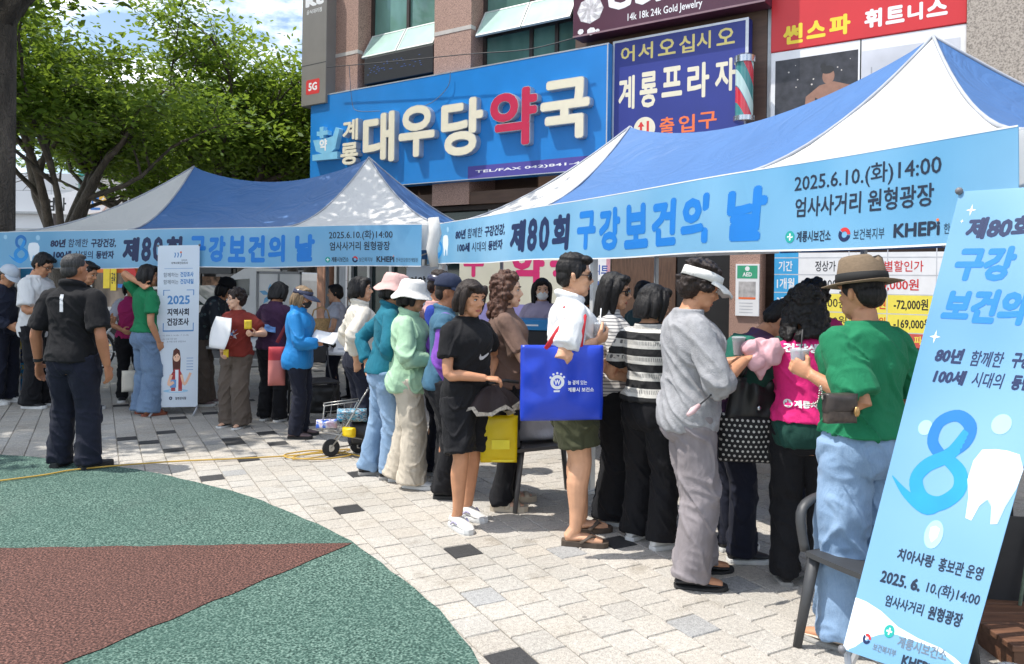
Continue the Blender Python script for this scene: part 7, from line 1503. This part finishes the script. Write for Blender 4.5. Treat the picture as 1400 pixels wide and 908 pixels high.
a = Art(lambda u, v, d: (u, -.05+.1*v/.25-d, v), base=.003); a.rect(-.10, .215, .09, .225, mat('card_line', (.3, .35, .45), .6)); a.rect(-.07, .03, .06, .04, mat('card_line', 0)); a.build('print', o)
boxo('paper_box', 'white cardboard box of leaflets on the staff table', 'box', (X(440, 9.0), 8.98, .722), .1, .22, .2, .16, m_paper); boxo('paper_box', 'low stack of white forms on the table behind the red top', 'paper', (X(350, 9.3), 9.3, .722), .2, .3, .22, .10, m_paper)
wb_ = empty('wicker_basket', at(438, 452, 9.1)+Vector((0, 0, .0)), 0, 'tan wicker basket with a handle hanging by the salmon post', 'basket'); m = MB(); m.lathe([(0, 0), (.09, 0), (.12, .14), (.11, .14), (.085, .01)], 18); mwk = mat('wicker', (.45, .28, .12), .8, .3, 60, .8, 90); m.build('basket_body', mwk, wb_, smooth='auto'); m = MB(); m.tube([(-.11, 0, .13), (-.08, 0, .24), (0, 0, .28), (.08, 0, .24), (.11, 0, .13)], .009, 8); m.build('handle', mwk, wb_, smooth=True)
# blue crate with dark front before the masked staff woman
q = at(733, 436, 7.5); o = empty('blue_crate', (q.x, q.y, 0), math.radians(-10), 'blue topped dark counter box before the masked staff woman', 'counter'); m = MB(); m.box((-.24, -.2, q.z-.10), (.24, .2, q.z), bev=.01); m.build('lid', mat('crate_blue', (.02, .22, .50), .4, .06), o); m = MB(); m.box((-.22, -.18, 0), (.22, .18, q.z-.104), bev=.01); m.build('body', s_black, o)
a = Art(lambda u, v, d: (u, -.2-d, v)); a.rect(-.18, q.z-.06, .05, q.z-.045, m_white); a.build('print', o)
# ------------------------------------------------------------------ chairs
def plastic_chair(label, c, rz, m, arms=True, s=1.0):
    o = empty('plastic_chair', c, rz, label, 'chair'); W = .25*s; sz = .43*s
    b = MB(); P = [];   # seat
    V = []; F = []; n = 8
    for k in (0, 1):
        for i in range(n+1):
            for j in range(n+1): u, v = i/n*2-1, j/n*2-1; V.append((u*W*(1-.08*v), v*.23*s, sz-.018*(1-u*u)*(1-v*v*.6)-.022*k+.012*v))
    N1 = (n+1)**2
    for i in range(n):
        for j in range(n): q_ = i*(n+1)+j; F += [(q_, q_+n+1, q_+n+2, q_+1), (N1+q_, N1+q_+1, N1+q_+n+2, N1+q_+n+1)]
    pr = [j for j in range(n+1)]+[(n+1)*i+n for i in range(1, n+1)]+[(n+1)*n+j for j in range(n-1, -1, -1)]+[(n+1)*i for i in range(n-1, 0, -1)]
    for i in range(len(pr)): a_, b_ = pr[i], pr[(i+1) % len(pr)]; F.append((a_, b_, b_+N1, a_+N1))
    b.add(V, F); b.build('seat', m, o, smooth='auto')
    b = MB(); b.tube([(-W*.95, -.22*s, sz), (-W*1.0, -.27*s, sz+.25*s), (-W*.85, -.30*s, sz+.38*s), (0, -.31*s, sz+.41*s), (W*.85, -.30*s, sz+.38*s), (W*1.0, -.27*s, sz+.25*s), (W*.95, -.22*s, sz)], .020*s, 8)
    for k in range(5): x = (-.66+.33*k)*W; b.tube([(x, -.225*s, sz), (x, -.27*s, sz+.2*s), (x, -.305*s, sz+.39*s)], .020*s, 6, flat=.35, up=(1, 0, 0))
    b.build('backrest', m, o, smooth=True)
    for x in (-1, 1):
        for y in (-1, 1): b = MB(); b.tube([(x*W*.86, y*.19*s, sz-.005), (x*W*1.05, y*.24*s, 0)], [.032*s, .022*s], 8, flat=.7); b.build('leg', m, o, smooth=True)
        if arms: b = MB(); b.tube(catmull([(x*W*1.0, -.27*s, sz+.22*s), (x*W*1.15, -.12*s, sz+.235*s), (x*W*1.18, .10*s, sz+.22*s), (x*W*1.15, .20*s, sz+.16*s), (x*W*1.02, .205*s, sz)], [0]*5)[0], .026*s, 8, flat=.65, up=(1, 0, 0)); b.build('armrest', m, o, smooth=True)
    return o
m_chg = mat('grey_chair_plastic', (.085, .082, .082), .45, .08, 6); m_chd = mat('dark_chair_plastic', (.042, .044, .047), .5, .10, 5, .3, 40)
q = gnd(742, 690); plastic_chair('grey plastic chair behind the man in olive shorts with a bag on it', (q.x, q.y+.1, 0), math.radians(-80), m_chg, False, 1.02)
bag('grey_white_bag', 'white and grey bag lying on the grey plastic chair', 'bag', .36, .22, .20, cloth('bag_pale', (.50, .49, .52)), (q.x-.02, q.y+.1, .435), .3, seed=41, wr=.016, pinch=.7, fr=9)
q = gnd(1200, 912); plastic_chair('dark grey plastic armchair in front of the jeans beside the leaning stand', (q.x+.05, q.y+.05, 0), math.radians(118), m_chd, True, .95)
for px, Yc_, rz_, lb in ((433, 8.3, .6, 'black folding chair by the cart under the staff table'),):
    o = empty('folding_chair', (X(px, Yc_), Yc_, 0), rz_, lb, 'chair'); b = MB(); b.box((-.2, -.19, .43), (.2, .19, .46), bev=.01); b.build('seat', s_black, o); b = MB(); b.box((-.2, .2, .62), (.2, .225, .82), bev=.008); b.build('backrest', s_black, o)
    for x in (-.21, .21): b = MB(); b.tube([(x, -.22, 0), (x, .18, .6), (x, .22, .85)], .011, 8); b.tube([(x, .25, 0), (x, -.15, .44)], .011, 8); b.build('leg', s_black, o, smooth=True)
bag('black_bag', 'black bag on the ground beneath the staff table', 'bag', .34, .2, .32, mat('black_bag_leather', 0), (X(446, 8.9), 8.9, 0), .1, seed=44, wr=.015)
# ------------------------------------------------------------------ shopping cart trolley
q = gnd(470, 622); ct = empty('shopping_trolley', q, math.radians(14), 'two wheeled wire shopping trolley loaded with blue and yellow bags', 'trolley'); mch = mat('trolley_wire', (.42, .41, .38), .35, .1, metal=.7)
for x, y in ((-.13, -.06), (.15, .05)):
    m = MB(); m.lathe([(.03, -.02), (.06, -.022), (.085, -.016), (.09, 0), (.085, .016), (.06, .022), (.03, .02)], 22, M=Matrix.Translation((x, y, .09)) @ Matrix.Rotation(math.pi/2, 4, 'X') @ Matrix.Rotation(.2, 4, 'Y')); wh_ = m.build('wheel', m_tyre, ct, smooth='auto')
    m = MB(); m.lathe([(0, -.024), (.035, -.024), (.035, .024), (0, .024)], 14, M=Matrix.Translation((x, y, .09)) @ Matrix.Rotation(math.pi/2, 4, 'X')); m.build('hub', mch, wh_, smooth='auto')
m = MB()
for y in (-.08, .10):
    m.tube([(-.13, y, .09), (-.02, y, .24), (.18, y, .60), (.22, y, .66)], .008, 6); m.tube([(-.22, y, .26), (.18, y, .17)], .007, 6); m.tube([(-.22, y, .26), (-.20, y, .52), (.16, y, .56)], .006, 6)
for k in range(7): x = -.22+k*.066; m.tube([(x, -.08, .26-.09*k/6), (x, .10, .26-.09*k/6)], .004, 5); m.tube([(x, .10, .26-.09*k/6), (x+.03, .10, .52+.03*k/6)], .003, 5)
for z in (.34, .43, .52): m.tube([(-.21, -.08, z), (-.21, .10, z), (.14, .10, z+.02)], .003, 5)
m.tube([(-.13, -.08, .09), (.15, .06, .09)], .007, 6); m.tube([(.22, -.08, .66), (.24, .01, .68), (.22, .10, .66)], .011, 8); m.build('frame', mch, ct, smooth=True)
mpb = mat('blue_pattern_bag', (.10, .28, .48), .5, .8, 30)
def rest(name, label, cat, dx, dy, z, w, d, h, m_, sd_, rz_=0): bag(name, label, cat, w, d, h, m_, q+Vector((dx, dy, z)), rz_, seed=sd_, wr=.012, pinch=.6, fr=16)
rest('blue_white_bag', 'crumpled blue and white bag in the front of the trolley', 'bag', -.14, -.06, .25, .18, .14, .07, mat_fn('blue_white_film', lambda N, L, co: ramp_(N, L, noise_(N, L, co, 16, 2), (.42, (.03, .10, .45)), (.5, (.6, .6, .68)), (.62, (.5, .35, .45))), rough=.3), 51, .2)
rest('yellow_box', 'small yellow pack at the right side of the trolley', 'packet', .06, -.09, .18, .12, .08, .08, my, 52, -.5); rest('patterned_roll_bag', 'rolled blue and white patterned bag at the back of the trolley', 'bag', .06, .04, .29, .26, .14, .11, mat_fn('patterned_roll', lambda N, L, co: ramp_(N, L, noise_(N, L, co, 30, 1, (1, 1, 3)), (.42, (.02, .22, .35)), (.52, (.45, .5, .52)), (.6, (.08, .10, .14))), rough=.5), 53, .1); rest('dark_bag', 'dark cloth bag sagging behind the trolley wheel', 'bag', .16, .08, .08, .2, .2, .2, s_black, 54)
ct.scale = (.86, .86, .86)
# yellow cable across the plaza
cb_ = MB(); P_ = [gnd(*p)+Vector((0, 0, .02)) for p in ((-60, 668), (0, 661), (60, 653), (100, 646), (160, 640), (240, 634), (330, 630), (400, 626), (450, 622), (480, 625), (440, 631), (395, 629), (392, 624), (430, 619), (470, 622), (520, 632), (560, 628))]
cb_.tube(catmull([tuple(p) for p in P_], [0]*len(P_), 6)[0], .0065, 8); P_ = [gnd(*p)+Vector((0, 0, .012)) for p in ((398, 628), (420, 622), (455, 618), (478, 616), (462, 622), (425, 628), (400, 630))]; cb_.tube(catmull([tuple(p) for p in P_], [0]*len(P_), 6)[0], .006, 8)
tag(cb_.build('power_cable', mat('yellow_cable', (.48, .30, .05), .6, .2, 4), smooth=True), 'yellow power cable snaking and looping across the plaza', 'cable')
# right bottom corner: low wooden deck, cups, dark frame with cord
q = gnd(1335, 872); o = empty('wooden_deck', (q.x-.05, q.y-.32, 0), 0, 'low brown wooden deck at the lower right corner', 'deck'); mwd = mat('deck_wood', (.14, .065, .035), .6, .3, 4, .4, 30, stretch=(1, 9, 9))
for k in range(7): m = MB(); m.box((0, k*.105, .09), (1.5, k*.105+.098, .115), bev=.004); m.build('board', mwd, o)
for x in (.02, .7, 1.42): m = MB(); m.box((x, .02, 0), (x+.06, .70, .089)); m.build('bearer', mwd, o)
p = at(1388, 885, 2.62); cup('clear plastic cup standing on the wooden deck corner', Vector((p.x, p.y, .117)), mat('cloudy_ice', (.45, .42, .40), .2, .2), name='plastic_cup', straw=False, s=1.2)
p = at(1322, 905, 2.42); 
o = boxo('small_carton', 'small white and blue carton on the wooden deck', 'carton', at(1384, 900, 2.5)*1.0+Vector((0, 0, -.05)), .2, .05, .035, .10, m_white); o.location.z = .117; a = Art(lambda u, v, d: (u-.025, -.0175-d, v)); a.rect(.0, .0, .05, .045, mat('kiosk_blue', 0)); a.build('print', o)
q = at(1345, 845, 3.55); o = empty('folding_easel', (q.x+.12, 3.5, 0), math.radians(-8), 'black folded frame with green cords behind the leaning stand', 'frame'); m = MB()
for x in (-.16, .40): m.tube([(x, 0, .0), (x+.06, .12, 1.05)], .014, 8)
m.tube([(-.16, 0, .06), (.40, 0, .06)], .014, 8); m.tube([(-.10, .12, 1.05), (.46, .12, 1.05)], .014, 8); m.box((-.14, .03, .07), (.40, .045, .50)); m.build('frame_bars', s_black, o)
for x in (.0, .11): m = MB(); m.tube([(x, -.02, .10), (x+.16, .06, 1.0)], .008, 6); m.build('cord', mat('green_cord', (.22, .30, .22), .8, .3, 40), o, smooth=True)
bpy.data.scenes.remove(TMP)
